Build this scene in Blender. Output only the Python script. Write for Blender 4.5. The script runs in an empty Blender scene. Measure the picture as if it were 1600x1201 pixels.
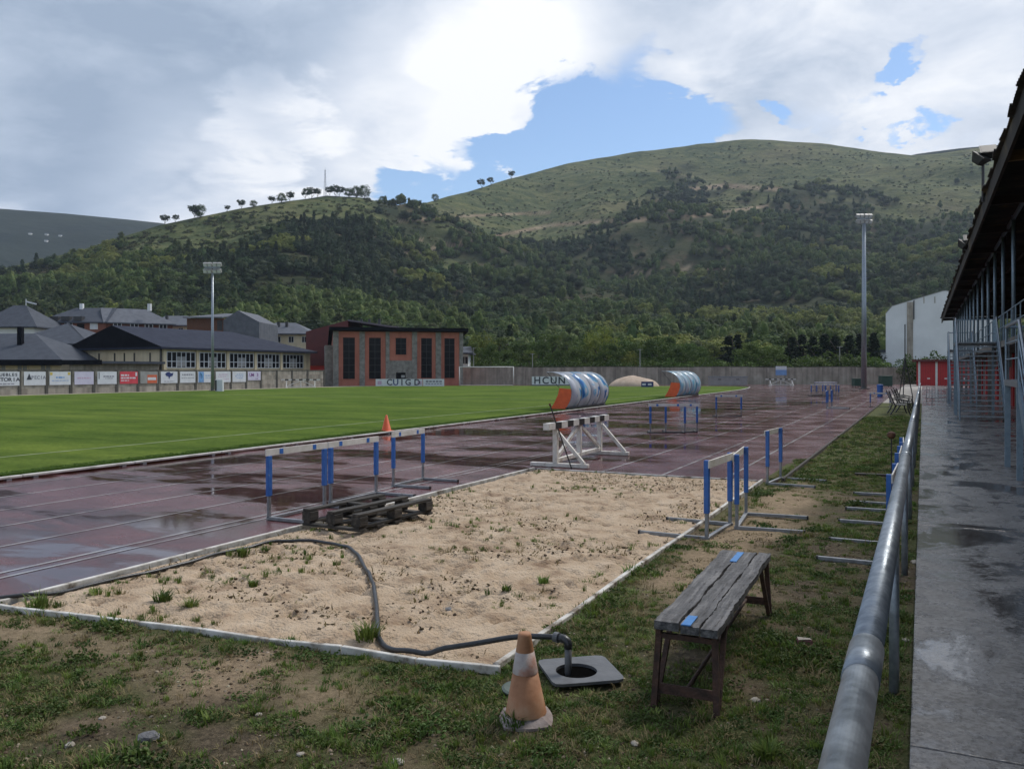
import bpy, bmesh, math, random
import numpy as np
from mathutils import Vector, Matrix, Euler

random.seed(7)
RNG = np.random.default_rng(7)
SC = bpy.context.scene
COL = SC.collection
PI = math.pi

# ------------------------------------------------------------------ camera
F, H, HY = 1320.0, 2.0, 579.0          # focal length in photo pixels, eye height, horizon row
A = math.atan(642 / 1320)              # camera turned left of the running track direction (+Y)
CA, SA = math.cos(A), math.sin(A)
cam = bpy.data.cameras.new('camera')
cam.lens = F / 1600 * 36
cam.sensor_width = 36
cam.shift_y = -(600.5 - HY) / 1600
cam.clip_start = 0.05
cam.clip_end = 12000
camo = bpy.data.objects.new('camera', cam)
camo.location = (0, 0, H)
camo.rotation_euler = (math.radians(90), 0, A)
COL.objects.link(camo)
SC.camera = camo

def G(px, py, z=0.0):
    """photo pixel of a point at height z -> world position on that level"""
    Z = F * (H - z) / (py - HY)
    X = (px - 800) / F * Z
    return Vector((X * CA - Z * SA, X * SA + Z * CA, z))
def D(px, Z, z=0.0):
    """a place at depth Z metres in the direction of photo column px"""
    X = (px - 800) / F * Z
    return Vector((X * CA - Z * SA, X * SA + Z * CA, z))
def HZ(py, Z):
    return H - (py - HY) / F * Z
def dirpx(px, py):
    v = Vector((-SA, CA, 0)) * F + Vector((CA, SA, 0)) * (px - 800) + Vector((0, 0, 1)) * (HY - py)
    return v.normalized()

# ------------------------------------------------------------------ world: sky with broken cloud
SUN_EL, SUN_AZ = math.radians(52), math.radians(22)     # azimuth clockwise from +Y
world = bpy.data.worlds.new('World')
SC.world = world
world.use_nodes = True
def build_world():
    nt = world.node_tree
    N, L = nt.nodes, nt.links
    N.clear()
    out = N.new('ShaderNodeOutputWorld')
    sky = N.new('ShaderNodeTexSky')
    sky.sky_type = 'NISHITA'
    sky.sun_disc = False
    sky.sun_elevation = SUN_EL
    sky.sun_rotation = SUN_AZ
    sky.air_density = 1.0
    sky.dust_density = 0.2
    sky.ozone_density = 3.5
    bsky = N.new('ShaderNodeBackground')
    bsky.inputs[1].default_value = 0.092
    L.new(sky.outputs[0], bsky.inputs[0])
    tc = N.new('ShaderNodeTexCoord')
    d = tc.outputs['Generated']
    def math_(op, a, b=None, clamp=False):
        n = N.new('ShaderNodeMath'); n.operation = op; n.use_clamp = clamp
        for i, v in enumerate((a, b)):
            if v is None: continue
            if isinstance(v, (int, float)): n.inputs[i].default_value = v
            else: L.new(v, n.inputs[i])
        return n.outputs[0]
    sep = N.new('ShaderNodeSeparateXYZ'); L.new(d, sep.inputs[0])
    zz = math_('ADD', math_('MAXIMUM', sep.outputs[2], 0.0), 0.16)
    comb = N.new('ShaderNodeCombineXYZ')
    L.new(math_('DIVIDE', sep.outputs[0], zz), comb.inputs[0])
    L.new(math_('DIVIDE', sep.outputs[1], zz), comb.inputs[1])
    comb.inputs[2].default_value = 3.7
    def noise(scale, detail, rough, dist=0.0, off=0.0):
        n = N.new('ShaderNodeTexNoise')
        n.inputs['Scale'].default_value = scale
        n.inputs['Detail'].default_value = detail
        n.inputs['Roughness'].default_value = rough
        n.inputs['Distortion'].default_value = dist
        m = N.new('ShaderNodeVectorMath'); m.operation = 'ADD'
        m.inputs[1].default_value = (off, off * 0.7, off * 0.3)
        L.new(comb.outputs[0], m.inputs[0]); L.new(m.outputs[0], n.inputs['Vector'])
        return n.outputs[0]
    n1 = noise(1.5, 10, 0.57, 0.25, 2.3)
    n2 = noise(0.7, 3, 0.5, 0.2, 11.0)
    n3 = noise(3.4, 9, 0.60, 0.3, 5.1)
    warp = math_('MULTIPLY', math_('SUBTRACT', n3, 0.5), 0.022)
    def blob(px, py, r, amp, soft=1.0):
        dv = dirpx(px, py)
        n = N.new('ShaderNodeVectorMath'); n.operation = 'DOT_PRODUCT'
        L.new(d, n.inputs[0]); n.inputs[1].default_value = dv
        mr = N.new('ShaderNodeMapRange'); mr.interpolation_type = 'SMOOTHSTEP'; mr.clamp = True
        ro = math.atan(r * (1 + 0.9 * soft) / F); ri = math.atan(r * 0.3 / F)
        mr.inputs['From Min'].default_value = math.cos(ro)
        mr.inputs['From Max'].default_value = math.cos(ri)
        mr.inputs['To Min'].default_value = 0; mr.inputs['To Max'].default_value = amp
        k = math_('ADD', n.outputs['Value'], warp)
        L.new(k, mr.inputs['Value'])
        return mr.outputs[0]
    # coverage: where the broken cloud is open or closed
    cov = math_('ADD', math_('MULTIPLY', n1, 1.0), math_('MULTIPLY', n2, 0.55))
    for px, py, r, amp in [(960, 190, 95, -1.0), (1060, 195, 60, -0.85), (870, 205, 66, -0.8), (700, 292, 72, -1.0),
                           (610, 296, 44, -0.45), (450, 288, 36, -0.55), (870, 0, 40, -0.5), (1320, 105, 44, -0.48),
                           (1470, 165, 40, -0.46), (1350, 205, 40, -0.48), (900, 95, 60, 0.3), (800, 262, 55, -0.55),
                           (350, 120, 260, 0.34), (120, 220, 220, 0.34), (640, 205, 110, 0.50), (560, 90, 180, 0.3), (750, 225, 55, 0.35),
                           (1150, 100, 190, 0.34), (1230, 165, 100, 0.36), (780, 90, 110, 0.35), (1000, 100, 90, 0.3), (1480, 60, 200, 0.34), (1700, 150, 250, 0.2)]:
        cov = math_('ADD', cov, blob(px, py, r, amp))
    mr = N.new('ShaderNodeMapRange'); mr.interpolation_type = 'SMOOTHSTEP'
    mr.inputs['From Min'].default_value = 0.53; mr.inputs['From Max'].default_value = 0.96
    L.new(cov, mr.inputs['Value'])
    mask = mr.outputs[0]
    # thickness: thick cloud is grey-blue below, thin edges are white
    thick = math_('ADD', math_('MULTIPLY', math_('SUBTRACT', n1, 0.5), 1.15), math_('MULTIPLY', math_('SUBTRACT', n3, 0.5), 0.95))
    thick = math_('ADD', thick, 0.30)
    for px, py, r, amp in [(330, 130, 230, 0.22), (80, 240, 200, 0.20), (560, 130, 150, 0.18), (200, 20, 200, 0.08),
                           (640, 225, 110, -0.42), (760, 215, 70, -0.25), (330, 320, 110, -0.2), (800, 60, 90, -0.3), (430, 235, 60, -0.30), (330, 310, 90, -0.2),
                           (1150, 70, 190, -0.04), (1500, 120, 150, -0.06), (1200, 190, 90, 0.12), (1050, 0, 120, 0.1)]:
        thick = math_('ADD', thick, blob(px, py, r, amp))
    ramp = N.new('ShaderNodeValToRGB')
    e = ramp.color_ramp.elements
    e[0].position = 0.05; e[0].color = (0.72, 0.73, 0.75, 1)
    e[1].position = 0.92; e[1].color = (0.235, 0.295, 0.39, 1)
    m = ramp.color_ramp.elements.new(0.32); m.color = (0.52, 0.56, 0.63, 1)
    m = ramp.color_ramp.elements.new(0.6); m.color = (0.335, 0.395, 0.49, 1)
    L.new(thick, ramp.inputs[0])
    bcl = N.new('ShaderNodeBackground'); bcl.inputs[1].default_value = 0.96
    L.new(ramp.outputs[0], bcl.inputs[0])
    mix = N.new('ShaderNodeMixShader')
    L.new(mask, mix.inputs[0]); L.new(bsky.outputs[0], mix.inputs[1]); L.new(bcl.outputs[0], mix.inputs[2])
    L.new(mix.outputs[0], out.inputs['Surface'])
build_world()

# ------------------------------------------------------------------ sun, exposure
sun = bpy.data.lights.new('sun', 'SUN')
sun.energy = 1.9
sun.angle = math.radians(18)
sun.color = (1.0, 0.95, 0.87)
suno = bpy.data.objects.new('sun', sun)
sdir = Vector((math.sin(SUN_AZ) * math.cos(SUN_EL), math.cos(SUN_AZ) * math.cos(SUN_EL), math.sin(SUN_EL)))
suno.rotation_euler = sdir.to_track_quat('Z', 'Y').to_euler()
suno.location = (20, 0, 40)
COL.objects.link(suno)
SC.view_settings.view_transform = 'Standard'
SC.view_settings.look = 'None'
SC.view_settings.exposure = 0.65
SC.view_settings.gamma = 1.0
SC.view_settings.use_curve_mapping = False
SC.render.engine = 'CYCLES'
SC.cycles.use_denoising = True
SC.cycles.max_bounces = 6
SC.cycles.diffuse_bounces = 3
SC.cycles.glossy_bounces = 3
SC.cycles.transparent_max_bounces = 8
SC.cycles.volume_bounces = 0
SC.cycles.caustics_reflective = False
SC.cycles.caustics_refractive = False

# ------------------------------------------------------------------ noise in numpy
def _hash(ix, iy, seed):
    h = (ix.astype(np.int64) * 374761393 + iy.astype(np.int64) * 668265263 + seed * 982451653) & 0x7fffffff
    h = ((h ^ (h >> 13)) * 1274126177) & 0x7fffffff
    return ((h ^ (h >> 16)) & 0xffff) / 65535.0
def vnoise(x, y, seed=0):
    x = np.asarray(x, float); y = np.asarray(y, float)
    ix, iy = np.floor(x), np.floor(y)
    fx, fy = x - ix, y - iy
    fx = fx * fx * (3 - 2 * fx); fy = fy * fy * (3 - 2 * fy)
    a = _hash(ix, iy, seed); b = _hash(ix + 1, iy, seed); c = _hash(ix, iy + 1, seed); e = _hash(ix + 1, iy + 1, seed)
    return (a * (1 - fx) + b * fx) * (1 - fy) + (c * (1 - fx) + e * fx) * fy
def fbm(x, y, f, octv=4, seed=0, g=0.5):
    s = 0; a = 1; t = 0
    for o in range(octv):
        s = s + a * vnoise(np.asarray(x) * f + 17.3 * o, np.asarray(y) * f - 9.1 * o, seed + o); t += a
        a *= g; f *= 2.03
    return s / t

# ------------------------------------------------------------------ materials
MATS = {}
def mat(name, cols, scale=5.0, rough=0.6, bump=0.0, bscale=None, metal=0.0, coords='Object', detail=6, pos=None,
        spec=0.5, rrange=None, stretch=(1, 1, 1), rand=0.0, streak=0.0, bdist=0.02, transl=0.0, alpha=None):
    if name in MATS: return MATS[name]
    m = bpy.data.materials.new(name); m.use_nodes = True
    nt = m.node_tree; N, L = nt.nodes, nt.links
    p = N['Principled BSDF']
    p.inputs['Roughness'].default_value = rough
    p.inputs['Metallic'].default_value = metal
    p.inputs['Specular IOR Level'].default_value = spec
    if coords == 'World':
        g = N.new('ShaderNodeNewGeometry'); vec = g.outputs['Position']
    else:
        t = N.new('ShaderNodeTexCoord'); vec = t.outputs['Object']
    mp = N.new('ShaderNodeMapping'); mp.inputs['Scale'].default_value = stretch
    L.new(vec, mp.inputs[0]); vec = mp.outputs[0]
    if rand or coords == 'Object':
        oi = N.new('ShaderNodeObjectInfo')
        if coords == 'Object':
            va = N.new('ShaderNodeVectorMath'); va.operation = 'ADD'
            sc_ = N.new('ShaderNodeVectorMath'); sc_.operation = 'SCALE'
            cx = N.new('ShaderNodeCombineXYZ')
            for i in range(3): L.new(oi.outputs['Random'], cx.inputs[i])
            L.new(cx.outputs[0], sc_.inputs[0]); sc_.inputs['Scale'].default_value = 37.0
            L.new(vec, va.inputs[0]); L.new(sc_.outputs[0], va.inputs[1]); vec = va.outputs[0]
    n = N.new('ShaderNodeTexNoise')
    n.inputs['Scale'].default_value = scale; n.inputs['Detail'].default_value = detail
    n.inputs['Roughness'].default_value = 0.62
    L.new(vec, n.inputs['Vector'])
    fac = n.outputs[0]
    if len(cols) == 1: cols = [tuple(c * 0.86 for c in cols[0]), tuple(min(1, c * 1.12) for c in cols[0])]
    r = N.new('ShaderNodeValToRGB')
    k = len(cols)
    if pos is None: pos = [0.33 + 0.34 * i / (k - 1) for i in range(k)]
    els = r.color_ramp.elements
    els[0].position = pos[0]; els[0].color = (*cols[0], 1)
    els[1].position = pos[-1]; els[1].color = (*cols[-1], 1)
    for i in range(1, k - 1):
        q = els.new(pos[i]); q.color = (*cols[i], 1)
    L.new(fac, r.inputs[0])
    colout = r.outputs[0]
    if rand:
        hsv = N.new('ShaderNodeHueSaturation')
        mr = N.new('ShaderNodeMapRange'); mr.inputs['To Min'].default_value = 1 - rand; mr.inputs['To Max'].default_value = 1 + rand
        L.new(oi.outputs['Random'], mr.inputs['Value']); L.new(mr.outputs[0], hsv.inputs['Value'])
        mh = N.new('ShaderNodeMapRange'); mh.inputs['To Min'].default_value = 0.5 + 0.05 * rand; mh.inputs['To Max'].default_value = 0.5 - 0.06 * rand
        fr = N.new('ShaderNodeMath'); fr.operation = 'FRACT'
        mu = N.new('ShaderNodeMath'); mu.operation = 'MULTIPLY'; mu.inputs[1].default_value = 7.31
        L.new(oi.outputs['Random'], mu.inputs[0]); L.new(mu.outputs[0], fr.inputs[0]); L.new(fr.outputs[0], mh.inputs['Value'])
        L.new(mh.outputs[0], hsv.inputs['Hue'])
        L.new(colout, hsv.inputs['Color']); colout = hsv.outputs[0]
    if streak:      # vertical weather streaks
        ms = N.new('ShaderNodeMapping'); ms.inputs['Scale'].default_value = (2.2, 2.2, 0.12)
        L.new(vec, ms.inputs[0])
        ns = N.new('ShaderNodeTexNoise'); ns.inputs['Scale'].default_value = 0.9; ns.inputs['Detail'].default_value = 5
        L.new(ms.outputs[0], ns.inputs['Vector'])
        mr = N.new('ShaderNodeMapRange'); mr.inputs['From Min'].default_value = 0.4; mr.inputs['From Max'].default_value = 0.68
        mr.inputs['To Min'].default_value = 1.0; mr.inputs['To Max'].default_value = 1 - streak
        L.new(ns.outputs[0], mr.inputs['Value'])
        mx = N.new('ShaderNodeVectorMath'); mx.operation = 'SCALE'
        L.new(colout, mx.inputs[0]); L.new(mr.outputs[0], mx.inputs['Scale']); colout = mx.outputs[0]
    L.new(colout, p.inputs['Base Color'])
    if rrange:
        n2 = N.new('ShaderNodeTexNoise'); n2.inputs['Scale'].default_value = scale * 0.7; n2.inputs['Detail'].default_value = 4
        L.new(vec, n2.inputs['Vector'])
        mr = N.new('ShaderNodeMapRange'); mr.inputs['From Min'].default_value = 0.35; mr.inputs['From Max'].default_value = 0.65
        mr.inputs['To Min'].default_value = rrange[0]; mr.inputs['To Max'].default_value = rrange[1]
        L.new(n2.outputs[0], mr.inputs['Value']); L.new(mr.outputs[0], p.inputs['Roughness'])
    if bump:
        n3 = N.new('ShaderNodeTexNoise'); n3.inputs['Scale'].default_value = bscale or scale * 4; n3.inputs['Detail'].default_value = 5
        L.new(vec, n3.inputs['Vector'])
        b = N.new('ShaderNodeBump'); b.inputs['Strength'].default_value = bump; b.inputs['Distance'].default_value = bdist
        L.new(n3.outputs[0], b.inputs['Height']); L.new(b.outputs[0], p.inputs['Normal'])
    if transl:
        tr = N.new('ShaderNodeBsdfTranslucent'); L.new(colout, tr.inputs[0])
        mx = N.new('ShaderNodeMixShader'); mx.inputs[0].default_value = transl
        o = N['Material Output']
        L.new(p.outputs[0], mx.inputs[1]); L.new(tr.outputs[0], mx.inputs[2]); L.new(mx.outputs[0], o.inputs['Surface'])
    MATS[name] = m
    return m

# ------------------------------------------------------------------ mesh builder
class MB:
    def __init__(s): s.v = []; s.f = []
    def add(s, vs, fs):
        o = len(s.v)
        s.v += [tuple(v) for v in vs]
        s.f += [tuple(i + o for i in f) for f in fs]
        return s
    def box(s, x0, x1, y0, y1, z0, z1, M=None):
        vs = [Vector((x, y, z)) for z in (z0, z1) for y in (y0, y1) for x in (x0, x1)]
        if M is not None: vs = [M @ v for v in vs]
        return s.add(vs, [(0, 2, 3, 1), (4, 5, 7, 6), (0, 1, 5, 4), (2, 6, 7, 3), (0, 4, 6, 2), (1, 3, 7, 5)])
    def bar(s, p0, p1, w, h, up=(0, 0, 1)):
        p0, p1 = Vector(p0), Vector(p1)
        d = (p1 - p0).normalized(); u = Vector(up)
        if abs(d.dot(u)) > 0.99: u = Vector((0, 1, 0))
        x = d.cross(u).normalized(); u = x.cross(d).normalized()
        vs = [p + x * a * w / 2 + u * b * h / 2 for p in (p0, p1) for a, b in ((-1, -1), (1, -1), (1, 1), (-1, 1))]
        return s.add(vs, [(3, 2, 1, 0), (4, 5, 6, 7), (0, 1, 5, 4), (1, 2, 6, 5), (2, 3, 7, 6), (3, 0, 4, 7)])
    def cyl(s, p0, p1, r0, r1=None, n=12, cap=True):
        return s.tube([p0, p1], [r0, r0 if r1 is None else r1], n, cap)
    def tube(s, path, r, n=10, cap=True):
        P = [Vector(p) for p in path]
        R = r if isinstance(r, (list, tuple)) else [r] * len(P)
        o = len(s.v); prev = None
        for i, p in enumerate(P):
            d = (P[min(i + 1, len(P) - 1)] - P[max(i - 1, 0)]).normalized()
            if prev is None:
                u = Vector((0, 0, 1)) if abs(d.z) < 0.9 else Vector((1, 0, 0))
            else: u = prev
            x = d.cross(u).normalized(); u = x.cross(d).normalized(); prev = u
            for k in range(n):
                a = 2 * PI * k / n
                s.v.append(tuple(p + (x * math.cos(a) + u * math.sin(a)) * R[i]))
        for i in range(len(P) - 1):
            for k in range(n):
                a, b = o + i * n + k, o + i * n + (k + 1) % n
                s.f.append((a, b, b + n, a + n))
        if cap:
            s.f.append(tuple(o + k for k in reversed(range(n))))
            s.f.append(tuple(o + (len(P) - 1) * n + k for k in range(n)))
        return s
    def lathe(s, prof, n=24, c=(0, 0)):
        o = len(s.v)
        for r, z in prof:
            for k in range(n):
                a = 2 * PI * k / n
                s.v.append((c[0] + r * math.cos(a), c[1] + r * math.sin(a), z))
        for i in range(len(prof) - 1):
            for k in range(n):
                a, b = o + i * n + k, o + i * n + (k + 1) % n
                s.f.append((a, b, b + n, a + n))
        s.f.append(tuple(o + (len(prof) - 1) * n + k for k in range(n)))
        return s
    def prism(s, pts, z0, z1):
        n = len(pts)
        vs = [(x, y, z0) for x, y in pts] + [(x, y, z1) for x, y in pts]
        return s.add(vs, [tuple(reversed(range(n))), tuple(range(n, 2 * n))] + [(i, (i + 1) % n, (i + 1) % n + n, i + n) for i in range(n)])
    def build(s, name, m, parent=None, smooth=False, bevel=0.0, fix=True):
        me = bpy.data.meshes.new(name)
        me.from_pydata(s.v, [], s.f)
        if fix:
            bm = bmesh.new(); bm.from_mesh(me); bmesh.ops.recalc_face_normals(bm, faces=bm.faces); bm.to_mesh(me); bm.free()
        me.materials.append(m if not isinstance(m, str) else MATS[m])
        if smooth:
            me.polygons.foreach_set('use_smooth', [True] * len(me.polygons))
        o = bpy.data.objects.new(name, me)
        COL.objects.link(o)
        if parent is not None: o.parent = parent
        if bevel:
            b = o.modifiers.new('bevel', 'BEVEL'); b.width = bevel; b.segments = 2; b.limit_method = 'ANGLE'
        if smooth and not bevel:
            pass
        return o
def tag(o, label=None, cat=None, group=None, kind=None):
    if label: o['label'] = label
    if cat: o['category'] = cat
    if group: o['group'] = group
    if kind: o['kind'] = kind
    return o
def thing(name, label, cat, loc=(0, 0, 0), rz=0.0, group=None):
    o = bpy.data.objects.new(name, None)
    o.empty_display_size = 0.2
    o.location = loc; o.rotation_euler = (0, 0, rz)
    COL.objects.link(o)
    return tag(o, label, cat, group)
def copy_tree(o, parent=None):
    c = o.copy(); COL.objects.link(c); c.parent = parent
    for ch in list(o.children): copy_tree(ch, c)
    return c
def smooth_angle(o, deg=40):
    me = o.data
    me.polygons.foreach_set('use_smooth', [True] * len(me.polygons))
    try: me.set_sharp_from_angle(angle=math.radians(deg))
    except Exception: pass
    return o
def mesh_np(name, V, Fc, m, parent=None, smooth=True):
    me = bpy.data.meshes.new(name)
    V = np.asarray(V, np.float32); Fc = np.asarray(Fc, np.int32)
    k = Fc.shape[1]
    me.vertices.add(len(V)); me.vertices.foreach_set('co', V.ravel())
    me.loops.add(Fc.size); me.loops.foreach_set('vertex_index', Fc.ravel())
    me.polygons.add(len(Fc)); me.polygons.foreach_set('loop_start', np.arange(0, Fc.size, k, dtype=np.int32))
    me.polygons.foreach_set('loop_total', np.full(len(Fc), k, np.int32))
    if smooth: me.polygons.foreach_set('use_smooth', np.ones(len(Fc), bool))
    me.update(calc_edges=True)
    me.materials.append(m)
    o = bpy.data.objects.new(name, me)
    COL.objects.link(o)
    if parent is not None: o.parent = parent
    return o
def grid_faces(nx, ny):
    i = np.arange(nx * ny).reshape(ny, nx)
    return np.stack([i[:-1, :-1], i[:-1, 1:], i[1:, 1:], i[1:, :-1]], -1).reshape(-1, 4)
def text_part(body, size, m, parent, loc, rot, name='lettering', ext=0.004, sx=1.0):
    cu = bpy.data.curves.new('t', 'FONT'); cu.body = body; cu.size = size; cu.extrude = ext; cu.offset = size * 0.022
    cu.align_x = 'CENTER'; cu.align_y = 'CENTER'
    cu.resolution_u = 3
    t = bpy.data.objects.new('t', cu); COL.objects.link(t)
    bpy.context.view_layer.update()
    me = bpy.data.meshes.new_from_object(t.evaluated_get(bpy.context.evaluated_depsgraph_get()))
    COL.objects.unlink(t); bpy.data.objects.remove(t)
    me.materials.clear(); me.materials.append(m)
    o = bpy.data.objects.new(name, me); COL.objects.link(o)
    o.parent = parent; o.location = loc; o.rotation_euler = rot; o.scale = (sx, 1, 1)
    return o
def text_row(body, size, m, parent, loc, rot, sx=1.0, pitch=0.66):
    n = len(body); ax = Euler(rot).to_matrix() @ Vector((1, 0, 0))
    for i, ch in enumerate(body):
        if ch != ' ': text_part(ch, size, m, parent, Vector(loc) + ax * ((i - (n - 1) / 2) * size * pitch * sx), rot, 'letter', sx=sx)
ORD = ['first', 'second', 'third', 'fourth', 'fifth', 'sixth', 'seventh', 'eighth', 'ninth', 'tenth', 'eleventh', 'twelfth', 'thirteenth',
       'fourteenth', 'fifteenth', 'sixteenth', 'seventeenth', 'eighteenth', 'nineteenth', 'twentieth', 'twenty-first', 'twenty-second',
       'twenty-third', 'twenty-fourth', 'twenty-fifth', 'twenty-sixth', 'twenty-seventh', 'twenty-eighth', 'twenty-ninth', 'thirtieth',
       'thirty-first', 'thirty-second', 'thirty-third', 'thirty-fourth', 'thirty-fifth', 'thirty-sixth', 'thirty-seventh', 'thirty-eighth',
       'thirty-ninth', 'fortieth', 'forty-first', 'forty-second', 'forty-third', 'forty-fourth']

# palette
mat('white_paint', [(0.55, 0.54, 0.5), (0.72, 0.71, 0.68)], 6, 0.45, 0.15)
mat('old_white', [(0.20, 0.15, 0.10), (0.58, 0.56, 0.50), (0.68, 0.66, 0.62)], 9, 0.6, 0.3, pos=[0.28, 0.42, 0.6])
mat('blue_paint', [(0.02, 0.095, 0.34), (0.03, 0.14, 0.46), (0.20, 0.24, 0.30)], 9, 0.45, 0.15, pos=[0.3, 0.62, 0.70], detail=10)
mat('blue_mark', [(0.03, 0.15, 0.50)], 8, 0.5)
mat('galvanised', [(0.20, 0.23, 0.26), (0.33, 0.37, 0.41)], 14, 0.42, 0.1, metal=0.55, rrange=(0.28, 0.5))
mat('grey_steel', [(0.17, 0.18, 0.19), (0.30, 0.31, 0.33)], 12, 0.45, 0.1, metal=0.4)
mat('blue_steel', [(0.17, 0.24, 0.30), (0.25, 0.33, 0.40)], 9, 0.45, 0.1, metal=0.3)
mat('dark_metal', [(0.02, 0.02, 0.022), (0.05, 0.05, 0.052)], 9, 0.5)
mat('black', [(0.012, 0.012, 0.014), (0.03, 0.03, 0.03)], 9, 0.5)
mat('rubber', [(0.015, 0.017, 0.02), (0.035, 0.037, 0.042)], 20, 0.38, 0.1)
mat('rust', [(0.05, 0.02, 0.012), (0.12, 0.05, 0.028), (0.16, 0.075, 0.04)], 16, 0.8, 0.4)
mat('glass_dark', [(0.006, 0.006, 0.008), (0.014, 0.014, 0.017)], 1.5, 0.2, spec=0.15)
mat('slate', [(0.045, 0.052, 0.066), (0.068, 0.077, 0.095)], 1.2, 0.75, 0.2, 6, spec=0.2)
mat('slate_pale', [(0.085, 0.093, 0.11), (0.125, 0.135, 0.155)], 1.2, 0.75, 0.2, 6, spec=0.2)
mat('slate_black', [(0.007, 0.008, 0.011), (0.013, 0.014, 0.018)], 1.2, 0.9, 0.2, 6, spec=0.05)
mat('slate_navy', [(0.022, 0.026, 0.042), (0.034, 0.040, 0.06)], 1.2, 0.8, 0.2, 6, spec=0.1)
mat('rust_dark', [(0.03, 0.018, 0.014), (0.06, 0.032, 0.024), (0.09, 0.045, 0.03)], 16, 0.8, 0.4)
mat('hole_shade', [(0.004, 0.004, 0.004)], 5, 1.0, spec=0.0)
mat('cream', [(0.60, 0.50, 0.33), (0.68, 0.58, 0.40)], 0.6, 0.8, streak=0.12)
mat('brick_red', [(0.16, 0.055, 0.035), (0.22, 0.08, 0.05)], 4, 0.85, 0.2)
mat('dark_red', [(0.075, 0.016, 0.016), (0.10, 0.022, 0.02)], 1.0, 0.7)
mat('salmon', [(0.36, 0.125, 0.085), (0.44, 0.165, 0.115)], 0.8, 0.85, 0.1, streak=0.15)
mat('stone_grey', [(0.13, 0.12, 0.105), (0.20, 0.19, 0.17), (0.27, 0.255, 0.23)], 2.2, 0.9, 0.5, 6, bdist=0.05)
mat('concrete_wall', [(0.26, 0.23, 0.19), (0.34, 0.305, 0.25), (0.42, 0.38, 0.32)], 0.7, 0.9, 0.25, 8, streak=0.42)
mat('concrete_dark', [(0.05, 0.047, 0.04), (0.10, 0.095, 0.08)], 1.4, 0.9, 0.2)
mat('white_wall', [(0.62, 0.64, 0.64), (0.72, 0.74, 0.74)], 0.25, 0.85, 0.05)
mat('red_door', [(0.36, 0.016, 0.018), (0.44, 0.026, 0.026)], 1.0, 0.5)
mat('strip_blue', [(0.03, 0.17, 0.46), (0.06, 0.25, 0.56)], 12, 0.55, 0.2)
mat('orange', [(0.62, 0.085, 0.018), (0.75, 0.12, 0.028)], 4, 0.5)
mat('green_plastic', [(0.015, 0.05, 0.035), (0.025, 0.07, 0.05)], 3, 0.5)
mat('pvc_white', [(0.55, 0.57, 0.60), (0.65, 0.67, 0.70)], 2, 0.45)
mat('pvc_lilac', [(0.50, 0.48, 0.60), (0.58, 0.56, 0.68)], 2, 0.45)
mat('pvc_red', [(0.50, 0.04, 0.06), (0.60, 0.07, 0.09)], 2, 0.45)
mat('pvc_cyan', [(0.10, 0.32, 0.55), (0.18, 0.42, 0.65)], 2, 0.45)
mat('pvc_grey', [(0.24, 0.24, 0.23), (0.3, 0.3, 0.29)], 2, 0.5)
mat('pvc_orange', [(0.5, 0.1, 0.04), (0.6, 0.14, 0.06)], 2, 0.5)
mat('ink_dark', [(0.03, 0.035, 0.05)], 4, 0.5)
mat('ink_navy', [(0.02, 0.035, 0.14)], 4, 0.5)
mat('ink_grey', [(0.22, 0.22, 0.26)], 4, 0.5)
mat('ink_blue', [(0.16, 0.30, 0.55)], 4, 0.5)
mat('ink_pink', [(0.50, 0.36, 0.48)], 4, 0.5)
mat('ink_purple', [(0.22, 0.08, 0.26)], 4, 0.5)
mat('ink_yellow', [(0.55, 0.42, 0.10)], 4, 0.5)
mat('pale_pebble', [(0.26, 0.23, 0.19), (0.40, 0.37, 0.32)], 30, 0.8, 0.2)
mat('bark', [(0.035, 0.028, 0.02), (0.085, 0.07, 0.055)], 8, 0.9, 0.5, stretch=(1, 1, 0.25))

# ================================================================== THE SETTING
# ------------------------------------------------------------------ hills
def interp(tab, x):
    xs, ys = zip(*tab)
    return np.interp(x, xs, ys)
RIDGE = [(-2500, 440), (-1200, 430), (-400, 425), (-120, 440), (0, 418), (120, 392), (250, 352), (305, 340), (370, 327), (440, 316), (510, 307), (560, 312), (610, 324),
         (660, 318), (710, 306), (780, 284), (850, 264), (930, 247), (1000, 236), (1090, 225), (1180, 221), (1240, 226), (1300, 228), (1380, 237), (1430, 241),
         (1500, 234), (1570, 228), (1700, 226), (1900, 260), (2600, 330), (4500, 380)]
RDIST = [(-2500, 800), (0, 640), (420, 660), (560, 740), (700, 1000), (850, 1300), (1100, 1450), (1500, 1500), (2600, 1400), (4500, 1200)]
FOREST = [(-2500, 0.9), (0, 0.97), (150, 0.93), (240, 0.84), (330, 0.74), (440, 0.76), (520, 0.80), (590, 0.86), (650, 0.86), (690, 0.70), (760, 0.66), (830, 0.70), (930, 0.69),
          (1000, 0.70), (1040, 0.84), (1100, 0.82), (1140, 0.70), (1260, 0.72), (1400, 0.72), (1600, 0.72), (4500, 0.6)]
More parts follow.
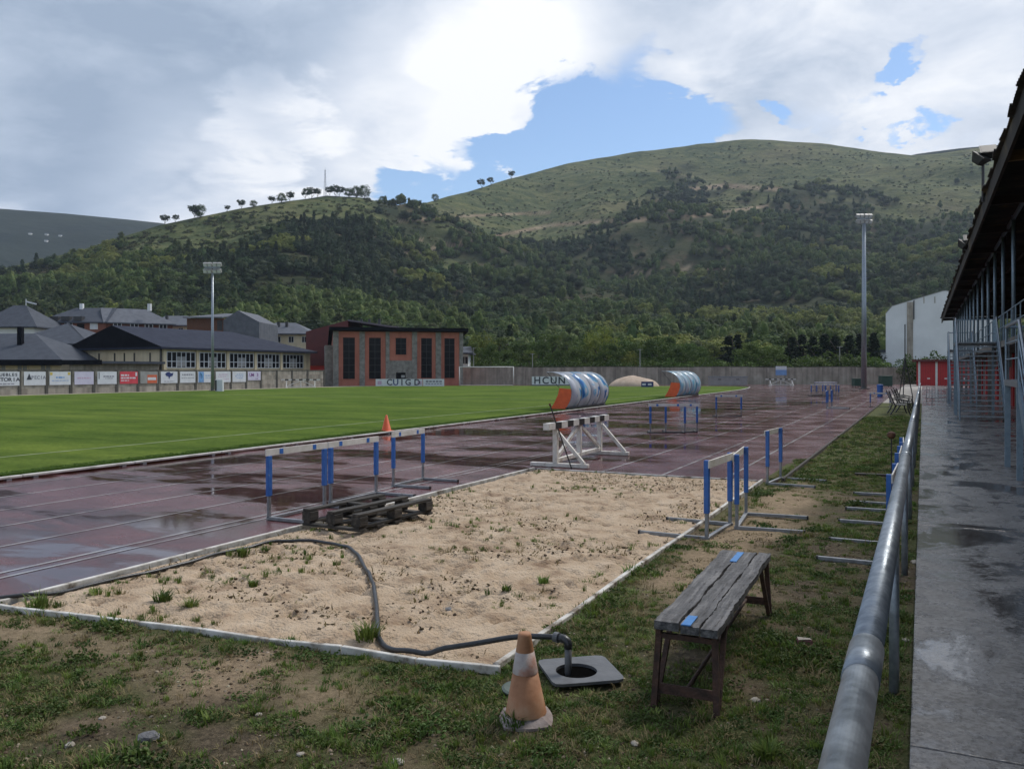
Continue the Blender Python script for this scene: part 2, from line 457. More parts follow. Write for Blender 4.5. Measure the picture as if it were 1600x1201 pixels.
def hill_point(px, s):
    """photo column and slope fraction -> world position on the main hill (s = 1 is the ridge)"""
    px = np.asarray(px, float); s = np.asarray(s, float)
    az = np.arctan((px - 800) / F)
    R = interp(RDIST, px); tanE = (HY - interp(RIDGE, px)) / F * np.cos(az)
    r0 = 150 / np.cos(np.clip(az, -1.0, 1.0))
    r = r0 + s * (R - r0)
    top = H + tanE * R
    sp = np.clip(s, 0, 1) ** 1.75
    over = np.clip(s - 1, 0, None)
    X = r * np.sin(az); Z = r * np.cos(az)
    wx = X * CA - Z * SA; wy = X * SA + Z * CA
    n = fbm(wx, wy, 1 / 210.0, 4, 3) - 0.5
    n2 = fbm(wx, wy, 1 / 38.0, 3, 9) - 0.5
    fade = np.clip(s * 3, 0, 1) * np.clip((1.02 - s) * 5, 0.10, 1)
    z = top * sp + fade * (n * 0.11 * r + n2 * 7) - over * over * 300 - over * 60
    # terraces cut across the middle slopes
    return wx, wy, z
TRACKS = [([(600, 402), (690, 386), (760, 372), (860, 352), (960, 345), (1080, 338), (1200, 322)], 2.2), ([(1050, 300), (1130, 290), (1220, 296)], 3.0), ([(960, 345), (1010, 342)], 3.5), ([(620, 345), (720, 338), (860, 332)], 1.6), ([(440, 372), (560, 366), (660, 376)], 2.0), ([(960, 430), (1080, 418), (1200, 424)], 1.6)]
def build_hill():
    pxs = np.concatenate([np.linspace(-2400, -100, 60), np.linspace(-80, 1700, 420), np.linspace(1720, 4200, 60)])
    ss = np.concatenate([np.linspace(0, 1, 230), np.linspace(1.012, 1.5, 16)])
    P, S = np.meshgrid(pxs, ss)
    x, y, z = hill_point(P, S)
    z[0, :] = -0.6
    V = np.stack([x, y, z], -1).reshape(-1, 3)
    o = mesh_np('hillside', V, grid_faces(len(pxs), len(ss)), hill_mat())
    me = o.data
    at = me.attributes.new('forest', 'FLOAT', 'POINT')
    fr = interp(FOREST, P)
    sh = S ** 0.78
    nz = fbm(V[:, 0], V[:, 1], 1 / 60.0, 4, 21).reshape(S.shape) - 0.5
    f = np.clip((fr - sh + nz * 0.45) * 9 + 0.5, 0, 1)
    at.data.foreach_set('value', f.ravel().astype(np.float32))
    # dirt tracks that cross the slope
    Zd = -x * SA + y * CA
    py = HY - (z - H) * F / np.maximum(Zd, 50)
    pxx = 800 + (x * CA + y * SA) / np.maximum(Zd, 50) * F
    tr = np.zeros_like(z)
    for line, wd in TRACKS:
        ly = interp(line, pxx); ins = (pxx > line[0][0]) & (pxx < line[-1][0])
        tr = np.maximum(tr, np.where(ins, np.clip(1.6 - np.abs(py - ly) / wd, 0, 1), 0))
    at = me.attributes.new('dirt', 'FLOAT', 'POINT'); at.data.foreach_set('value', (tr * (S < 0.99)).ravel().astype(np.float32))
    tag(o, kind='structure')
    return o
def hill_mat():
    m = bpy.data.materials.new('hill_ground'); m.use_nodes = True
    N, L = m.node_tree.nodes, m.node_tree.links
    p = N['Principled BSDF']; p.inputs['Roughness'].default_value = 0.95; p.inputs['Specular IOR Level'].default_value = 0.1
    g = N.new('ShaderNodeNewGeometry')
    def noise(sc, det, ro=0.6, stretch=(1, 1, 1)):
        mp = N.new('ShaderNodeMapping'); mp.inputs['Scale'].default_value = stretch
        L.new(g.outputs['Position'], mp.inputs[0])
        n = N.new('ShaderNodeTexNoise'); n.inputs['Scale'].default_value = sc; n.inputs['Detail'].default_value = det
        n.inputs['Roughness'].default_value = ro
        L.new(mp.outputs[0], n.inputs['Vector']); return n.outputs[0]
    def ramp(fac, cols):
        r = N.new('ShaderNodeValToRGB'); e = r.color_ramp.elements
        e[0].position, e[0].color = cols[0][0], (*cols[0][1], 1)
        e[1].position, e[1].color = cols[-1][0], (*cols[-1][1], 1)
        for q, c in cols[1:-1]:
            k = e.new(q); k.color = (*c, 1)
        L.new(fac, r.inputs[0]); return r.outputs[0]
    def mix(f, a, b):
        x = N.new('ShaderNodeMix'); x.data_type = 'RGBA'
        if isinstance(f, float): x.inputs[0].default_value = f
        else: L.new(f, x.inputs[0])
        L.new(a, x.inputs[6]); L.new(b, x.inputs[7]); return x.outputs[2]
    big = ramp(noise(0.006, 8, 0.6), [(0.36, (0.045, 0.068, 0.022)), (0.5, (0.090, 0.108, 0.036)), (0.60, (0.135, 0.13, 0.055)), (0.7, (0.20, 0.16, 0.08))])
    fine = ramp(noise(0.045, 12, 0.78, (1, 1, 3.0)), [(0.42, (0.014, 0.026, 0.010)), (0.50, (0.070, 0.085, 0.030)), (0.60, (0.15, 0.145, 0.06))])
    scrub = mix(0.62, big, fine)
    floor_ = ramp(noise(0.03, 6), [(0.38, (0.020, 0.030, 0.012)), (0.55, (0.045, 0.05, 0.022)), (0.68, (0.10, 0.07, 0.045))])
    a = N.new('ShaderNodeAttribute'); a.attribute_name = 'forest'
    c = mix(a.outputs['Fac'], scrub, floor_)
    a2 = N.new('ShaderNodeAttribute'); a2.attribute_name = 'dirt'
    c = mix(a2.outputs['Fac'], c, ramp(noise(0.05, 6), [(0.35, (0.16, 0.11, 0.07)), (0.65, (0.30, 0.24, 0.16))]))
    L.new(c, p.inputs['Base Color'])
    b = N.new('ShaderNodeBump'); b.inputs['Strength'].default_value = 0.9; b.inputs['Distance'].default_value = 3.0
    L.new(noise(0.11, 8, 0.65), b.inputs['Height']); L.new(b.outputs[0], p.inputs['Normal'])
    return m
build_hill()

def far_ridge(name, prof, R, depth, m):
    pxs = np.linspace(prof[0][0], prof[-1][0], 160)
    ss = np.linspace(0, 1.35, 44)
    P, S = np.meshgrid(pxs, ss)
    az = np.arctan((P - 800) / F)
    top = H + (HY - interp(prof, P)) / F * np.cos(az) * R
    r = R - depth + S * depth
    X = r * np.sin(az); Z = r * np.cos(az)
    wx = X * CA - Z * SA; wy = X * SA + Z * CA
    z = top * np.clip(S, 0, 1) ** 1.3 - np.clip(S - 1, 0, None) ** 2 * 900 + (fbm(wx, wy, 1 / 400.0, 4, 5) - 0.5) * 120 * np.clip((1 - S) * 3, 0.04, 1)
    z[0, :] = -2
    o = mesh_np(name, np.stack([wx, wy, z], -1).reshape(-1, 3), grid_faces(len(pxs), len(ss)), m)
    return tag(o, kind='structure')
MOUNT = [(-1500, 330), (-500, 318), (-100, 320), (0, 325), (100, 333), (250, 349), (400, 372), (600, 420), (800, 520)]
def mountain_spot(px, py, R=1750, depth=900):
    S = np.linspace(0, 1, 400); P = np.full(400, float(px)); az = np.arctan((P - 800) / F)
    top = H + (HY - interp(MOUNT, P)) / F * np.cos(az) * R; r = R - depth + S * depth
    X = r * np.sin(az); Z = r * np.cos(az); wx = X * CA - Z * SA; wy = X * SA + Z * CA
    z = top * S ** 1.3 + (fbm(wx, wy, 1 / 400.0, 4, 5) - 0.5) * 120 * np.clip((1 - S) * 3, 0.04, 1)
    q = HY - (z - H) * F / Z; run = np.minimum.accumulate(q)
    i = int(np.argmax(q <= py))
    return Vector((float(wx[i]), float(wy[i]), float(z[i])))
mat('far_hill', [(0.022, 0.032, 0.022), (0.045, 0.055, 0.034), (0.07, 0.075, 0.045)], 0.006, 0.95, 0.6, 0.02, coords='World', detail=10, bdist=10, spec=0.1)
mat('far_hill_dark', [(0.014, 0.022, 0.02), (0.03, 0.04, 0.03)], 0.006, 0.95, 0.6, 0.02, coords='World', detail=10, bdist=10, spec=0.1)
far_ridge('mountain', [(-1500, 330), (-500, 318), (-100, 320), (0, 325), (100, 333), (250, 349), (400, 372), (600, 420), (800, 520)], 1750, 900, MATS['far_hill_dark'])
far_ridge('mountain', [(1150, 400), (1300, 290), (1380, 253), (1430, 241), (1500, 232), (1570, 226), (1700, 222), (2200, 250), (3200, 330)], 1780, 120, MATS['far_hill'])

# ------------------------------------------------------------------ ground sheets
mat('ground_soil', [(0.06, 0.075, 0.03), (0.10, 0.10, 0.05), (0.16, 0.13, 0.08)], 0.25, 0.95, 0.3, coords='World', detail=8, spec=0.2)
tag(MB().add([(-900, -500, -0.08), (900, -500, -0.08), (900, 900, -0.08), (-900, 900, -0.08)], [(0, 1, 2, 3)]).build('ground', MATS['ground_soil']), kind='structure')

def track_mat(name, line=False):
    m = bpy.data.materials.new(name); m.use_nodes = True
    N, L = m.node_tree.nodes, m.node_tree.links
    p = N['Principled BSDF']
    g = N.new('ShaderNodeNewGeometry')
    def noise(sc, det, ro=0.55, stretch=(1, 1, 1), dist=0.0):
        mp = N.new('ShaderNodeMapping'); mp.inputs['Scale'].default_value = stretch
        mp.inputs['Rotation'].default_value = (0, 0, -A)
        L.new(g.outputs['Position'], mp.inputs[0])
        n = N.new('ShaderNodeTexNoise'); n.inputs['Scale'].default_value = sc; n.inputs['Detail'].default_value = det
        n.inputs['Roughness'].default_value = ro; n.inputs['Distortion'].default_value = dist
        L.new(mp.outputs[0], n.inputs['Vector']); return n.outputs[0]
    def rng(v, a, b, c, d):
        q = N.new('ShaderNodeMapRange'); q.interpolation_type = 'SMOOTHSTEP'
        q.inputs['From Min'].default_value = a; q.inputs['From Max'].default_value = b
        q.inputs['To Min'].default_value = c; q.inputs['To Max'].default_value = d
        L.new(v, q.inputs['Value']); return q.outputs[0]
    # standing water: wide shallow pools
    pud = noise(0.42, 8, 0.64, (0.5, 1.25, 1), 0.5)
    puddle = rng(pud, 0.44, 0.58, 0.0, 1.0)
    sx = N.new('ShaderNodeSeparateXYZ'); L.new(g.outputs['Position'], sx.inputs[0])
    drain = rng(sx.outputs[0], -6.4, -4.2, 1.0, 0.12)        # the outer lanes shed their water
    pm_ = N.new('ShaderNodeMath'); pm_.operation = 'MULTIPLY'; L.new(puddle, pm_.inputs[0]); L.new(drain, pm_.inputs[1]); puddle = pm_.outputs[0]
    r = N.new('ShaderNodeValToRGB'); e = r.color_ramp.elements
    e[0].position = 0.35; e[1].position = 0.68
    if line:
        e[0].color = (0.17, 0.14, 0.14, 1); e[1].color = (0.44, 0.43, 0.42, 1)
    else:
        e[0].color = (0.075, 0.021, 0.023, 1); e[1].color = (0.145, 0.050, 0.052, 1)
    L.new(noise(1.1, 8, 0.68), r.inputs[0])
    mx = N.new('ShaderNodeMix'); mx.data_type = 'RGBA'; mx.blend_type = 'MULTIPLY'
    mx.inputs[7].default_value = (0.42, 0.40, 0.42, 1) if not line else (0.75, 0.75, 0.76, 1)
    L.new(puddle, mx.inputs[0]); L.new(r.outputs[0], mx.inputs[6]); L.new(mx.outputs[2], p.inputs['Base Color'])
    wet = rng(noise(0.9, 5, 0.6), 0.35, 0.65, 0.14, 0.30)
    rr = N.new('ShaderNodeMix'); rr.data_type = 'FLOAT'
    L.new(puddle, rr.inputs[0]); L.new(wet, rr.inputs[2]); rr.inputs[3].default_value = 0.035
    L.new(rr.outputs[0], p.inputs['Roughness'])
    p.inputs['Specular IOR Level'].default_value = 0.5
    b = N.new('ShaderNodeBump'); b.inputs['Distance'].default_value = 0.004
    L.new(noise(120, 3), b.inputs['Height'])
    st = rng(puddle, 0, 1, 0.5, 0.02); L.new(st, b.inputs['Strength'])
    L.new(b.outputs[0], p.inputs['Normal'])
    return m
TRACK = track_mat('wet_tartan'); LINE = track_mat('lane_paint', True)
def KX(y):      # inner kerb of the track
    return -15.0 - 0.02 * (y - 10) - max(0, y - 80) ** 2 * 0.0032
track = MB().add([(-15.6, -12, 0), (-7.2, -12, 0), (-7.2, 15.72, 0), (-2.25, 15.72, 0), (-2.25, 136.0, 0), (-60, 103.4, 0), (-60, 96, 0), (-20, 96, 0), (-20, 60, 0), (-15.6, 30, 0)],
                 [(0, 1, 2, 9), (2, 3, 4, 8), (2, 8, 9), (8, 4, 5, 6, 7)]).build('running_track', TRACK)
tag(track, kind='structure')
def line_strip(x, y0, y1, w=0.055):
    ys = np.linspace(y0, y1, max(2, int((y1 - y0) / 3)))
    V = []; Fc = []
    for i, y in enumerate(ys):
        jx = 0.004 * math.sin(y * 1.7)
        V += [(x - w / 2 + jx, y, 0.004), (x + w / 2 + jx, y, 0.004)]
        if i: Fc.append((2 * i - 2, 2 * i - 1, 2 * i + 1, 2 * i))
    MB().add(V, Fc).build('lane_line', LINE, track)
for x in (-8.0, -8.2, -9.42, -10.64, -11.86, -13.08, -14.3): line_strip(x, -12, 96)
for x in (-6.95, -5.72, -4.5, -3.3): line_strip(x, 15.8, 100, 0.05)
# cross marks on the straight
for y in (26.0, 33.5, 41.0, 52.0, 63.0):
    MB().add([(-14.9, y, 0.007), (-7.4, y, 0.007), (-7.4, y + 0.06, 0.007), (-14.9, y + 0.06, 0.007)], [(0, 1, 2, 3)]).build('cross_line', LINE, track)

# football pitch, a mown lawn a little higher than the track
def pitch_mat():
    m = bpy.data.materials.new('mown_grass'); m.use_nodes = True
    N, L = m.node_tree.nodes, m.node_tree.links
    p = N['Principled BSDF']; p.inputs['Roughness'].default_value = 0.9; p.inputs['Specular IOR Level'].default_value = 0.04
    g = N.new('ShaderNodeNewGeometry')
    def noise(sc, det, ro=0.6, st=(1, 1, 1)):
        mp = N.new('ShaderNodeMapping'); mp.inputs['Scale'].default_value = st; L.new(g.outputs['Position'], mp.inputs[0])
        n = N.new('ShaderNodeTexNoise'); n.inputs['Scale'].default_value = sc; n.inputs['Detail'].default_value = det; n.inputs['Roughness'].default_value = ro
        L.new(mp.outputs[0], n.inputs['Vector']); return n.outputs[0]
    r = N.new('ShaderNodeValToRGB'); e = r.color_ramp.elements
    e[0].position = 0.34; e[0].color = (0.066, 0.120, 0.018, 1); e[1].position = 0.66; e[1].color = (0.118, 0.172, 0.034, 1)
    L.new(noise(0.13, 8, 0.66), r.inputs[0])
    r2 = N.new('ShaderNodeValToRGB'); e = r2.color_ramp.elements
    e[0].position = 0.3; e[0].color = (0.55, 0.58, 0.55, 1); e[1].position = 0.7; e[1].color = (1.25, 1.22, 1.2, 1)
    L.new(noise(9, 8, 0.75), r2.inputs[0])
    mx = N.new('ShaderNodeMix'); mx.data_type = 'RGBA'; mx.blend_type = 'MULTIPLY'; mx.inputs[0].default_value = 1
    L.new(r.outputs[0], mx.inputs[6]); L.new(r2.outputs[0], mx.inputs[7])
    # mowing passes along the pitch and longer streaks of wear
    w = N.new('ShaderNodeTexWave'); w.bands_direction = 'Y'; w.inputs['Scale'].default_value = 0.055; w.inputs['Distortion'].default_value = 0.6; w.inputs['Detail Scale'].default_value = 0.3
    L.new(g.outputs['Position'], w.inputs['Vector'])
    r3 = N.new('ShaderNodeValToRGB'); e = r3.color_ramp.elements
    e[0].position = 0.4; e[0].color = (0.94, 0.95, 0.95, 1); e[1].position = 0.6; e[1].color = (1.04, 1.03, 1.0, 1)
    L.new(w.outputs[0], r3.inputs[0])
    r4 = N.new('ShaderNodeValToRGB'); e = r4.color_ramp.elements
    e[0].position = 0.36; e[0].color = (0.66, 0.72, 0.66, 1); e[1].position = 0.64; e[1].color = (1.32, 1.22, 1.2, 1)
    L.new(noise(0.6, 9, 0.7, (0.35, 1, 1)), r4.inputs[0])
    prev = mx.outputs[2]
    for q in (r3, r4):
        m2 = N.new('ShaderNodeMix'); m2.data_type = 'RGBA'; m2.blend_type = 'MULTIPLY'; m2.inputs[0].default_value = 1
        L.new(prev, m2.inputs[6]); L.new(q.outputs[0], m2.inputs[7]); prev = m2.outputs[2]
    L.new(prev, p.inputs['Base Color'])
    b = N.new('ShaderNodeBump'); b.inputs['Strength'].default_value = 0.9; b.inputs['Distance'].default_value = 0.05
    L.new(noise(22, 5), b.inputs['Height']); L.new(b.outputs[0], p.inputs['Normal'])
    return m
ys = list(np.linspace(-12, 104, 50))
edge = [(KX(y) - 0.16, y) for y in ys] + [(-21.2, 107.6), (-26, 107.0), (-38, 103.2), (-54, 96.2), (-60.5, 91), (-63.4, 84), (-64.0, 60), (-64.2, -12)]
MB().add([(x, y, 0.045) for x, y in edge], [tuple(range(len(edge)))]).build('pitch', pitch_mat())['kind'] = 'structure'
pitch = [o for o in COL.objects if o.name == 'pitch'][0]
mat('chalk_line', [(0.11, 0.155, 0.05), (0.22, 0.25, 0.15)], 2.0, 0.9, coords='World')
for pts in ([(-18.6, -10), (-18.9, 40), (-19.6, 92)], [(-18.75, 52.3), (-62, 51)], [(-19.2, 78), (-38, 74)]):
    for a, b_ in zip(pts[:-1], pts[1:]):
        MB().bar((a[0], a[1], 0.047), (b_[0], b_[1], 0.047), 0.11, 0.006).build('pitch_line', MATS['chalk_line'], pitch)
mat('gravel_pale', [(0.24, 0.21, 0.16), (0.34, 0.31, 0.25)], 1.5, 0.9, 0.3, coords='World')
gp = MB().add([(-64.0, -12, 0.01), (-64.0, 60, 0.01), (-63.2, 84, 0.01), (-60.3, 91.2, 0.01), (-60, 96.0, 0.01), (-60, 103, 0.01), (-67.2, 99, 0.01), (-67.2, -12, 0.01)], [tuple(range(8))]).build('perimeter_path', MATS['gravel_pale'])
tag(gp, kind='structure')
# white touchline and the kerb rail of the track
mat('kerb_white', [(0.30, 0.29, 0.26), (0.50, 0.48, 0.44), (0.58, 0.57, 0.54)], 3.0, 0.6, 0.2, coords='World')
kb = thing('track_kerb', 'long pale kerb rail between the wet track and the pitch', 'kerb')
yk = np.linspace(-10, 103, 46)
for i in range(len(yk) - 1):
    y0, y1 = yk[i] + 0.012, yk[i + 1] - 0.012
    MB().bar((KX(y0), y0, 0.055), (KX(y1), y1, 0.055), 0.09, 0.05).build('rail_length', MATS['kerb_white'], kb, bevel=0.012)
    yy = y0 + 0.3
    for yy in (y0 + 0.25, y1 - 0.25):
        MB().box(KX(yy) - 0.04, KX(yy) + 0.04, yy - 0.05, yy + 0.05, 0.0, 0.034).build('rail_foot', MATS['grey_steel'], kb)

# ------------------------------------------------------------------ sand pit
PX0, PX1, PY0, PY1 = -7.02, -2.62, 4.72, 15.62
def sand_h(x, y):
    # trodden, hummocky sand
    h = (fbm(x, y, 0.55, 3, 31) - 0.5) * 0.08 + (fbm(x, y, 2.4, 3, 37) - 0.5) * 0.06 + (fbm(x, y, 9.5, 3, 41, 0.7) - 0.5) * 0.038 - np.clip(fbm(x, y, 6.0, 3, 47) - 0.62, 0, 1) * 0.30
    return h + 0.01
DENTS = [(random.uniform(PX0 + .1, PX1 - .1), random.uniform(PY0 + .1, PY1 - .1), random.uniform(0, PI), random.uniform(.025, .075), random.uniform(.02, .055)) for _ in range(1100)]
def sand_full(x, y):
    h = sand_h(x, y)
    for dx, dy, a, r, dep in DENTS:
        u = (x - dx) * math.cos(a) + (y - dy) * math.sin(a); v = -(x - dx) * math.sin(a) + (y - dy) * math.cos(a)
        q = (u / (r * 1.7)) ** 2 + (v / r) ** 2
        h = h - dep * np.exp(-q * 1.6) + dep * 0.45 * np.exp(-((np.sqrt(q) - 1.35) ** 2) * 8)
    return h
def front_y(x):     # the front edging runs slightly askew
    return 4.37 + 0.60 * (x + 7.9) / 5.4
def build_sand():
    st = 0.03
    xs = np.arange(PX0, PX1 + st / 2, st); ys = np.arange(PY0, PY1 + st / 2, st)
    X, Y = np.meshgrid(xs, ys)
    Hh = sand_h(X, Y)
    for dx, dy, a, r, dep in DENTS:
        i0, i1 = np.searchsorted(xs, [dx - 3 * r, dx + 3 * r]); j0, j1 = np.searchsorted(ys, [dy - 3 * r, dy + 3 * r])
        x = X[j0:j1, i0:i1]; y = Y[j0:j1, i0:i1]
        if x.size == 0: continue
        u = (x - dx) * math.cos(a) + (y - dy) * math.sin(a); v = -(x - dx) * math.sin(a) + (y - dy) * math.cos(a)
        q = (u / (r * 1.7)) ** 2 + (v / r) ** 2
        Hh[j0:j1, i0:i1] += -dep * np.exp(-q * 1.6) + dep * 0.45 * np.exp(-((np.sqrt(q) - 1.35) ** 2) * 8)
    ed = np.minimum(np.minimum(X - PX0, PX1 - X), np.minimum(Y - PY0, PY1 - Y))
    Hh = Hh * np.clip(ed * 4 + 0.25, 0, 1) + 0.012
    Hh = np.clip((Hh - 0.012) * 0.72 + 0.002, -0.06, 0.10)
    m = mat('damp_sand', [(0.22, 0.15, 0.10), (0.42, 0.32, 0.225), (0.52, 0.415, 0.305)], 2.2, 0.95, 1.0, 38, coords='World', detail=12, pos=[0.30, 0.46, 0.66], bdist=0.03, spec=0.15)
    fy = front_y(X) + 0.015
    Yw = fy + (Y - PY0) * (PY1 - fy) / (PY1 - PY0)
    o = mesh_np('sand_pit', np.stack([X, Yw, Hh], -1).reshape(-1, 3), grid_faces(len(xs), len(ys)), m)
    tag(o, kind='structure')
    return xs, ys, Hh
SXS, SYS, SHH = build_sand()
def sand_z(x, y):
    i = int(np.clip((x - PX0) / 0.03, 0, SHH.shape[1] - 1)); j = int(np.clip((y - PY0) / 0.03, 0, SHH.shape[0] - 1))
    return float(SHH[j, i])

# pit edging: painted boards, chipped and a little crooked
mat('edge_white', [(0.13, 0.10, 0.075), (0.42, 0.40, 0.36), (0.60, 0.59, 0.56)], 4.5, 0.7, 0.35, coords='World', detail=12, pos=[0.36, 0.46, 0.6])
edging = thing('pit_edging', 'white painted edging boards framing the sand pit', 'edging')
def edge_run(pts, w, h):
    for i in range(len(pts) - 1):
        a, b = Vector(pts[i]), Vector(pts[i + 1]); d = (b - a).normalized() * 0.004
        MB().bar(a + d, b - d, w, h).build('edge_board', MATS['edge_white'], edging, bevel=0.008)
n = 9
edge_run([(-7.9 + (7.9 - 2.5) * i / n, 4.37 + 0.018 * math.sin(i * 2.1) + (0.03 if i == 5 else 0) + 0.60 * (i / n), 0.018 + 0.006 * math.sin(i * 3)) for i in range(n + 1)], 0.04, 0.07)
edge_run([(-2.56 + 0.012 * math.sin(i * 1.9) - 0.006 * i, 5.0 + 10.66 * i / 8, 0.012) for i in range(9)], 0.045, 0.08)
edge_run([(-7.1 + 0.015 * math.sin(i * 2.3), -6 + 21.6 * i / 12, 0.006) for i in range(13)], 0.05, 0.08)
edge_run([(-7.05, 15.67, 0.0), (-5.6, 15.68, 0.0), (-4.1, 15.67, 0.0), (-2.62, 15.68, 0.0)], 0.035, 0.05)

# ------------------------------------------------------------------ verge: worn grass and soil
def grass_mask(x, y):
    n = fbm(x, y, 0.75, 4, 51) * 0.6 + fbm(x, y, 3.1, 3, 57) * 0.4
    m = np.clip((n - 0.34) * 6, 0, 1)
    # bare sand blown out beside the pit, and worn middle of the strip
    side = np.clip(1 - np.abs(x + 1.9) / 0.75, 0, 1) * np.clip((y - 6.2) / 2.0, 0, 1) * np.clip((16.4 - y) / 2.5, 0, 1)
    near = np.clip(1 - np.abs(y - 4.15) / 0.55, 0, 1) * np.clip((-2.7 - x) / 0.6, 0, 1)
    m = m * (1 - 0.9 * np.clip(side * 1.6, 0, 1)) * (1 - 0.75 * np.clip(near * 1.4, 0, 1))
    far = np.clip((y - 15) / 6, 0, 1)
    return np.clip(m + far * 0.75, 0, 1)
def sand_mask(x, y):
    side = np.clip(1.25 - np.abs(x + 2.0) / 0.75, 0, 1) * np.clip((y - 5.6) / 2.2, 0, 1) * np.clip((17 - y) / 2.5, 0, 1)
    near = np.clip(1.2 - np.abs(y - 4.25) / 0.6, 0, 1) * np.clip((-2.6 - x) / 0.6, 0, 1)
    k = np.clip(np.maximum(side, near) * 1.15 + (fbm(x, y, 1.9, 4, 63) - 0.56) * 1.8, 0, 1)
    return k
def verge_h(x, y):
    return (fbm(x, y, 0.6, 3, 71) - 0.5) * 0.05 + (fbm(x, y, 5, 3, 75) - 0.5) * 0.03 + 0.005
def verge_mat():
    m = bpy.data.materials.new('verge_soil'); m.use_nodes = True
    N, L = m.node_tree.nodes, m.node_tree.links
    p = N['Principled BSDF']; p.inputs['Roughness'].default_value = 0.95; p.inputs['Specular IOR Level'].default_value = 0.2
    g = N.new('ShaderNodeNewGeometry')
    def noise(sc, det, ro=0.65):
        n = N.new('ShaderNodeTexNoise'); n.inputs['Scale'].default_value = sc; n.inputs['Detail'].default_value = det; n.inputs['Roughness'].default_value = ro
        L.new(g.outputs['Position'], n.inputs['Vector']); return n.outputs[0]
    def ramp(fac, cols):
        r = N.new('ShaderNodeValToRGB'); e = r.color_ramp.elements
        e[0].position, e[0].color = cols[0][0], (*cols[0][1], 1); e[1].position, e[1].color = cols[-1][0], (*cols[-1][1], 1)
        for q, c in cols[1:-1]: e.new(q).color = (*c, 1)
        L.new(fac, r.inputs[0]); return r.outputs[0]
    def mix(f, a, b):
        x = N.new('ShaderNodeMix'); x.data_type = 'RGBA'; L.new(f, x.inputs[0]); L.new(a, x.inputs[6]); L.new(b, x.inputs[7]); return x.outputs[2]
    soil = ramp(noise(22, 12, 0.8), [(0.34, (0.035, 0.027, 0.018)), (0.5, (0.10, 0.078, 0.050)), (0.66, (0.23, 0.18, 0.12))])
    sand = ramp(noise(20, 12, 0.8), [(0.34, (0.14, 0.10, 0.062)), (0.5, (0.30, 0.225, 0.145)), (0.64, (0.42, 0.32, 0.21))])
    grass = ramp(noise(34, 10, 0.8), [(0.34, (0.024, 0.032, 0.010)), (0.5, (0.070, 0.085, 0.026)), (0.66, (0.16, 0.14, 0.07))])
    a1 = N.new('ShaderNodeAttribute'); a1.attribute_name = 'sand'
    a2 = N.new('ShaderNodeAttribute'); a2.attribute_name = 'grass'
    L.new(mix(a2.outputs['Fac'], mix(a1.outputs['Fac'], soil, sand), grass), p.inputs['Base Color'])
    b = N.new('ShaderNodeBump'); b.inputs['Strength'].default_value = 1.0; b.inputs['Distance'].default_value = 0.03
    L.new(noise(38, 10, 0.75), b.inputs['Height']); L.new(b.outputs[0], p.inputs['Normal'])
    return m
VM = verge_mat()
def verge(x0, x1, y0, y1, st, sty=None, dip=False):
    xs = np.linspace(x0, x1, int((x1 - x0) / st) + 1); ys = np.linspace(y0, y1, int((y1 - y0) / (sty or st)) + 1)
    X, Y = np.meshgrid(xs, ys)
    Z = verge_h(X, Y)
    if dip: Z = Z - np.clip((Y - front_y(X)) / 0.05, 0, 1) * 0.12
    o = mesh_np('verge', np.stack([X, Y, Z], -1).reshape(-1, 3), grid_faces(len(xs), len(ys)), VM)
    for nm, fn in (('grass', grass_mask), ('sand', sand_mask)):
        at = o.data.attributes.new(nm, 'FLOAT', 'POINT')
        at.data.foreach_set('value', fn(X, Y).ravel().astype(np.float32))
    tag(o, kind='structure')
verge(-7.2, -2.62, 0.6, 5.02, 0.045, None, True)
verge(-2.62, -0.06, 0.6, 4.72, 0.045)
verge(-2.62, -0.06, 4.72, 20, 0.045)
verge(-2.25, -0.06, 20, 57, 0.12, 0.25)
mat('verge_edge', [(0.03, 0.028, 0.025), (0.06, 0.055, 0.05)], 3, 0.9, 0.3, coords='World')
tag(MB().bar((-2.26, 15.75, 0.03), (-2.26, 56.8, 0.03), 0.05, 0.09).build('verge_kerb', MATS['verge_edge'], bevel=0.01), kind='structure')
mat('forecourt', [(0.20, 0.18, 0.16), (0.28, 0.26, 0.235)], 1.0, 0.75, 0.2, coords='World')
tag(MB().add([(-2.25, 57, 0.012), (-0.06, 57, 0.012), (-0.06, 136, 0.012), (-2.25, 136, 0.012)], [(0, 1, 2, 3)]).build('forecourt', MATS['forecourt']), kind='structure')

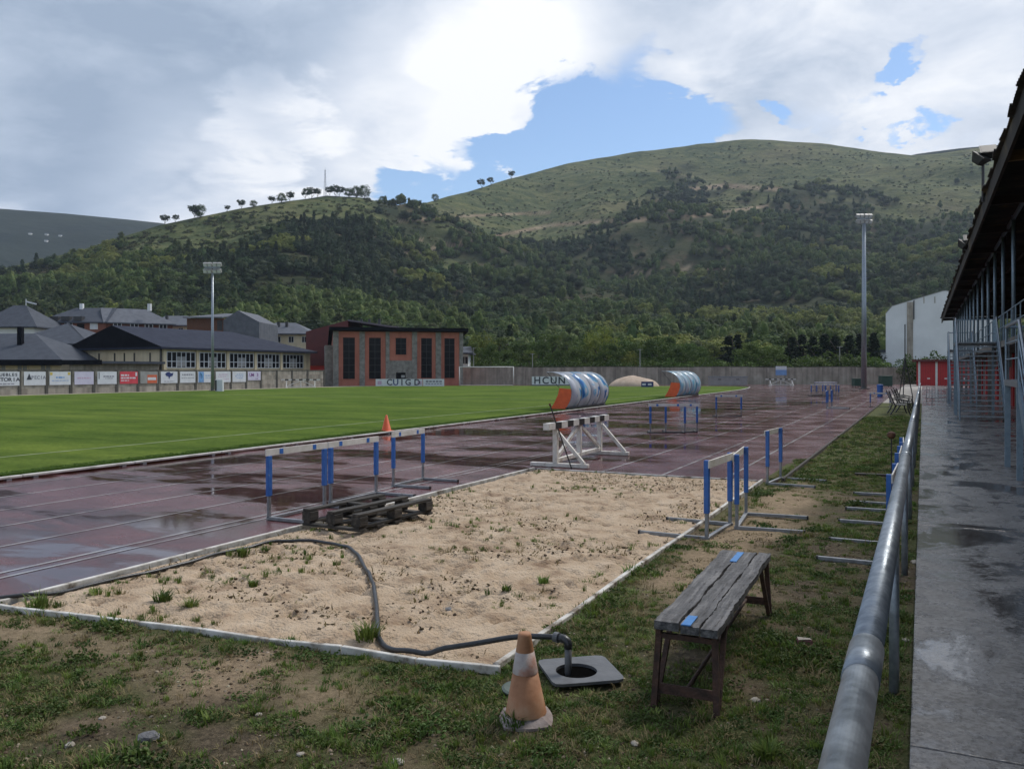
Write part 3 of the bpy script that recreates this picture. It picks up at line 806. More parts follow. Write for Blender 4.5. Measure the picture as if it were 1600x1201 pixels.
# ------------------------------------------------------------------ concrete path beside the rail, cast in bays
def path_mat():
    m = bpy.data.materials.new('wet_concrete'); m.use_nodes = True
    N, L = m.node_tree.nodes, m.node_tree.links
    p = N['Principled BSDF']
    g = N.new('ShaderNodeNewGeometry')
    def noise(sc, det, ro=0.6, st=(1, 1, 1), dist=0.0):
        mp = N.new('ShaderNodeMapping'); mp.inputs['Scale'].default_value = st; L.new(g.outputs['Position'], mp.inputs[0])
        n = N.new('ShaderNodeTexNoise'); n.inputs['Scale'].default_value = sc; n.inputs['Detail'].default_value = det; n.inputs['Roughness'].default_value = ro
        n.inputs['Distortion'].default_value = dist
        L.new(mp.outputs[0], n.inputs['Vector']); return n.outputs[0]
    def rng(v, a, b, c, d):
        q = N.new('ShaderNodeMapRange'); q.interpolation_type = 'SMOOTHSTEP'
        for k, w in zip(('From Min', 'From Max', 'To Min', 'To Max'), (a, b, c, d)): q.inputs[k].default_value = w
        L.new(v, q.inputs['Value']); return q.outputs[0]
    wet = rng(noise(0.9, 9, 0.68, (1, 0.8, 1), 0.5), 0.46, 0.60, 0, 1)
    r = N.new('ShaderNodeValToRGB'); e = r.color_ramp.elements
    e[0].position = 0.33; e[0].color = (0.13, 0.124, 0.118, 1); e[1].position = 0.68; e[1].color = (0.29, 0.28, 0.27, 1)
    L.new(noise(2.2, 12, 0.74), r.inputs[0])
    sp = N.new('ShaderNodeValToRGB'); e = sp.color_ramp.elements
    e[0].position = 0.40; e[0].color = (0.42, 0.40, 0.38, 1); e[1].position = 0.56; e[1].color = (1.1, 1.1, 1.1, 1)
    L.new(noise(28, 8, 0.75), sp.inputs[0])
    mx = N.new('ShaderNodeMix'); mx.data_type = 'RGBA'; mx.blend_type = 'MULTIPLY'; mx.inputs[0].default_value = 1
    L.new(r.outputs[0], mx.inputs[6]); L.new(sp.outputs[0], mx.inputs[7])
    dk = N.new('ShaderNodeMix'); dk.data_type = 'RGBA'; dk.blend_type = 'MULTIPLY'; dk.inputs[7].default_value = (0.66, 0.66, 0.67, 1)
    L.new(wet, dk.inputs[0]); L.new(mx.outputs[2], dk.inputs[6]); L.new(dk.outputs[2], p.inputs['Base Color'])
    ro = N.new('ShaderNodeMix'); ro.data_type = 'FLOAT'; L.new(wet, ro.inputs[0])
    L.new(rng(noise(3, 5), 0.35, 0.65, 0.20, 0.42), ro.inputs[2]); ro.inputs[3].default_value = 0.06
    L.new(ro.outputs[0], p.inputs['Roughness'])
    b = N.new('ShaderNodeBump'); b.inputs['Distance'].default_value = 0.006
    L.new(rng(wet, 0, 1, 0.7, 0.04), b.inputs['Strength']); L.new(noise(60, 6, 0.7), b.inputs['Height']); L.new(b.outputs[0], p.inputs['Normal'])
    return m
pm = path_mat()
mat('joint_dirt', [(0.03, 0.028, 0.024), (0.06, 0.055, 0.045)], 5, 0.9, coords='World')
pth = tag(MB().box(-0.05, 9.0, -4, 136, -0.1, 0.055).build('path', MATS['joint_dirt']), kind='structure')
y = -1.0
while y < 128:
    L_ = 6.9 if y > 0 else 5.8
    for x0, x1 in ((-0.06, 3.02), (3.04, 9.0)):
        MB().box(x0, x1, y + 0.009, y + L_ - 0.009, 0.0, 0.075 + random.uniform(-0.003, 0.004)).build('concrete_bay', pm, pth, bevel=0.008)
    y += L_
# ================================================================== WALLS AND BUILDINGS
WX = -67.0                                   # inner face of the left boundary wall
def wall_y(px):                              # where the view column px meets that wall
    t = (px - 800) / F
    Z = WX / (t * CA - SA)
    return t * Z * SA + Z * CA
wl = thing('boundary_wall', 'long grey concrete panel wall carrying banners along the left side', 'wall', (WX, 0, 0))
pcols = [-60, -22, 30, 72, 110, 146, 182, 215, 246, 277, 305, 333, 360, 384, 407, 432, 456, 480, 506]
for i, px in enumerate(pcols):
    yv = wall_y(px)
    MB().box(-0.12, 0.10, yv - 0.13, yv + 0.13, -0.1, 2.1).build('post', MATS['concrete_dark'], wl)
    if i < len(pcols) - 1:
        y2 = wall_y(pcols[i + 1])
        for k in range(4):
            MB().box(-0.05, 0.05, yv + 0.135, y2 - 0.135, 0.005 + k * 0.5, 0.495 + k * 0.5).build('panel', MATS['concrete_wall'], wl, bevel=0.015)
        MB().box(-0.09, 0.09, yv + 0.132, y2 - 0.132, 2.0, 2.08).build('coping', MATS['concrete_dark'], wl)

wr = thing('boundary_wall', 'weather-stained concrete wall closing the far end behind the goal', 'wall')
P0, P1 = Vector((-60.5, 104.6, 0)), Vector((0.6, 139.4, 0))
L_ = (P1 - P0).length; wr.location = P0; wr.rotation_euler = (0, 0, math.atan2(P1.y - P0.y, P1.x - P0.x))
nb = 26
for i in range(nb):
    a, b = L_ * i / nb, L_ * (i + 1) / nb
    MB().box(a + 0.02, b - 0.02, -0.08, 0.08, -0.1, 2.50 + 0.05 * math.sin(i)).build('panel', MATS['concrete_wall'], wr, bevel=0.02)
    MB().box(a - 0.10, a + 0.10, -0.13, 0.0, -0.1, 2.50).build('rib', MATS['concrete_wall'], wr)
    MB().box(a + 0.025, b - 0.025, -0.11, 0.11, 2.555, 2.64).build('coping', MATS['concrete_dark'], wr)

# ---- banners on the left wall
def banner(p0, p1, base, label, z0=0.78, z1=1.92):
    y0, y1 = wall_y(p0), wall_y(p1)
    b = thing('banner', label, 'banner', (WX + 0.11, (y0 + y1) / 2, 0))
    w = (y1 - y0)
    MB().box(-0.008, 0.008, -w / 2, w / 2, z0, z1).build('sheet', MATS[base], b)
    return b, w
RB = (PI / 2, 0, PI / 2)
def bars(b, w, rows, m, left=-0.35, right=0.35):
    for z, h, l, r in rows:
        x = l * w
        k = 0
        while x < r * w - 0.05:
            ln = random.uniform(0.12, 0.4)
            MB().box(0.009, 0.014, x, min(x + ln, r * w), z - h / 2, z + h / 2).build('printed_line', MATS[m], b)
            x += ln + 0.07
b, w = banner(-20, 29, 'pvc_white', 'white banner with dark lettering at the left end of the wall')
text_row('MUEBLES', 0.34, MATS['ink_dark'], b, (0.012, 0.25, 1.66), RB, sx=1.15); text_row('VICTORIA', 0.42, MATS['ink_dark'], b, (0.012, 0.0, 1.27), RB, sx=1.2)
bars(b, w, [(0.93, 0.08, -0.3, 0.35)], 'ink_grey')
b, w = banner(36, 70, 'pvc_white', 'white banner with a dark triangular emblem and grey lettering')
MB().prism([(-0.38 * w, 0), (-0.15 * w, 0), (-0.265 * w, 0.52)], 0, 0.01).build('emblem', MATS['ink_dark'], b).matrix_local = Matrix.Translation((0.010, 0, 1.25)) @ Euler(RB).to_matrix().to_4x4()
text_row('PECIA', 0.40, MATS['ink_grey'], b, (0.012, 0.16 * w, 1.42), RB)
b, w = banner(76, 109, 'pvc_white', 'pale banner with blue lines and yellow corner marks')
bars(b, w, [(1.42, 0.14, -0.2, 0.2)], 'ink_blue'); bars(b, w, [(1.15, 0.05, -0.4, 0.4)], 'ink_blue')
for s in (-1, 1): MB().box(0.009, 0.014, s * 0.42 * w - 0.12, s * 0.42 * w + 0.12, 1.62, 1.86).build('corner_mark', MATS['ink_yellow'], b)
b, w = banner(115, 145, 'pvc_lilac', 'faded lilac banner with hardly legible print')
bars(b, w, [(1.35, 0.12, -0.35, 0.35)], 'ink_pink')
b, w = banner(151, 181, 'pvc_white', 'white banner with a thin dark upright mark and grey script')
MB().box(0.009, 0.014, -0.44 * w, -0.40 * w, 1.25, 1.86).build('upright_mark', MATS['ink_dark'], b); bars(b, w, [(1.48, 0.11, -0.2, 0.36), (1.3, 0.06, -0.1, 0.3)], 'ink_grey')
b, w = banner(186, 214, 'pvc_red', 'bright red banner with white blocks of print')
bars(b, w, [(1.58, 0.14, -0.45, 0.0), (1.32, 0.14, -0.45, 0.38), (1.08, 0.08, -0.45, 0.0)], 'pvc_white')
MB().box(0.009, 0.014, 0.36 * w, 0.46 * w, 1.5, 1.85).build('white_block', MATS['pvc_white'], b)
b, w = banner(218, 245, 'pvc_grey', 'torn grey banner with an orange red right half')
MB().box(0.009, 0.013, -0.1 * w, 0.46 * w, 0.80, 1.60).build('orange_field', MATS['pvc_orange'], b)
MB().box(0.0135, 0.017, -0.08 * w, 0.40 * w, 1.10, 1.36).build('pale_band', MATS['pvc_white'], b)
b, w = banner(250, 276, 'pvc_white', 'white banner with a navy blue emblem')
MB().prism([(-0.5, 0.3), (-0.36, 0.1), (-0.12, 0.06), (-0.02, -0.22), (0.1, 0.02), (0.42, 0.12), (0.5, 0.42), (0.2, 0.36), (0.0, 0.5), (-0.3, 0.46)], 0, 0.01).build('emblem', MATS['ink_navy'], b).matrix_local = Matrix.Translation((0.010, 0, 1.38)) @ Euler(RB).to_matrix().to_4x4()
bars(b, w, [(0.95, 0.06, -0.3, 0.3)], 'ink_grey')
b, w = banner(280, 304, 'pvc_white', 'white banner with a row of grey print, right of the navy emblem')
bars(b, w, [(1.6, 0.14, -0.36, 0.36), (1.25, 0.06, -0.4, 0.4)], 'ink_grey')
b, w = banner(308, 331, 'pvc_white', 'white banner with a blue swirl at its left side')
MB().box(0.009, 0.012, -0.46 * w, -0.1 * w, 0.80, 1.90).build('blue_field', MATS['ink_blue'], b)
MB().tube([(0.014, -0.40 * w + 0.28 * math.sin(t * 0.5) + 0.1, 0.9 + t * 0.15) for t in range(7)], 0.06, 6).build('swirl', MATS['pvc_cyan'], b)
bars(b, w, [(1.5, 0.08, 0.0, 0.42), (1.28, 0.05, 0.0, 0.42)], 'ink_blue')
b, w = banner(336, 359, 'pvc_white', 'white banner with pinkish print beside the floodlight mast')
bars(b, w, [(1.6, 0.09, -0.3, 0.3), (1.38, 0.07, -0.36, 0.2), (1.1, 0.06, 0.0, 0.4)], 'ink_pink')
b, w = banner(362, 383, 'pvc_white', 'white banner with pale blue lines, second from the right end')
bars(b, w, [(1.6, 0.07, -0.2, 0.3), (1.4, 0.06, -0.3, 0.3), (1.2, 0.06, -0.2, 0.25)], 'ink_blue')
b, w = banner(386, 406, 'pvc_lilac', 'short pale banner with purple lettering at the right end', 0.95)
text_row('UM 3', 0.5, MATS['ink_purple'], b, (0.012, -0.05, 1.52), RB, sx=1.1); bars(b, w, [(1.12, 0.08, 0.1, 0.3)], 'ink_purple')

# ---- advertising boards standing on the grass edge at the far end
def board(px0, px1, py0, py1, Z, base, label, cat='board'):
    c = D((px0 + px1) / 2, Z); w = (px1 - px0) / F * Z
    b = thing('advertising_board', label, cat, (c.x, c.y, 0.0), A)
    z0, z1 = max(0.06, HZ(py1, Z)), HZ(py0, Z)
    MB().box(-w / 2, w / 2, -0.02, 0.02, z0, z1).build('panel', MATS[base], b)
    for x in (-w / 2 + 0.1, 0, w / 2 - 0.1): MB().box(x - 0.03, x + 0.03, 0.021, 0.06, 0, z1 - 0.05).build('strut', MATS['grey_steel'], b)
    return b, w, z0, z1
RF = (PI / 2, 0, 0)
b, w, z0, z1 = board(587, 660, 592, 604, 106.5, 'pvc_white', 'long white board with big dark letters before the orange building')
for i, (ch, mt) in enumerate([('C', 'ink_dark'), ('U', 'ink_navy'), ('I', 'ink_dark'), ('G', 'ink_dark'), ('D', 'ink_dark')]):
    text_part(ch, 1.05, MATS[mt], b, (-w / 2 + 1.75 + i * 0.78 + (0.35 if i == 4 else 0), -0.025, (z0 + z1) / 2), RF, name='letter')
for x in (-w / 2 + 0.5, w / 2 - 0.35): MB().box(x - 0.25, x + 0.25, -0.026, -0.021, z0 + 0.2, z1 - 0.25).build('pink_mark', MATS['ink_pink'], b)
b, w, z0, z1 = board(661, 694, 592, 603.5, 106.0, 'pvc_white', 'white board with two lines of grey print before the orange building')
for i in range(5): MB().box(-w / 2 + 0.35 + i * 0.42, -w / 2 + 0.68 + i * 0.42, -0.026, -0.021, z1 - 0.42, z1 - 0.18).build('printed_line', MATS['ink_grey'], b)
for i in range(6): MB().box(-w / 2 + 0.3 + i * 0.36, -w / 2 + 0.56 + i * 0.36, -0.026, -0.021, z1 - 0.66, z1 - 0.54).build('printed_line', MATS['ink_grey'], b)
b, w, z0, z1 = board(831, 896, 588, 603, 108.5, 'pvc_white', 'white board with large dark letters behind the nearer dugout')
for i, ch in enumerate('HCUN'):
    text_part(ch, 1.25, MATS['ink_dark'], b, (-w / 2 + 0.7 + i * 1.05, -0.025, (z0 + z1) / 2 + 0.05), RF, name='letter')
MB().box(-w / 2, w / 2, -0.027, -0.021, z0 + 0.02, z0 + 0.14).build('dark_band', MATS['ink_dark'], b)
b, w, z0, z1 = board(1002, 1021, 596, 605, 101.0, 'ink_navy', 'small navy board in front of the sand heap')
for x in (-0.4, 0.28): MB().box(x - 0.22, x + 0.22, -0.026, -0.021, z0 + 0.2, z0 + 0.42).build('white_mark', MATS['pvc_white'], b)
b, w, z0, z1 = board(1212, 1229, 572, 586, 118, 'ink_blue', 'blue and white scoreboard-like sign on the far wall')
MB().box(-w / 2, w / 2, -0.028, -0.021, z1 - 0.5, z1).build('white_field', MATS['pvc_white'], b)

# ---- generic building pieces
def hip_roof(mb, x0, x1, y0, y1, z0, z1, ends=(0.5, 0.5), oh=0.6, ridge='x'):
    """hip roof over a box; ends = hip setback as fraction of the half width"""
    x0, x1, y0, y1 = x0 - oh, x1 + oh, y0 - oh, y1 + oh
    if ridge == 'x':
        hw = (y1 - y0) / 2; r0 = (x0 + ends[0] * hw, (y0 + y1) / 2, z1); r1 = (x1 - ends[1] * hw, (y0 + y1) / 2, z1)
    else:
        hw = (x1 - x0) / 2; r0 = ((x0 + x1) / 2, y0 + ends[0] * hw, z1); r1 = ((x0 + x1) / 2, y1 - ends[1] * hw, z1)
    b = [(x0, y0, z0), (x1, y0, z0), (x1, y1, z0), (x0, y1, z0)]
    u = [(x, y, z0 - 0.22) for x, y, _ in b]
    if ridge == 'x': fs = [(0, 1, 5, 4), (1, 2, 5), (2, 3, 4, 5), (3, 0, 4)]
    else: fs = [(0, 1, 4), (1, 2, 5, 4), (2, 3, 5), (3, 0, 4, 5)]
    o = len(mb.v)
    mb.add(b + [r0, r1] + u, fs + [(0, 6, 7, 1), (1, 7, 8, 2), (2, 8, 9, 3), (3, 9, 6, 0), (9, 8, 7, 6)])
def window(par, x, z, w, h, y=-0.0, m='glass_dark', frame='white_paint', bars_=True, axis='x'):
    """a framed window on a wall facing -y (axis x) or +x (axis y)"""
    def bx(u0, u1, d0, d1, z0, z1):
        if axis == 'x': return MB().box(u0, u1, y - d1, y - d0, z0, z1)
        return MB().box(y + d0, y + d1, u0, u1, z0, z1)
    p = bx(x - w / 2, x + w / 2, 0.004, 0.03, z, z + h).build('window', MATS[m], par)
    if frame:
        t = min(0.09, w * 0.08)
        for u0, u1, z0, z1 in [(x - w / 2 - t, x - w / 2, z, z + h), (x + w / 2, x + w / 2 + t, z, z + h), (x - w / 2 - t, x + w / 2 + t, z + h, z + h + t), (x - w / 2 - t, x + w / 2 + t, z - t, z)]:
            bx(u0, u1, 0.004, 0.07, z0, z1).build('frame', MATS[frame], p)
        if bars_: bx(x - t / 2, x + t / 2, 0.031, 0.06, z, z + h).build('mullion', MATS[frame], p)
    return p

# ---- orange and stone building by the goal
Zb = 110.0
k = Zb / F / 3.2 * 1.045          # metres per detail unit on its front
o0 = D(520.3, Zb)
ob = thing('sports_building', 'orange and grey stone building with tall dark slot windows', 'building', (o0.x, o0.y, 0), A + 0.23)
Wf = 630 * k; Hf = HZ(516, Zb)
MB().box(0, Wf, 0.0, 11, -0.2, Hf).build('wall', MATS['salmon'], ob)
for a, b_ in ((0, 26), (125, 150), (250, 268), (378, 402), (494, 520), (612, 630)):
    MB().box(a * k - 0.01, b_ * k + 0.01, -0.16, 0.0, -0.2, Hf - 0.02).build('stone_pier', MATS['stone_grey'], ob)
MB().box(268 * k, 378 * k, -0.10, 0.0, -0.2, HZ(563, Zb)).build('stone_panel', MATS['stone_grey'], ob)
for a, b_, t, u in ((47, 103, 527, 592), (170, 227, 527, 592), (298, 350, 527, 553.5), (422, 475, 527, 591), (537, 588, 527, 591)):
    z0, z1 = HZ(u, Zb), HZ(t, Zb)
    p = MB().box(a * k, b_ * k, -0.03, -0.004, z0, z1).build('window', MATS['glass_dark'], ob)
    for j in range(1, 6 if z1 - z0 > 3 else 3):
        zz = z0 + (z1 - z0) * j / (6 if z1 - z0 > 3 else 3)
        MB().box(a * k, b_ * k, -0.05, -0.031, zz - 0.03, zz + 0.03).build('transom', MATS['black'], p)
    MB().box((a + b_) / 2 * k - 0.03, (a + b_) / 2 * k + 0.03, -0.055, -0.0505, z0, z1).build('mullion', MATS['black'], p)
    for u0, u1, q0, q1 in ((a * k - 0.1, a * k, z0 - 0.1, z1 + 0.1), (b_ * k, b_ * k + 0.1, z0 - 0.1, z1 + 0.1), (a * k, b_ * k, z1, z1 + 0.1), (a * k, b_ * k, z0 - 0.1, z0)):
        MB().box(u0, u1, -0.09, -0.004, q0, q1).build('surround', MATS['salmon'], p)
dr = MB().box(300 * k, 346 * k, -0.13, -0.101, HZ(592, Zb), HZ(582, Zb)).build('hatch', MATS['glass_dark'], ob)
MB().box(325 * k, 342 * k, -0.14, -0.131, HZ(590, Zb), HZ(586, Zb)).build('notice', MATS['pvc_grey'], dr)
rf = MB().add([(-0.5, -0.9, Hf), (Wf + 0.6, -0.9, Hf), (Wf + 0.6, 11.4, Hf - 1.6), (-0.5, 11.4, Hf - 1.6), (-0.5, -0.9, Hf + 0.42), (Wf + 0.6, -0.9, Hf + 0.42), (Wf + 0.6, 11.4, Hf - 1.2), (-0.5, 11.4, Hf - 1.2)],
              [(0, 1, 5, 4), (1, 2, 6, 5), (2, 3, 7, 6), (3, 0, 4, 7), (4, 5, 6, 7), (0, 3, 2, 1)]).build('roof', MATS['slate_black'], ob)
# its left flank: lower lean-to wall in stone
MB().box(-1.0, -0.005, 1.2, 9, -0.2, Hf - 1.9).build('stone_flank', MATS['stone_grey'], ob)
for yy in (2.2, 4.2): MB().box(-1.03, -1.002, yy, yy + 0.8, 1.2, 2.2).build('flank_window', MATS['glass_dark'], ob)

# ---- dark red building behind it
c = D(478, 124)
rb = thing('gabled_building', 'dark red gabled block behind the orange building', 'building', (c.x, c.y, 0), A)
w = 66 / F * 124
zt, ze = HZ(500, 124), HZ(518, 124)
MB().add([(0, 0, -.2), (w, 0, -.2), (w, 0, zt), (0, 0, ze), (0, 12, -.2), (w, 12, -.2), (w, 12, zt), (0, 12, ze)],
         [(0, 1, 2, 3), (4, 7, 6, 5), (0, 3, 7, 4), (1, 5, 6, 2), (3, 2, 6, 7), (0, 4, 5, 1)]).build('wall', MATS['dark_red'], rb)
rr = MB().add([(w, -0.2, zt + 0.1), (w + 7.4, -0.2, zt - 1.0), (w + 7.4, 12, zt - 1.0), (w, 12, zt + 0.1), (w, -0.2, zt - 0.15), (w + 7.4, -0.2, zt - 1.25), (w + 7.4, 12, zt - 1.25), (w, 12, zt - 0.15)],
              [(0, 1, 2, 3), (4, 7, 6, 5), (0, 4, 5, 1), (1, 5, 6, 2), (2, 6, 7, 3), (3, 7, 4, 0)]).build('roof', MATS['slate_pale'], rb)
for x in (1.2, 2.4, 3.9): MB().box(w + x, w + x + 0.35, 3, 3.4, zt - 0.7, zt + 0.35).build('chimney', MATS['dark_metal'], rr)
MB().box(w + 0.01, w + 6.8, 0.5, 11.8, -0.2, zt - 1.3).build('side_wall', MATS['dark_red'], rb)
lw = MB().box(-0.3, w - 0.1, -3.2, -0.01, -0.2, HZ(571, 120)).build('low_annex', MATS['red_door'], rb)
MB().box(-0.5, w + 0.1, -3.5, -0.012, HZ(571, 120) + 0.003, HZ(571, 120) + 0.25).build('annex_roof', MATS['dark_red'], rb)

# ---- long cream school hall
Ys0, Ys1, Xs0, Xs1 = 67.0, 92.0, -90.0, -75.5
sb = thing('school_hall', 'long cream school hall with black hipped roof and banded windows', 'building', (Xs1, Ys0, 0))
dx, dy = Xs0 - Xs1, Ys1 - Ys0
ez = 4.55
MB().box(dx, 0, 0, dy, -0.3, ez).build('wall', MATS['cream'], sb)
m_ = MB(); hip_roof(m_, dx, 0, 0, dy, ez + 0.05, 7.15, (0.0, 1.0), 0.7, 'y'); roof = m_.build('roof', MATS['slate_navy'], sb)
# front gable face is coloured near-black for the shade on that side
roof.data.materials.append(MATS['slate_black'])
roof.data.polygons[0].material_index = 1
for i in range(6):
    yv = i * dy / 5.3
    if i < 6: MB().box(0.0, 0.18, yv + 0.02, yv + 0.42, -0.3, ez - 0.02).build('pilaster', MATS['cream'], sb)
    if i < 5:
        y0, y1 = yv + 0.55, (i + 1) * dy / 5.3 - 0.12
        p = MB().box(0.004, 0.04, y0, y1, 2.35, 4.15).build('window_band', MATS['glass_dark'], sb)
        nn = 6
        for q in range(nn + 1):
            yy = y0 + (y1 - y0) * q / nn
            MB().box(0.041, 0.085, yy - 0.045, yy + 0.045, 2.35, 4.15).build('mullion', MATS['pvc_white'], p)
        for zz in (2.35, 3.05, 4.1): MB().box(0.0415, 0.082, y0, y1, zz - 0.04, zz + 0.04).build('transom', MATS['pvc_white'], p)
        for q in (2, 3): MB().box(0.041, 0.06, y0 + (y1 - y0) * q / nn + 0.05, y0 + (y1 - y0) * (q + 1) / nn - 0.05, 2.5, 3.6).build('blind', MATS['pvc_grey'], p)
for x in (-10.2, -7.6, -6.0, -4.4, -1.9):
    MB().box(x - 0.12, x + 0.12, -0.03, -0.004, 2.4, 4.0).build('slot_window', MATS['concrete_dark'], sb)
MB().box(-0.22, -0.02, -0.2, -0.02, -0.3, ez).build('downpipe', MATS['concrete_dark'], sb)
# flat canopy in front of the hall
cp = thing('flat_canopy', 'low flat dark roof canopy in front of the cream hall', 'canopy', (-75, 58, 0))
MB().box(-5.5, 0.5, 0.5, 8.5, 2.72, 2.98).build('roof_slab', MATS['slate'], cp)
MB().box(-5, -0.3, 1.0, 8.3, -0.2, 2.715).build('wall', MATS['concrete_wall'], cp)
MB().box(-5.6, 0.6, 0.38, 0.499, 2.62, 3.08).build('fascia', MATS['slate_black'], cp)

# ---- left front hall, half cut by the picture edge
c = D(102, 90)
fh = thing('low_hall', 'low cream hall with wide grey hipped roof at the left edge', 'building', (c.x, c.y, 0), A)
wv = 17.0; ez = HZ(562, 90)
MB().box(-wv, -0.8, 0.6, 12, -0.3, ez).build('wall', MATS['cream'], fh)
m_ = MB(); hip_roof(m_, -wv, -0.6, 0, 12, ez + 0.02, HZ(521, 96), (1.0, 1.0), 0.5, 'x'); r_ = m_.build('roof', MATS['slate'], fh)
MB().box(-wv - 0.5, -0.1, -0.56, -0.505, ez - 0.6, ez + 0.01).build('fascia', MATS['slate_black'], fh)
MB().box(-6.9, -6.4, 3.0, 3.5, ez, HZ(512, 95)).build('chimney', MATS['slate_black'], r_)
for x in (-2.4, -4.9, -7.2): window(fh, x, 1.7, 1.0, 0.9, 0.6, frame='cream', m='pvc_grey')

# ---- second hall behind
c = D(8, 112)
sh = thing('hipped_hall', 'cream hall with grey hipped roof left of the school hall', 'building', (c.x, c.y, 0), A)
wv = 128 / F * 112; ez = HZ(537, 112)
MB().box(0.8, wv - 0.8, 0.6, 13, -0.3, ez).build('wall', MATS['cream'], sh)
m_ = MB(); hip_roof(m_, 0, wv, 0, 13, ez + 0.02, HZ(504, 118), (0.8, 0.95), 0.5, 'x'); m_.build('roof', MATS['slate'], sh)
window(sh, 5.2, ez - 1.6, 1.6, 1.0, 0.6)
# ---- steep roof at the far left
c = D(-40, 150)
st = thing('steep_roof_house', 'steep grey roof with a white aerial at the far left', 'house', (c.x, c.y, 0), A)
wv = 96 / F * 150
MB().box(0.6, wv - 0.6, 0.6, 11, -0.3, HZ(512, 150)).build('wall', MATS['white_wall'], st)
m_ = MB(); hip_roof(m_, 0, wv, 0, 11, HZ(510, 150), HZ(476, 154), (0.7, 0.9), 0.4, 'x'); r_ = m_.build('roof', MATS['slate'], st)
MB().cyl((6, 5.5, HZ(480, 154)), (6, 5.5, HZ(466, 154)), 0.07, n=6).bar((6, 5.5, HZ(470, 154)), (7.9, 5.5, HZ(474, 154)), 0.1, 0.25).build('aerial', MATS['pvc_white'], r_)

# ---- brick apartment block
Za = 160
c = D(165, Za)
ap = thing('apartment_block', 'brown brick apartment block with slate mansard roof and balconies', 'building', (c.x, c.y, 0), A)
kx = Za / F
wl_, wr_ = 104 * kx, 82 * kx
ez = HZ(503, Za); rt = HZ(478, Za)
# two wings meeting at the corner: the left one faces the camera, the right one runs back
MB().box(-wl_, 0, 0, 10, -0.3, ez).build('wall', MATS['brick_red'], ap)
Mw = Matrix.Rotation(math.radians(34), 4, 'Z')
MB().box(0.02, wr_ * 1.22, 0.3, 9, -0.3, ez, Mw).build('wall', MATS['brick_red'], ap)
m_ = MB(); hip_roof(m_, -wl_, 0, 0, 10, ez, rt, (0.9, 0.15), 0.5, 'x'); m_.build('roof', MATS['slate'], ap)
m_ = MB(); hip_roof(m_, 0.0, wr_ * 1.22, 0, 9.3, ez - 0.02, rt - 0.05, (0.05, 0.9), 0.5, 'x')
m_.v = [tuple(Mw @ Vector(v)) for v in m_.v]; m_.build('roof', MATS['slate_pale'], ap)
for f, zz in enumerate((HZ(513, Za), HZ(530, Za))):
    for x in (-9.6, -7.0, -2.2):
        p = window(ap, x, zz - 0.1, 1.3, 1.15, 0.0, m='pvc_white' if x != -7.0 else 'glass_dark')
    bal = MB().box(-5.8, -3.6, -1.0, -0.02, zz - 1.0, zz - 0.85).build('balcony', MATS['white_paint'], ap)
    for q in range(9): MB().box(-5.75 + q * 0.26, -5.71 + q * 0.26, -0.98, -0.94, zz - 0.84, zz - 0.05).build('rail', MATS['dark_metal'], bal)
    MB().box(-5.4, -4.0, -0.03, -0.004, zz - 0.84, zz + 0.9).build('balcony_door', MATS['glass_dark'], ap)
    for x in (2.0, 5.0, 7.6, 10.2):
        w_ = window(ap, x, zz - 0.1, 1.3, 1.1, -0.3); w_.matrix_local = Mw
    MB().box(-wl_ - 0.1, 0.0, -0.07, -0.004, zz - 1.35, zz - 1.12).build('string_course', MATS['cream'], ap)
for x in (-10.5, -8.3, -6.0): MB().box(x, x + 1.6, -0.25, 1.0, ez + 0.25, ez + 1.05).build('dormer', MATS['dark_metal'], ap)
for x in (-7.2, 6.0): MB().box(x, x + 0.6, 4.4, 5.0, rt - 0.6, rt + 0.8).build('chimney', MATS['white_wall'], ap)
# ---- timber clad block with big grey gable
Zt = 150
c = D(291, Zt); kx = Zt / F
tb = thing('timber_clad_block', 'block with rusty brown timber cladding and a blank grey gable', 'building', (c.x, c.y, 0), A)
MB().box(0, 58 * kx, 0.3, 12, -0.3, HZ(497, Zt)).build('wall', MATS['rust'], tb)
gx0, gx1 = 58 * kx, 114 * kx
zr, zl, zq = HZ(485, Zt), HZ(500, Zt), HZ(503, Zt)
MB().add([(gx0, 0, -.3), (gx1, 0, -.3), (gx1, 0, zq), (gx0 + 2.6, 0, zr), (gx0, 0, zl), (gx0, 12, -.3), (gx1, 12, -.3), (gx1, 12, zq), (gx0 + 2.6, 12, zr), (gx0, 12, zl)],
         [(0, 1, 2, 3, 4), (9, 8, 7, 6, 5), (0, 5, 6, 1), (1, 6, 7, 2), (2, 7, 8, 3), (3, 8, 9, 4), (4, 9, 5, 0)]).build('gable', MATS['slate_pale'], tb)
MB().add([(-0.4, -0.5, HZ(497, Zt)), (gx0 - 0.02, -0.5, HZ(497, Zt)), (gx0 - 0.02, 11, zr), (3.2, 11, zr), (-0.4, -0.5, HZ(497, Zt) + .2), (gx0 - 0.02, -0.5, HZ(497, Zt) + .2), (gx0 - 0.02, 11, zr + .2), (3.2, 11, zr + .2)],
         [(0, 1, 5, 4), (1, 2, 6, 5), (2, 3, 7, 6), (3, 0, 4, 7), (4, 5, 6, 7), (3, 2, 1, 0)]).build('roof', MATS['slate_pale'], tb)
for q in range(8): MB().box(0.3 + q * 0.62, 0.36 + q * 0.62, 0.24, 0.299, -0.3, HZ(498, Zt)).build('cladding_batten', MATS['rust'], tb)
MB().box(5.4, 6.3, 0.26, 0.296, HZ(516, Zt), HZ(500, Zt)).build('loggia', MATS['black'], tb)
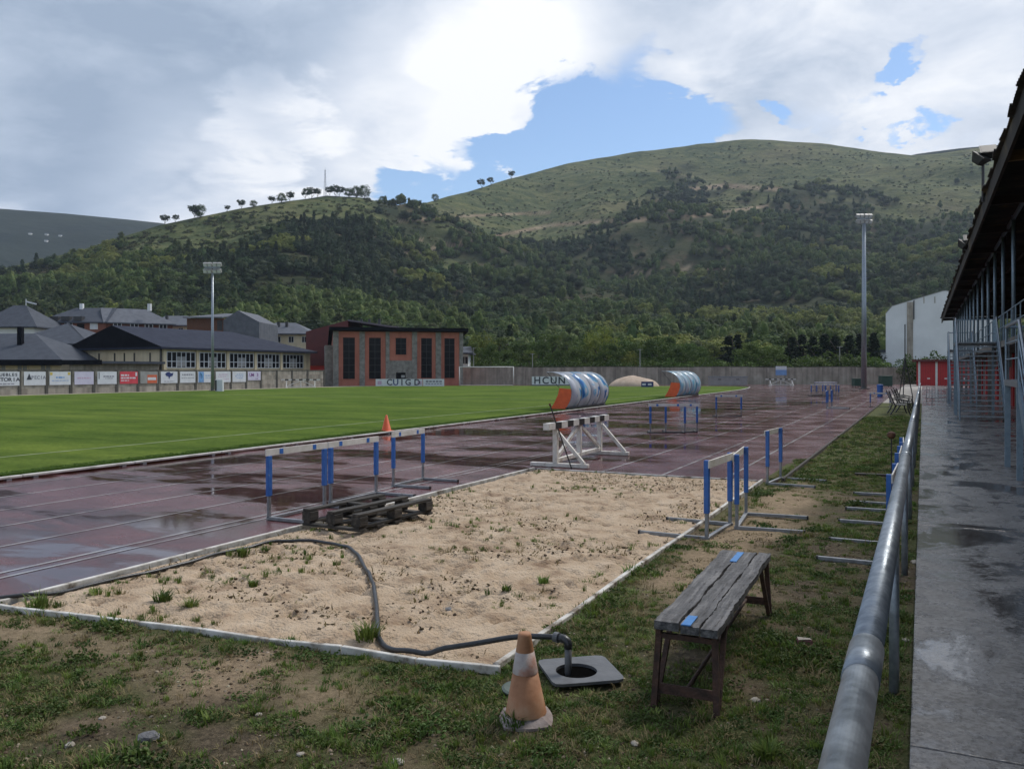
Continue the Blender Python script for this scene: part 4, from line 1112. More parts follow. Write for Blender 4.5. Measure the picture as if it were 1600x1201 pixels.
# ---- houses whose roofs show between
def small_house(px0, px1, pye, pyr, Z, label, wm, rm, ends=(0.6, 0.6), chim=0):
    c = D(px0, Z); w = (px1 - px0) / F * Z
    h = thing('house', label, 'house', (c.x, c.y, 0), A)
    MB().box(0.4, w - 0.4, 0.4, 9, -0.3, HZ(pye, Z)).build('wall', MATS[wm], h)
    m_ = MB(); hip_roof(m_, 0, w, 0, 9.4, HZ(pye, Z) + 0.02, HZ(pyr, Z + 4), ends, 0.4, 'x'); r = m_.build('roof', MATS[rm], h)
    nw = max(1, int(w / 2.6))
    for q in range(nw): window(h, 1.4 + q * (w - 2.8) / max(1, nw - 1), HZ(pye, Z) - 1.7, 0.9, 1.1, 0.4)
    for q in range(chim): MB().box(w * 0.3 + q * 1.6, w * 0.3 + q * 1.6 + 0.5, 2.6, 3.1, HZ(pyr, Z) - 1.2, HZ(pyr, Z) + 0.3).build('chimney', MATS['dark_metal'], r)
    return h
small_house(232, 292, 508, 493, 175, 'cream house with pale slate roof behind the brick block', 'cream', 'slate_pale', (0.4, 0.4), 1)
small_house(402, 486, 521, 504, 165, 'cream house with pale roof and two dark chimneys', 'cream', 'slate_pale', (0.5, 0.9), 2)
small_house(712, 735, 551, 541, 130, 'small white house with grey roof right of the orange building', 'white_wall', 'slate', (0.5, 0.5))

# ---- tall blank white building on the right, and the shed before it
Zw = 165; kx = Zw / F
c = D(1384, Zw)
wb = thing('blank_white_building', 'tall blank white gable building with a brown vertical stripe', 'building', (c.x, c.y, 0), A - 0.47)
def wz(p): return HZ(p, Zw)
prof = [(0, 490), (9, 479), (29, 473), (79, 458.5), (84, 458), (98, 463), (135, 476), (150, 480)]
pts = [(x * kx, wz(z)) for x, z in prof]
n = len(pts)
V = [(0, 0, -.3), (150 * kx, 0, -.3)] + [(x, 0, z) for x, z in reversed(pts)]
V2 = [(x, 14, z) for x, _, z in V]
N_ = len(V)
MB().add(V + V2, [tuple(range(N_)), tuple(reversed(range(N_, 2 * N_)))] + [(i, i + N_, (i + 1) % N_ + N_, (i + 1) % N_) for i in range(N_)]).build('wall', MATS['white_wall'], wb)
MB().box(30 * kx, 38.5 * kx, -0.12, 0.0, -0.3, wz(473)).build('brown_stripe', MATS['concrete_wall'], wb)
MB().box(39 * kx, 40.5 * kx, -0.16, -0.01, wz(500), wz(471)).build('flue', MATS['dark_metal'], wb)
for x in (53, 68): MB().box(x * kx, (x + 1.2) * kx, -0.05, 0.0, wz(476), wz(466)).build('stain_strip', MATS['concrete_wall'], wb)
for a, b_ in zip(pts[:-1], pts[1:]): MB().bar((a[0], 0.3, a[1] + 0.06), (b_[0], 0.3, b_[1] + 0.06), 0.7, 0.12, up=(0, 0, 1)).build('roof_edge', MATS['pvc_grey'], wb)
MB().box(-17 * kx, -0.02, 2, 9, -0.3, wz(550)).build('low_wing', MATS['white_wall'], wb)
MB().box(-18 * kx, -0.02, 1.6, 9.2, wz(550) + .003, wz(546)).build('wing_roof', MATS['slate'], wb)

Zr = 112; kx = Zr / F
c = D(1428, Zr)
rs = thing('red_shed', 'small flat-roofed shed with bright red doors and white piers', 'shed', (c.x, c.y, 0), A - 0.47)
zt = HZ(565, Zr)
MB().box(0.3, 92 * kx, 0.05, 5, -0.1, zt).build('wall', MATS['red_door'], rs)
for x in (6, 30, 56, 84): MB().box(x * kx, (x + 3.0) * kx, -0.12, 0.04, -0.1, zt).build('pier', MATS['white_paint'], rs)
for x in (9.6, 33.6, 59.6):
    d_ = MB().box(x * kx, (x + 20) * kx, -0.02, 0.03, 0.0, zt - 0.3).build('door', MATS['red_door'], rs)
    for q in range(1, 6): MB().box((x + q * 3.4) * kx - 0.01, (x + q * 3.4) * kx + 0.01, -0.03, -0.021, 0.05, zt - 0.35).build('groove', MATS['dark_red'], d_)
    MB().box((x + 9) * kx, (x + 13) * kx, -0.045, -0.031, 0.9, 1.05).build('handle', MATS['white_paint'], d_)
MB().box(-0.2, 93 * kx, -0.7, 5.3, zt + 0.003, zt + 0.28).build('roof', MATS['dark_red'], rs)
# ================================================================== GRANDSTAND
mat('fibre_roof', [(0.012, 0.011, 0.010), (0.030, 0.026, 0.020), (0.10, 0.072, 0.028)], 0.9, 0.95, 0.4, 10, coords='World', pos=[0.36, 0.56, 0.72])
mat('purlin_wood', [(0.16, 0.10, 0.04), (0.30, 0.20, 0.08)], 2.0, 0.8, 0.3, stretch=(0.3, 3, 3))
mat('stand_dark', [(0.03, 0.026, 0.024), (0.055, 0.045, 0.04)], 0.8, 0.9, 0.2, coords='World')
mat('stand_concrete', [(0.13, 0.12, 0.105), (0.2, 0.185, 0.165)], 0.9, 0.9, 0.2, coords='World', streak=0.3)
gs = thing('grandstand', 'roofed grandstand with dark corrugated roof on pale steel posts', 'grandstand')
SY0, SY1 = -8.0, 103.0
def roof_z(x): return 7.72 + (x - 1.75) * 0.02
def corrugated():
    ys = np.arange(SY0, SY1, 0.05)
    xs = np.array([1.75, 4.0, 7.0, 11.0])
    X, Y = np.meshgrid(xs, ys)
    wob = 0.02 * np.sin(Y * 0.8) + 0.015 * np.sin(Y * 2.3)
    jag = (np.floor(Y / 1.1) % 2) * 0.05
    X = X - (X < 1.8) * (jag + 0.03 * np.sin(Y * 1.3))
    Z = roof_z(X) + 0.03 * np.cos(Y * 2 * PI / 0.2) + wob
    V = np.stack([X, Y, Z], -1).reshape(-1, 3); Fc = grid_faces(len(xs), len(ys))
    o = mesh_np('roof_sheet', V, Fc, MATS['fibre_roof'], gs)
    s = o.modifiers.new('thick', 'SOLIDIFY'); s.thickness = 0.02; s.offset = 1
    return o
rsheet = corrugated()
MB().bar((1.86, SY0, 7.42), (1.86, SY1, 7.42), 0.08, 0.52).build('eave_board', MATS['fibre_roof'], rsheet)
yy = SY0 + 1
while yy < SY1:
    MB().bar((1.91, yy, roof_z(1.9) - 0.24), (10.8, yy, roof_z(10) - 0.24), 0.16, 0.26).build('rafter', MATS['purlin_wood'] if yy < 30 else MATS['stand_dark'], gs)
    yy += 6.4
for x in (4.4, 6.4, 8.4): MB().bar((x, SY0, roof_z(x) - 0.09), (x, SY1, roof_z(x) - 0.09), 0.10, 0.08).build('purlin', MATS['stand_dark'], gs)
yy = 9.0
while yy < SY1:
    MB().cyl((2.95, yy, 3.22), (2.95, yy, roof_z(2.95) - 0.14), 0.065, n=12).build('post', MATS['blue_steel'], gs, smooth=True)
    yy += 4.4
MB().bar((2.95, 9, roof_z(2.95) - 0.23), (2.95, SY1, roof_z(2.95) - 0.23), 0.08, 0.14).build('post_beam', MATS['blue_steel'], gs)
MB().box(2.85, 11.0, 17.3, SY1, 2.95, 3.2).build('deck', MATS['stand_concrete'], gs)
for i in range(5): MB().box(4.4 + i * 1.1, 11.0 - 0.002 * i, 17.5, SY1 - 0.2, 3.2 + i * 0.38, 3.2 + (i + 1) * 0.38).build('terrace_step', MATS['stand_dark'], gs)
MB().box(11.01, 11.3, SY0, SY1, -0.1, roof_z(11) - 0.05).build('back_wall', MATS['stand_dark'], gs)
MB().box(4.4, 4.6, 9.0, SY1, 0.0, 2.949).build('front_wall', MATS['stand_concrete'], gs)
for i, yy in enumerate(np.arange(12.0, SY1 - 2, 5.2)):
    dd = MB().box(4.36, 4.399, yy, yy + 1.2, 0.08, 2.2).build('door', MATS['red_door'], gs)
    MB().box(4.33, 4.359, yy + 0.12, yy + 0.2, 1.0, 1.2).build('handle', MATS['grey_steel'], dd)
    MB().box(4.30, 4.399, yy - 1.4, yy - 1.05, 0.0, 2.94).build('pier', MATS['red_door'], gs)
for yy in np.arange(23.5, SY1, 8.8): MB().box(3.02, 3.2, yy, yy + 0.18, 0.0, 2.94).build('column', MATS['stand_concrete'], gs)
# balustrade along the front of the deck, with gaps at the stairs
rail = MB()
for y0, y1 in ((21.0, 41.3), (43.0, 55.5), (57.2, SY1)):
    for z in (3.75, 4.25): MB().cyl((2.88, y0, z), (2.88, y1, z), 0.022, n=8).build('balustrade_rail', MATS['blue_steel'], gs)
    for q in np.arange(y0, y1, 1.6): MB().cyl((2.88, q, 3.2), (2.88, q, 4.25), 0.02, n=8).build('balustrade_post', MATS['blue_steel'], gs)

def staircase(y0, rise, n, label, x0=1.48, x1=2.84, land=1.7, pick=True):
    s = thing('steel_staircase', label, 'staircase', (x0, y0, 0.075), 0, 'steel staircases of the grandstand')
    w = x1 - x0; going = 0.28; h = rise / n; yt = going * n
    for sx in (0.03, w - 0.03):
        MB().add([(sx - .02, -0.05, 0), (sx + .02, -0.05, 0), (sx + .02, 0.25, 0), (sx - .02, 0.25, 0), (sx - .02, yt, rise - 0.32), (sx + .02, yt, rise - 0.32), (sx + .02, yt, rise), (sx - .02, yt, rise), (sx - .02, -0.05, 0.2), (sx + .02, -0.05, 0.2)],
                 [(0, 3, 2, 1), (3, 4, 5, 2), (4, 7, 6, 5), (7, 8, 9, 6), (8, 0, 1, 9), (0, 8, 7, 4, 3), (1, 2, 5, 6, 9)]).build('stringer', MATS['blue_steel'], s)
    for i in range(n):
        MB().box(0.055, w - 0.055, i * going, i * going + 0.27, (i + 1) * h - 0.05, (i + 1) * h).build('tread', MATS['galvanised'], s)
    lp = MB().box(0, w + 0.1, yt + 0.005, yt + land, rise - 0.12, rise).build('landing', MATS['grey_steel'], s)
    for sx in (0.03, w - 0.03):
        for p, q in ((-0.0, 0.0), (yt * 0.5, rise * 0.5), (yt, rise), (yt + land - 0.05, rise)):
            MB().cyl((sx, p, q - 0.05), (sx, p, q + 1.05), 0.024, n=8).build('baluster_post', MATS['blue_steel'], s)
        for dz, r in ((1.05, 0.028), (0.72, 0.016), (0.4, 0.016)):
            MB().tube([(sx, 0, dz), (sx, yt, rise + dz), (sx, yt + land, rise + dz)], r, 8).build('handrail' if dz > 1 else 'rail', MATS['galvanised'] if dz > 1 else MATS['blue_steel'], s, smooth=True)
        for q in range(int(land / 0.14) if pick else 0):
            yy = yt + 0.1 + q * 0.14
            MB().cyl((sx, yy, rise), (sx, yy, rise + 1.04), 0.009, n=6).build('picket', MATS['blue_steel'], s)
    for q in range(int(w / 0.12)):
        MB().cyl((0.08 + q * 0.12, yt + land - 0.02, rise), (0.08 + q * 0.12, yt + land - 0.02, rise + 1.04), 0.009, n=6).build('picket', MATS['blue_steel'], s)
    MB().cyl((0.03, yt + land - 0.02, rise + 1.05), (w - 0.03, yt + land - 0.02, rise + 1.05), 0.024, n=8).build('handrail', MATS['blue_steel'], s)
    for px_, py_ in ((0.05, yt + 0.1), (0.05, yt + land - 0.1), (w - 0.05, yt + land - 0.1)):
        MB().box(px_ - 0.05, px_ + 0.05, py_ - 0.05, py_ + 0.05, 0, rise - 0.121).build('support_post', MATS['blue_steel'], s)
    return s
staircase(14.6, 1.75, 9, 'nearest steel staircase, cut off by the right picture edge', land=2.6, pick=False)
staircase(36.8, 3.15, 16, 'steel staircase with open treads facing the path, middle one', x0=1.25)
staircase(51.0, 3.15, 16, 'farther steel staircase seen left of the middle one', x0=1.32, x1=2.6)
def spotlight(px, Z, pyb, pyt, label):
    c = D(px, Z); zb, zt = HZ(pyb, Z), HZ(pyt, Z)
    s = thing('roof_floodlight', label, 'floodlight', (c.x, c.y, roof_z(1.75) + 0.03), A)
    hh = zt - roof_z(1.75)
    MB().cyl((0, 0, -0.3), (0, 0, hh - 0.1), 0.045, n=10).build('pole', MATS['dark_metal'], s)
    for dx_, dz_, rx in ((-0.16, -0.08, 0.5), (0.1, 0.14, -0.4)):
        M_ = Matrix.Translation((dx_, -0.1, hh + dz_ - 0.1)) @ Euler((0.7, 0, rx)).to_matrix().to_4x4()
        m_ = MB()
        vs = [Vector((x * s_, y * s_, z)) for z, s_ in ((-0.16, 0.12), (0.14, 0.24)) for x, y in ((-1, -1), (1, -1), (1, 1), (-1, 1))]
        m_.add([M_ @ v for v in vs], [(3, 2, 1, 0), (4, 5, 6, 7), (0, 1, 5, 4), (1, 2, 6, 5), (2, 3, 7, 6), (3, 0, 4, 7)])
        hd = m_.build('lamp_head', MATS['dark_metal'], s)
        MB().add([M_ @ Vector((x * 0.2, y * 0.2, 0.145)) for x, y in ((-1, -1), (1, -1), (1, 1), (-1, 1))], [(0, 1, 2, 3)]).build('lens', MATS['black'], hd)
spotlight(1536, 27.3, 300, 243, 'twin floodlight on a pole above the grandstand eave')
spotlight(1509, 38.3, 400, 378, 'farther small twin floodlight on the grandstand eave')

# ================================================================== FLOODLIGHT MASTS
def mast(px, Z, pyt, r, label):
    c = D(px, Z); zt = HZ(pyt, Z)
    s = thing('floodlight_mast', label, 'mast', (c.x, c.y, 0), A)
    MB().cyl((0, 0, -0.1), (0, 0, zt - 0.9), r, r * 0.6, 16).build('pole', MATS['galvanised'], s, smooth=True)
    MB().cyl((0, 0, 0.0), (0, 0, 0.12), r * 2, n=16).build('base_plate', MATS['stand_concrete'], s)
    w = 0.75
    for zz in (zt - 0.85, zt - 0.3): MB().bar((-w, 0, zz), (w, 0, zz), 0.09, 0.09).build('cross_arm', MATS['galvanised'], s)
    for zz in (zt - 0.72, zt - 0.1):
        for x in (-w + 0.08, -0.25, 0.25, w - 0.08):
            ld = MB().bar((x, -0.16, zz + 0.0), (x, 0.10, zz + 0.16), 0.38, 0.34).build('lamp', MATS['pvc_grey'], s)
            MB().bar((x, -0.17, zz - 0.01), (x, -0.164, zz - 0.006), 0.32, 0.28).build('lens', MATS['pvc_white'], ld)
    if r > 0.19:
        for q in range(int(zt / 1.4)): MB().bar((r * 0.6, -0.02, 4 + q * 0.9), (r * 0.6 + 0.35, -0.02, 4 + q * 0.9), 0.02, 0.02).build('rung', MATS['galvanised'], s)
mast(332, 82.0, 413, 0.16, 'slim floodlight mast before the bannered wall')
mast(1350, 92.0, 337, 0.30, 'tall thick floodlight mast at the far end of the track')

# ================================================================== RAILING along the path
RX = -0.16
rg = thing('railing', 'galvanised steel tube railing between verge and path', 'railing', (RX, 0, 0))
ys_ = list(np.arange(-1.6, 64, 3.37)) 
joint = -1.0
spans = [(-2.0, 2.75), (2.75, 9.6), (9.6, 15.7), (15.7, 21.8), (21.8, 33), (33, 45), (45, 57), (57, 64)]
for y0, y1 in spans:
    MB().tube([(0, y0 + 0.004, 1.12), (0.003, (y0 + y1) / 2, 1.123), (0, y1 - 0.004, 1.12)], 0.049, 32).build('top_tube', MATS['galvanised'], rg, smooth=True)
    MB().tube([(0, y1 - 0.16, 1.12), (0, y1 + 0.14, 1.12)], 0.0525, 32).build('sleeve', MATS['galvanised'], rg, smooth=True)
for q in range(20):
    yy = 5.74 - 3.37 * 2 + q * 3.37
    if yy > 63.5: break
    MB().cyl((0.0, yy, -0.1), (0.0, yy, 1.09), 0.030, n=14).build('post', MATS['galvanised'], rg, smooth=True)

# ================================================================== HURDLES
def make_hurdle(w=1.22, h=0.95, feet=0.72, style='white'):
    """bar along local X, feet run to +Y"""
    r = thing('hurdle', 'hurdle', 'hurdle', group='athletics hurdles around the track')
    fm = MATS['grey_steel'] if style != 'dark' else MATS['dark_metal']
    for s in (-1, 1):
        x = s * (w / 2 - 0.06)
        p = MB().box(x - 0.022, x + 0.022, -0.018, 0.018, 0.03, h * 0.55).build('post', MATS['grey_steel'], r, bevel=0.004)
        MB().box(x - 0.033, x + 0.033, -0.026, 0.026, h * 0.34, h - (0.004 if style == 'plain' else 0.094)).build('sleeve', MATS['blue_paint'], p, bevel=0.004)
        f = MB().box(x - 0.022, x + 0.022, -0.03, feet, 0.004, 0.048).build('foot', fm, r, bevel=0.005)
        MB().box(x - 0.024, x + 0.024, feet, feet + 0.02, 0.002, 0.05).build('end_cap', MATS['black'], f)
    MB().box(-w / 2 + 0.08, w / 2 - 0.08, -0.022, 0.022, 0.006, 0.046).build('base_bar', fm, r, bevel=0.005)
    bm_ = {'white': 'white_paint', 'plain': 'old_white', 'dark': 'white_paint'}[style]
    yb = -0.0345 if style == 'plain' else 0.0
    b = MB().box(-w / 2, w / 2, yb - 0.0085, yb + 0.0085, h - 0.092, h).build('crossbar', MATS[bm_], r, bevel=0.003)
    if style == 'plain': return r
    for s in (-1, 1):
        MB().box(s * w * 0.27 - 0.035, s * w * 0.27 + 0.035, -0.0112, -0.0092, h - 0.080, h - 0.012).build('blue_mark', MATS['blue_mark'], b)
        MB().box(s * w * 0.27 - 0.035, s * w * 0.27 + 0.035, 0.0092, 0.0112, h - 0.080, h - 0.012).build('blue_mark', MATS['blue_mark'], b)
    return r
HP = {k: make_hurdle(style=k) for k in ('white', 'plain', 'dark')}
HU = {'white': False, 'plain': False, 'dark': False}
def hurdle(style, x, y, rz, label, sc=(1, 1, 1), tilt=0.0, z=0.0):
    o = HP[style] if not HU[style] else copy_tree(HP[style]); HU[style] = True
    o.location = (x, y, z); o.rotation_euler = (0, tilt, rz); o.scale = sc
    o['label'] = label
    return o
R90 = PI / 2
# bar along the track (local X -> +Y), feet to the right (+X): rotate by -90 turns +Y to +X
hurdle('white', -7.88, 9.34, -R90, 'white-topped blue hurdle on the track nearest the black hose', (1.06, 1, 1))
hurdle('white', -7.95, 10.74, -R90, 'middle of the three blue hurdles lined up beside the pallet', (1.06, 1, 0.99))
hurdle('white', -8.22, 12.70, -R90 + 0.02, 'farthest of the three blue hurdles beside the sand pit', (0.9, 1, 0.99))
hurdle('plain', -2.26, 10.48, R90 - 0.05, 'bare blue hurdle on the sand pit edge with feet lying on the sand', (0.97, 1.15, 1))
hurdle('plain', -2.15, 11.35, -R90 + 0.08, 'blue hurdle back to back with another, feet pointing to the railing', (1.0, 1.1, 1))
hurdle('plain', -2.40, 15.70, -R90 - 0.10, 'blue hurdle at the far right corner of the sand pit', (0.82, 1.1, 1))
for i, (y, lab) in enumerate(((9.98, 'nearest blue hurdle pushed against the railing'), (12.46, 'second blue hurdle pushed against the railing'), (14.2, 'third blue hurdle pushed against the railing'))):
    hurdle('plain', -0.30, y, R90 + 0.02 * (i - 1), lab, (1.02 if i != 2 else 0.9, 0.95, 1))
hurdle('dark', -7.32, 26.40, A, 'front hurdle of the pair standing on the wet track', (1.0, 0.7, 1))
hurdle('dark', -7.02, 26.95, A, 'rear hurdle of the pair standing on the wet track', (0.92, 0.7, 0.98))
hurdle('dark', -7.58, 37.1, A + 0.05, 'single white-barred hurdle beyond the pair on the wet track', (1.0, 0.7, 1))
hurdle('plain', -4.55, 47.5, -R90 + A * 0.1, 'edge-on blue hurdle far down the track', (0.9, 1.5, 1))
hurdle('plain', -4.40, 48.3, -R90 + A * 0.1, 'edge-on blue hurdle just behind another far down the track', (0.9, 1.0, 1.02))
hurdle('dark', -2.1, 50.3, A * 0.3, 'blue hurdle at the end of the grass verge', (0.9, 1.0, 0.85))
for i, (px, Zd) in enumerate(((1279, 67.0), (1287, 68.2), (1296, 69.6), (1300, 66.5))):
    c = D(px, Zd)
    hurdle('dark', c.x, c.y, A + 0.06 * i, '%s hurdle from the left in the distant white bunch' % ORD[i], (1.05, 1.0, 0.98))
c = D(1290, 71)
tb_ = thing('folding_table', 'pale table top behind the distant bunch of hurdles', 'table', (c.x, c.y, 0), A)
MB().box(-0.85, 0.85, -0.35, 0.35, 0.98, 1.04).build('table_top', MATS['pvc_lilac'], tb_)
for x in (-0.75, 0.75):
    for y in (-0.28, 0.28): MB().cyl((x, y, 0), (x, y, 0.98), 0.025, n=8).build('leg', MATS['grey_steel'], tb_)

# ================================================================== STEEPLECHASE BARRIERS
def barrier(loc, rz, label, sc=1.0, L_=3.96):
    r = thing('steeplechase_barrier', label, 'barrier', loc, rz, group='steeplechase barriers')
    r.scale = (sc, sc, sc)
    n = 11
    for i in range(n):
        y0 = -L_ / 2 + L_ * i / n; y1 = y0 + L_ / n
        MB().box(-0.064, 0.064, y0 + 0.001, y1 - 0.001, 0.80, 0.93).build('beam_block', MATS['white_paint'] if i % 2 == 0 else MATS['black'], r)
    for y in (-1.45, 0.0, 1.45):
        MB().box(-0.05, 0.05, y - 0.05, y + 0.05, 0.09, 0.80).build('post', MATS['old_white'], r, bevel=0.006)
    for y in (-1.45, 1.45):
        MB().box(-0.55, 0.72, y - 0.06, y + 0.06, 0.008, 0.088).build('foot', MATS['old_white'], r, bevel=0.008)
        MB().bar((0.0515, y, 0.72), (0.62, y, 0.09), 0.07, 0.07).build('brace', MATS['old_white'], r)
    MB().box(-0.045, 0.045, -1.385, 1.385, 0.095, 0.18).build('ground_beam', MATS['old_white'], r, bevel=0.008)
    for s in (-1, 1): MB().bar((0.0, s * 0.055, 0.78), (0.0, s * 1.38, 0.2), 0.06, 0.07).build('brace', MATS['old_white'], r)
    return r
barrier((-6.90, 17.62, 0.0), 0.03, 'black and white steeplechase barrier at the end of the sand pit')
c = D(1220, 112); barrier((c.x, c.y, 0), A - R90, 'tiny black and white barrier at the far wall under the blue sign', 1.0, 4.0)
c = D(470, 98); barrier((c.x, c.y, 0.0), A - R90 + 0.2, 'distant black and white barrier against the left wall', 1.1)
lp = thing('leaning_pole', 'thin dark pole leaning over the steeplechase barrier', 'pole', (0, 0, 0))
e0, e1 = Vector((-6.42, 15.98, 0.0)), Vector((-6.78, 15.72, 1.28))
MB().cyl(e0, e1, 0.014, n=8).build('shaft', MATS['dark_metal'], lp); MB().cyl(e1, e1 + (e1 - e0).normalized() * 0.06, 0.02, n=8).build('tip', MATS['rust'], lp)

# ================================================================== PALLET
mat('old_wood', [(0.012, 0.011, 0.010), (0.035, 0.031, 0.027), (0.085, 0.074, 0.062)], 3, 0.85, 0.5, 20, stretch=(6, 0.6, 6))
mat('old_wood_x', [(0.012, 0.011, 0.010), (0.035, 0.031, 0.027), (0.085, 0.074, 0.062)], 3, 0.85, 0.5, 20, stretch=(0.6, 6, 6))
pl = thing('wooden_pallet', 'dark weathered wooden pallet lying on the sand pit edge', 'pallet', (-6.50, 9.12, 0.09), math.radians(-4))
pl.scale = (1, 1, 1.35)
for x in (-0.4, 0.0, 0.4):
    for y in (-0.68, 0.0, 0.68): MB().box(x - 0.07, x + 0.07, y - 0.075, y + 0.075, 0.022, 0.105).build('block', MATS['old_wood'], pl, bevel=0.005)
    MB().box(x - 0.05, x + 0.05, -0.75, 0.75, 0.0, 0.02).build('bottom_board', MATS['old_wood'], pl)
    MB().box(x - 0.055, x + 0.055, -0.755, 0.755, 0.107, 0.132).build('top_board', MATS['old_wood'], pl, bevel=0.004)
for y in (-0.70, 0.70): MB().box(-0.47, 0.47, y - 0.05, y + 0.05, -0.024, -0.002).build('cross_board', MATS['old_wood_x'], pl)
for y in (-0.35, 0.0, 0.35): MB().box(-0.47, 0.47, y - 0.07, y + 0.07, -0.024, -0.002).build('bottom_plank', MATS['old_wood_x'], pl)
for y in (0.0,): MB().box(-0.345, -0.055, y - 0.05, y + 0.05, 0.107, 0.127).build('cross_board', MATS['old_wood_x'], pl)

# ================================================================== BENCH
bn = thing('wooden_bench', 'weathered grey plank bench on rusty iron legs beside the pit', 'bench', (-1.28, 6.0, 0.0), math.radians(1.5))
mat('bench_wood', [(0.030, 0.030, 0.032), (0.085, 0.085, 0.09), (0.19, 0.185, 0.185)], 3.2, 0.7, 0.8, 14, stretch=(9, 0.7, 9), bdist=0.01)
def plank(x0, x1, y0, y1, z0, z1, seed):
    ny = 60; V = []; Fc = []
    rr = random.Random(seed)
    for j in range(ny + 1):
        y = y0 + (y1 - y0) * j / ny
        a = 0.003 * math.sin(j * 0.5 + seed) + rr.uniform(-0.004, 0.004); b = 0.004 * math.sin(j * 0.37 + seed * 2) + rr.uniform(-0.004, 0.004)
        xa, xb = x0 + a, x1 + b
        dz = 0.004 * math.sin(j * 0.23 + seed)
        q = [(xa, z0), (xb, z0), (xb, z1 + dz + rr.uniform(-.003, .003)), ((xa * 2 + xb) / 3, z1 + dz - 0.004 + rr.uniform(-.005, .003)), ((xa + 2 * xb) / 3, z1 + dz + rr.uniform(-.005, .003)), (xa, z1 + dz + rr.uniform(-.003, .003))]
        ye = y + (rr.uniform(-0.03, 0.03) if j in (0, ny) else 0)
        V += [(x, ye, z) for x, z in q]
        if j:
            o = (j - 1) * 6
            Fc += [(o + k, o + (k + 1) % 6, o + 6 + (k + 1) % 6, o + 6 + k) for k in range(6)]
    Fc += [(5, 4, 3, 2, 1, 0), tuple(ny * 6 + k for k in range(6))]
    return MB().add(V, Fc).build('plank', MATS['bench_wood'], bn)
plank(-0.185, -0.045, -1.12, 1.06, 0.468, 0.515, 1); plank(-0.030, 0.085, -1.14, 1.10, 0.465, 0.512, 2); plank(0.098, 0.195, -1.12, 1.09, 0.468, 0.515, 3)
for y0, y1, x0, x1 in ((-1.13, -0.93, -0.02, 0.035), (0.66, 1.02, -0.055, -0.005)):
    MB().box(x0, x1, y0, y1, 0.5145, 0.521).build('blue_strip', MATS['strip_blue'], bn)
for s in (-1, 1):
    y = s * 1.0
    for sx in (-1, 1):
        MB().bar((sx * 0.165, y + s * 0.07, 0.44), (sx * 0.185, y + s * 0.12, 0.0), 0.035, 0.035, up=(0, 1, 0)).build('leg', MATS['rust_dark'], bn)
        MB().bar((sx * 0.165, y - s * 0.24, 0.44), (sx * 0.183, y + s * 0.075, 0.02), 0.03, 0.03, up=(0, 1, 0)).build('strut', MATS['rust_dark'], bn)
        MB().bar((sx * 0.165, y - s * 0.30, 0.452), (sx * 0.165, y + s * 0.10, 0.452), 0.03, 0.025).build('seat_bearer', MATS['rust_dark'], bn)
    MB().bar((-0.18, y + s * 0.07, 0.425), (0.18, y + s * 0.07, 0.425), 0.03, 0.03).build('end_rail', MATS['rust_dark'], bn)
    MB().bar((-0.18, y + s * 0.10, 0.12), (0.18, y + s * 0.10, 0.12), 0.012, 0.06).build('foot_plate', MATS['rust_dark'], bn)
MB().cyl((0.0, -1.09, 0.12), (0.0, 1.09, 0.12), 0.013, n=8).build('stretcher', MATS['rust_dark'], bn)

# ================================================================== CONES
mat('cone_faded', [(0.27, 0.12, 0.055), (0.36, 0.17, 0.085), (0.42, 0.25, 0.15)], 5, 0.7, 0.2)
mat('cone_band', [(0.30, 0.25, 0.23), (0.40, 0.36, 0.34), (0.36, 0.19, 0.14)], 7, 0.6, 0.2)
mat('cone_base', [(0.16, 0.12, 0.11), (0.36, 0.31, 0.29)], 7, 0.8, 0.3)
cn = thing('traffic_cone', 'faded orange traffic cone with grey band in the foreground', 'cone', (-2.04, 4.38, 0.0), 0.5)
cn.rotation_euler = (0.03, -0.02, 0.5)
MB().lathe([(0.118, 0.055), (0.116, 0.06), (0.072, 0.285)], 32).build('lower_sleeve', MATS['cone_faded'], cn, smooth=True)
MB().lathe([(0.0735, 0.285), (0.0530, 0.405)], 32).build('band', MATS['cone_band'], cn, smooth=True)
MB().lathe([(0.0522, 0.405), (0.040, 0.475), (0.039, 0.495), (0.034, 0.508), (0.016, 0.512)], 32).build('tip', MATS['cone_faded'], cn, smooth=True)
m_ = MB()
pr = []
for i in range(40):
    a = 2 * PI * i / 40
    q = 0.152 / max(abs(math.cos(a)), abs(math.sin(a))) ** 0.55
    pr.append((q * math.cos(a), q * math.sin(a)))
V = [(x, y, 0.004) for x, y in pr] + [(x, y, 0.022) for x, y in pr] + [(x * 0.66, y * 0.66, 0.056) for x, y in pr]
m_.add(V, [(i, (i + 1) % 40, (i + 1) % 40 + 40, i + 40) for i in range(40)] + [(i + 40, (i + 1) % 40 + 40, (i + 1) % 40 + 80, i + 80) for i in range(40)] + [tuple(range(80, 120))])
m_.build('base', MATS['cone_base'], cn)
c = Vector((0, 22.9, 0))
sc_ = thing('traffic_cone', 'small bright orange cone on the far kerb of the track', 'cone', (KX(c.y) - 0.28, c.y - 0.2, 0.045))
MB().lathe([(0.16, 0.03), (0.155, 0.035), (0.03, 0.52), (0.018, 0.53)], 20).build('body', MATS['orange'], sc_, smooth=True)
MB().box(-0.19, 0.19, -0.19, 0.19, 0.0, 0.03).build('base', MATS['orange'], sc_, bevel=0.01)

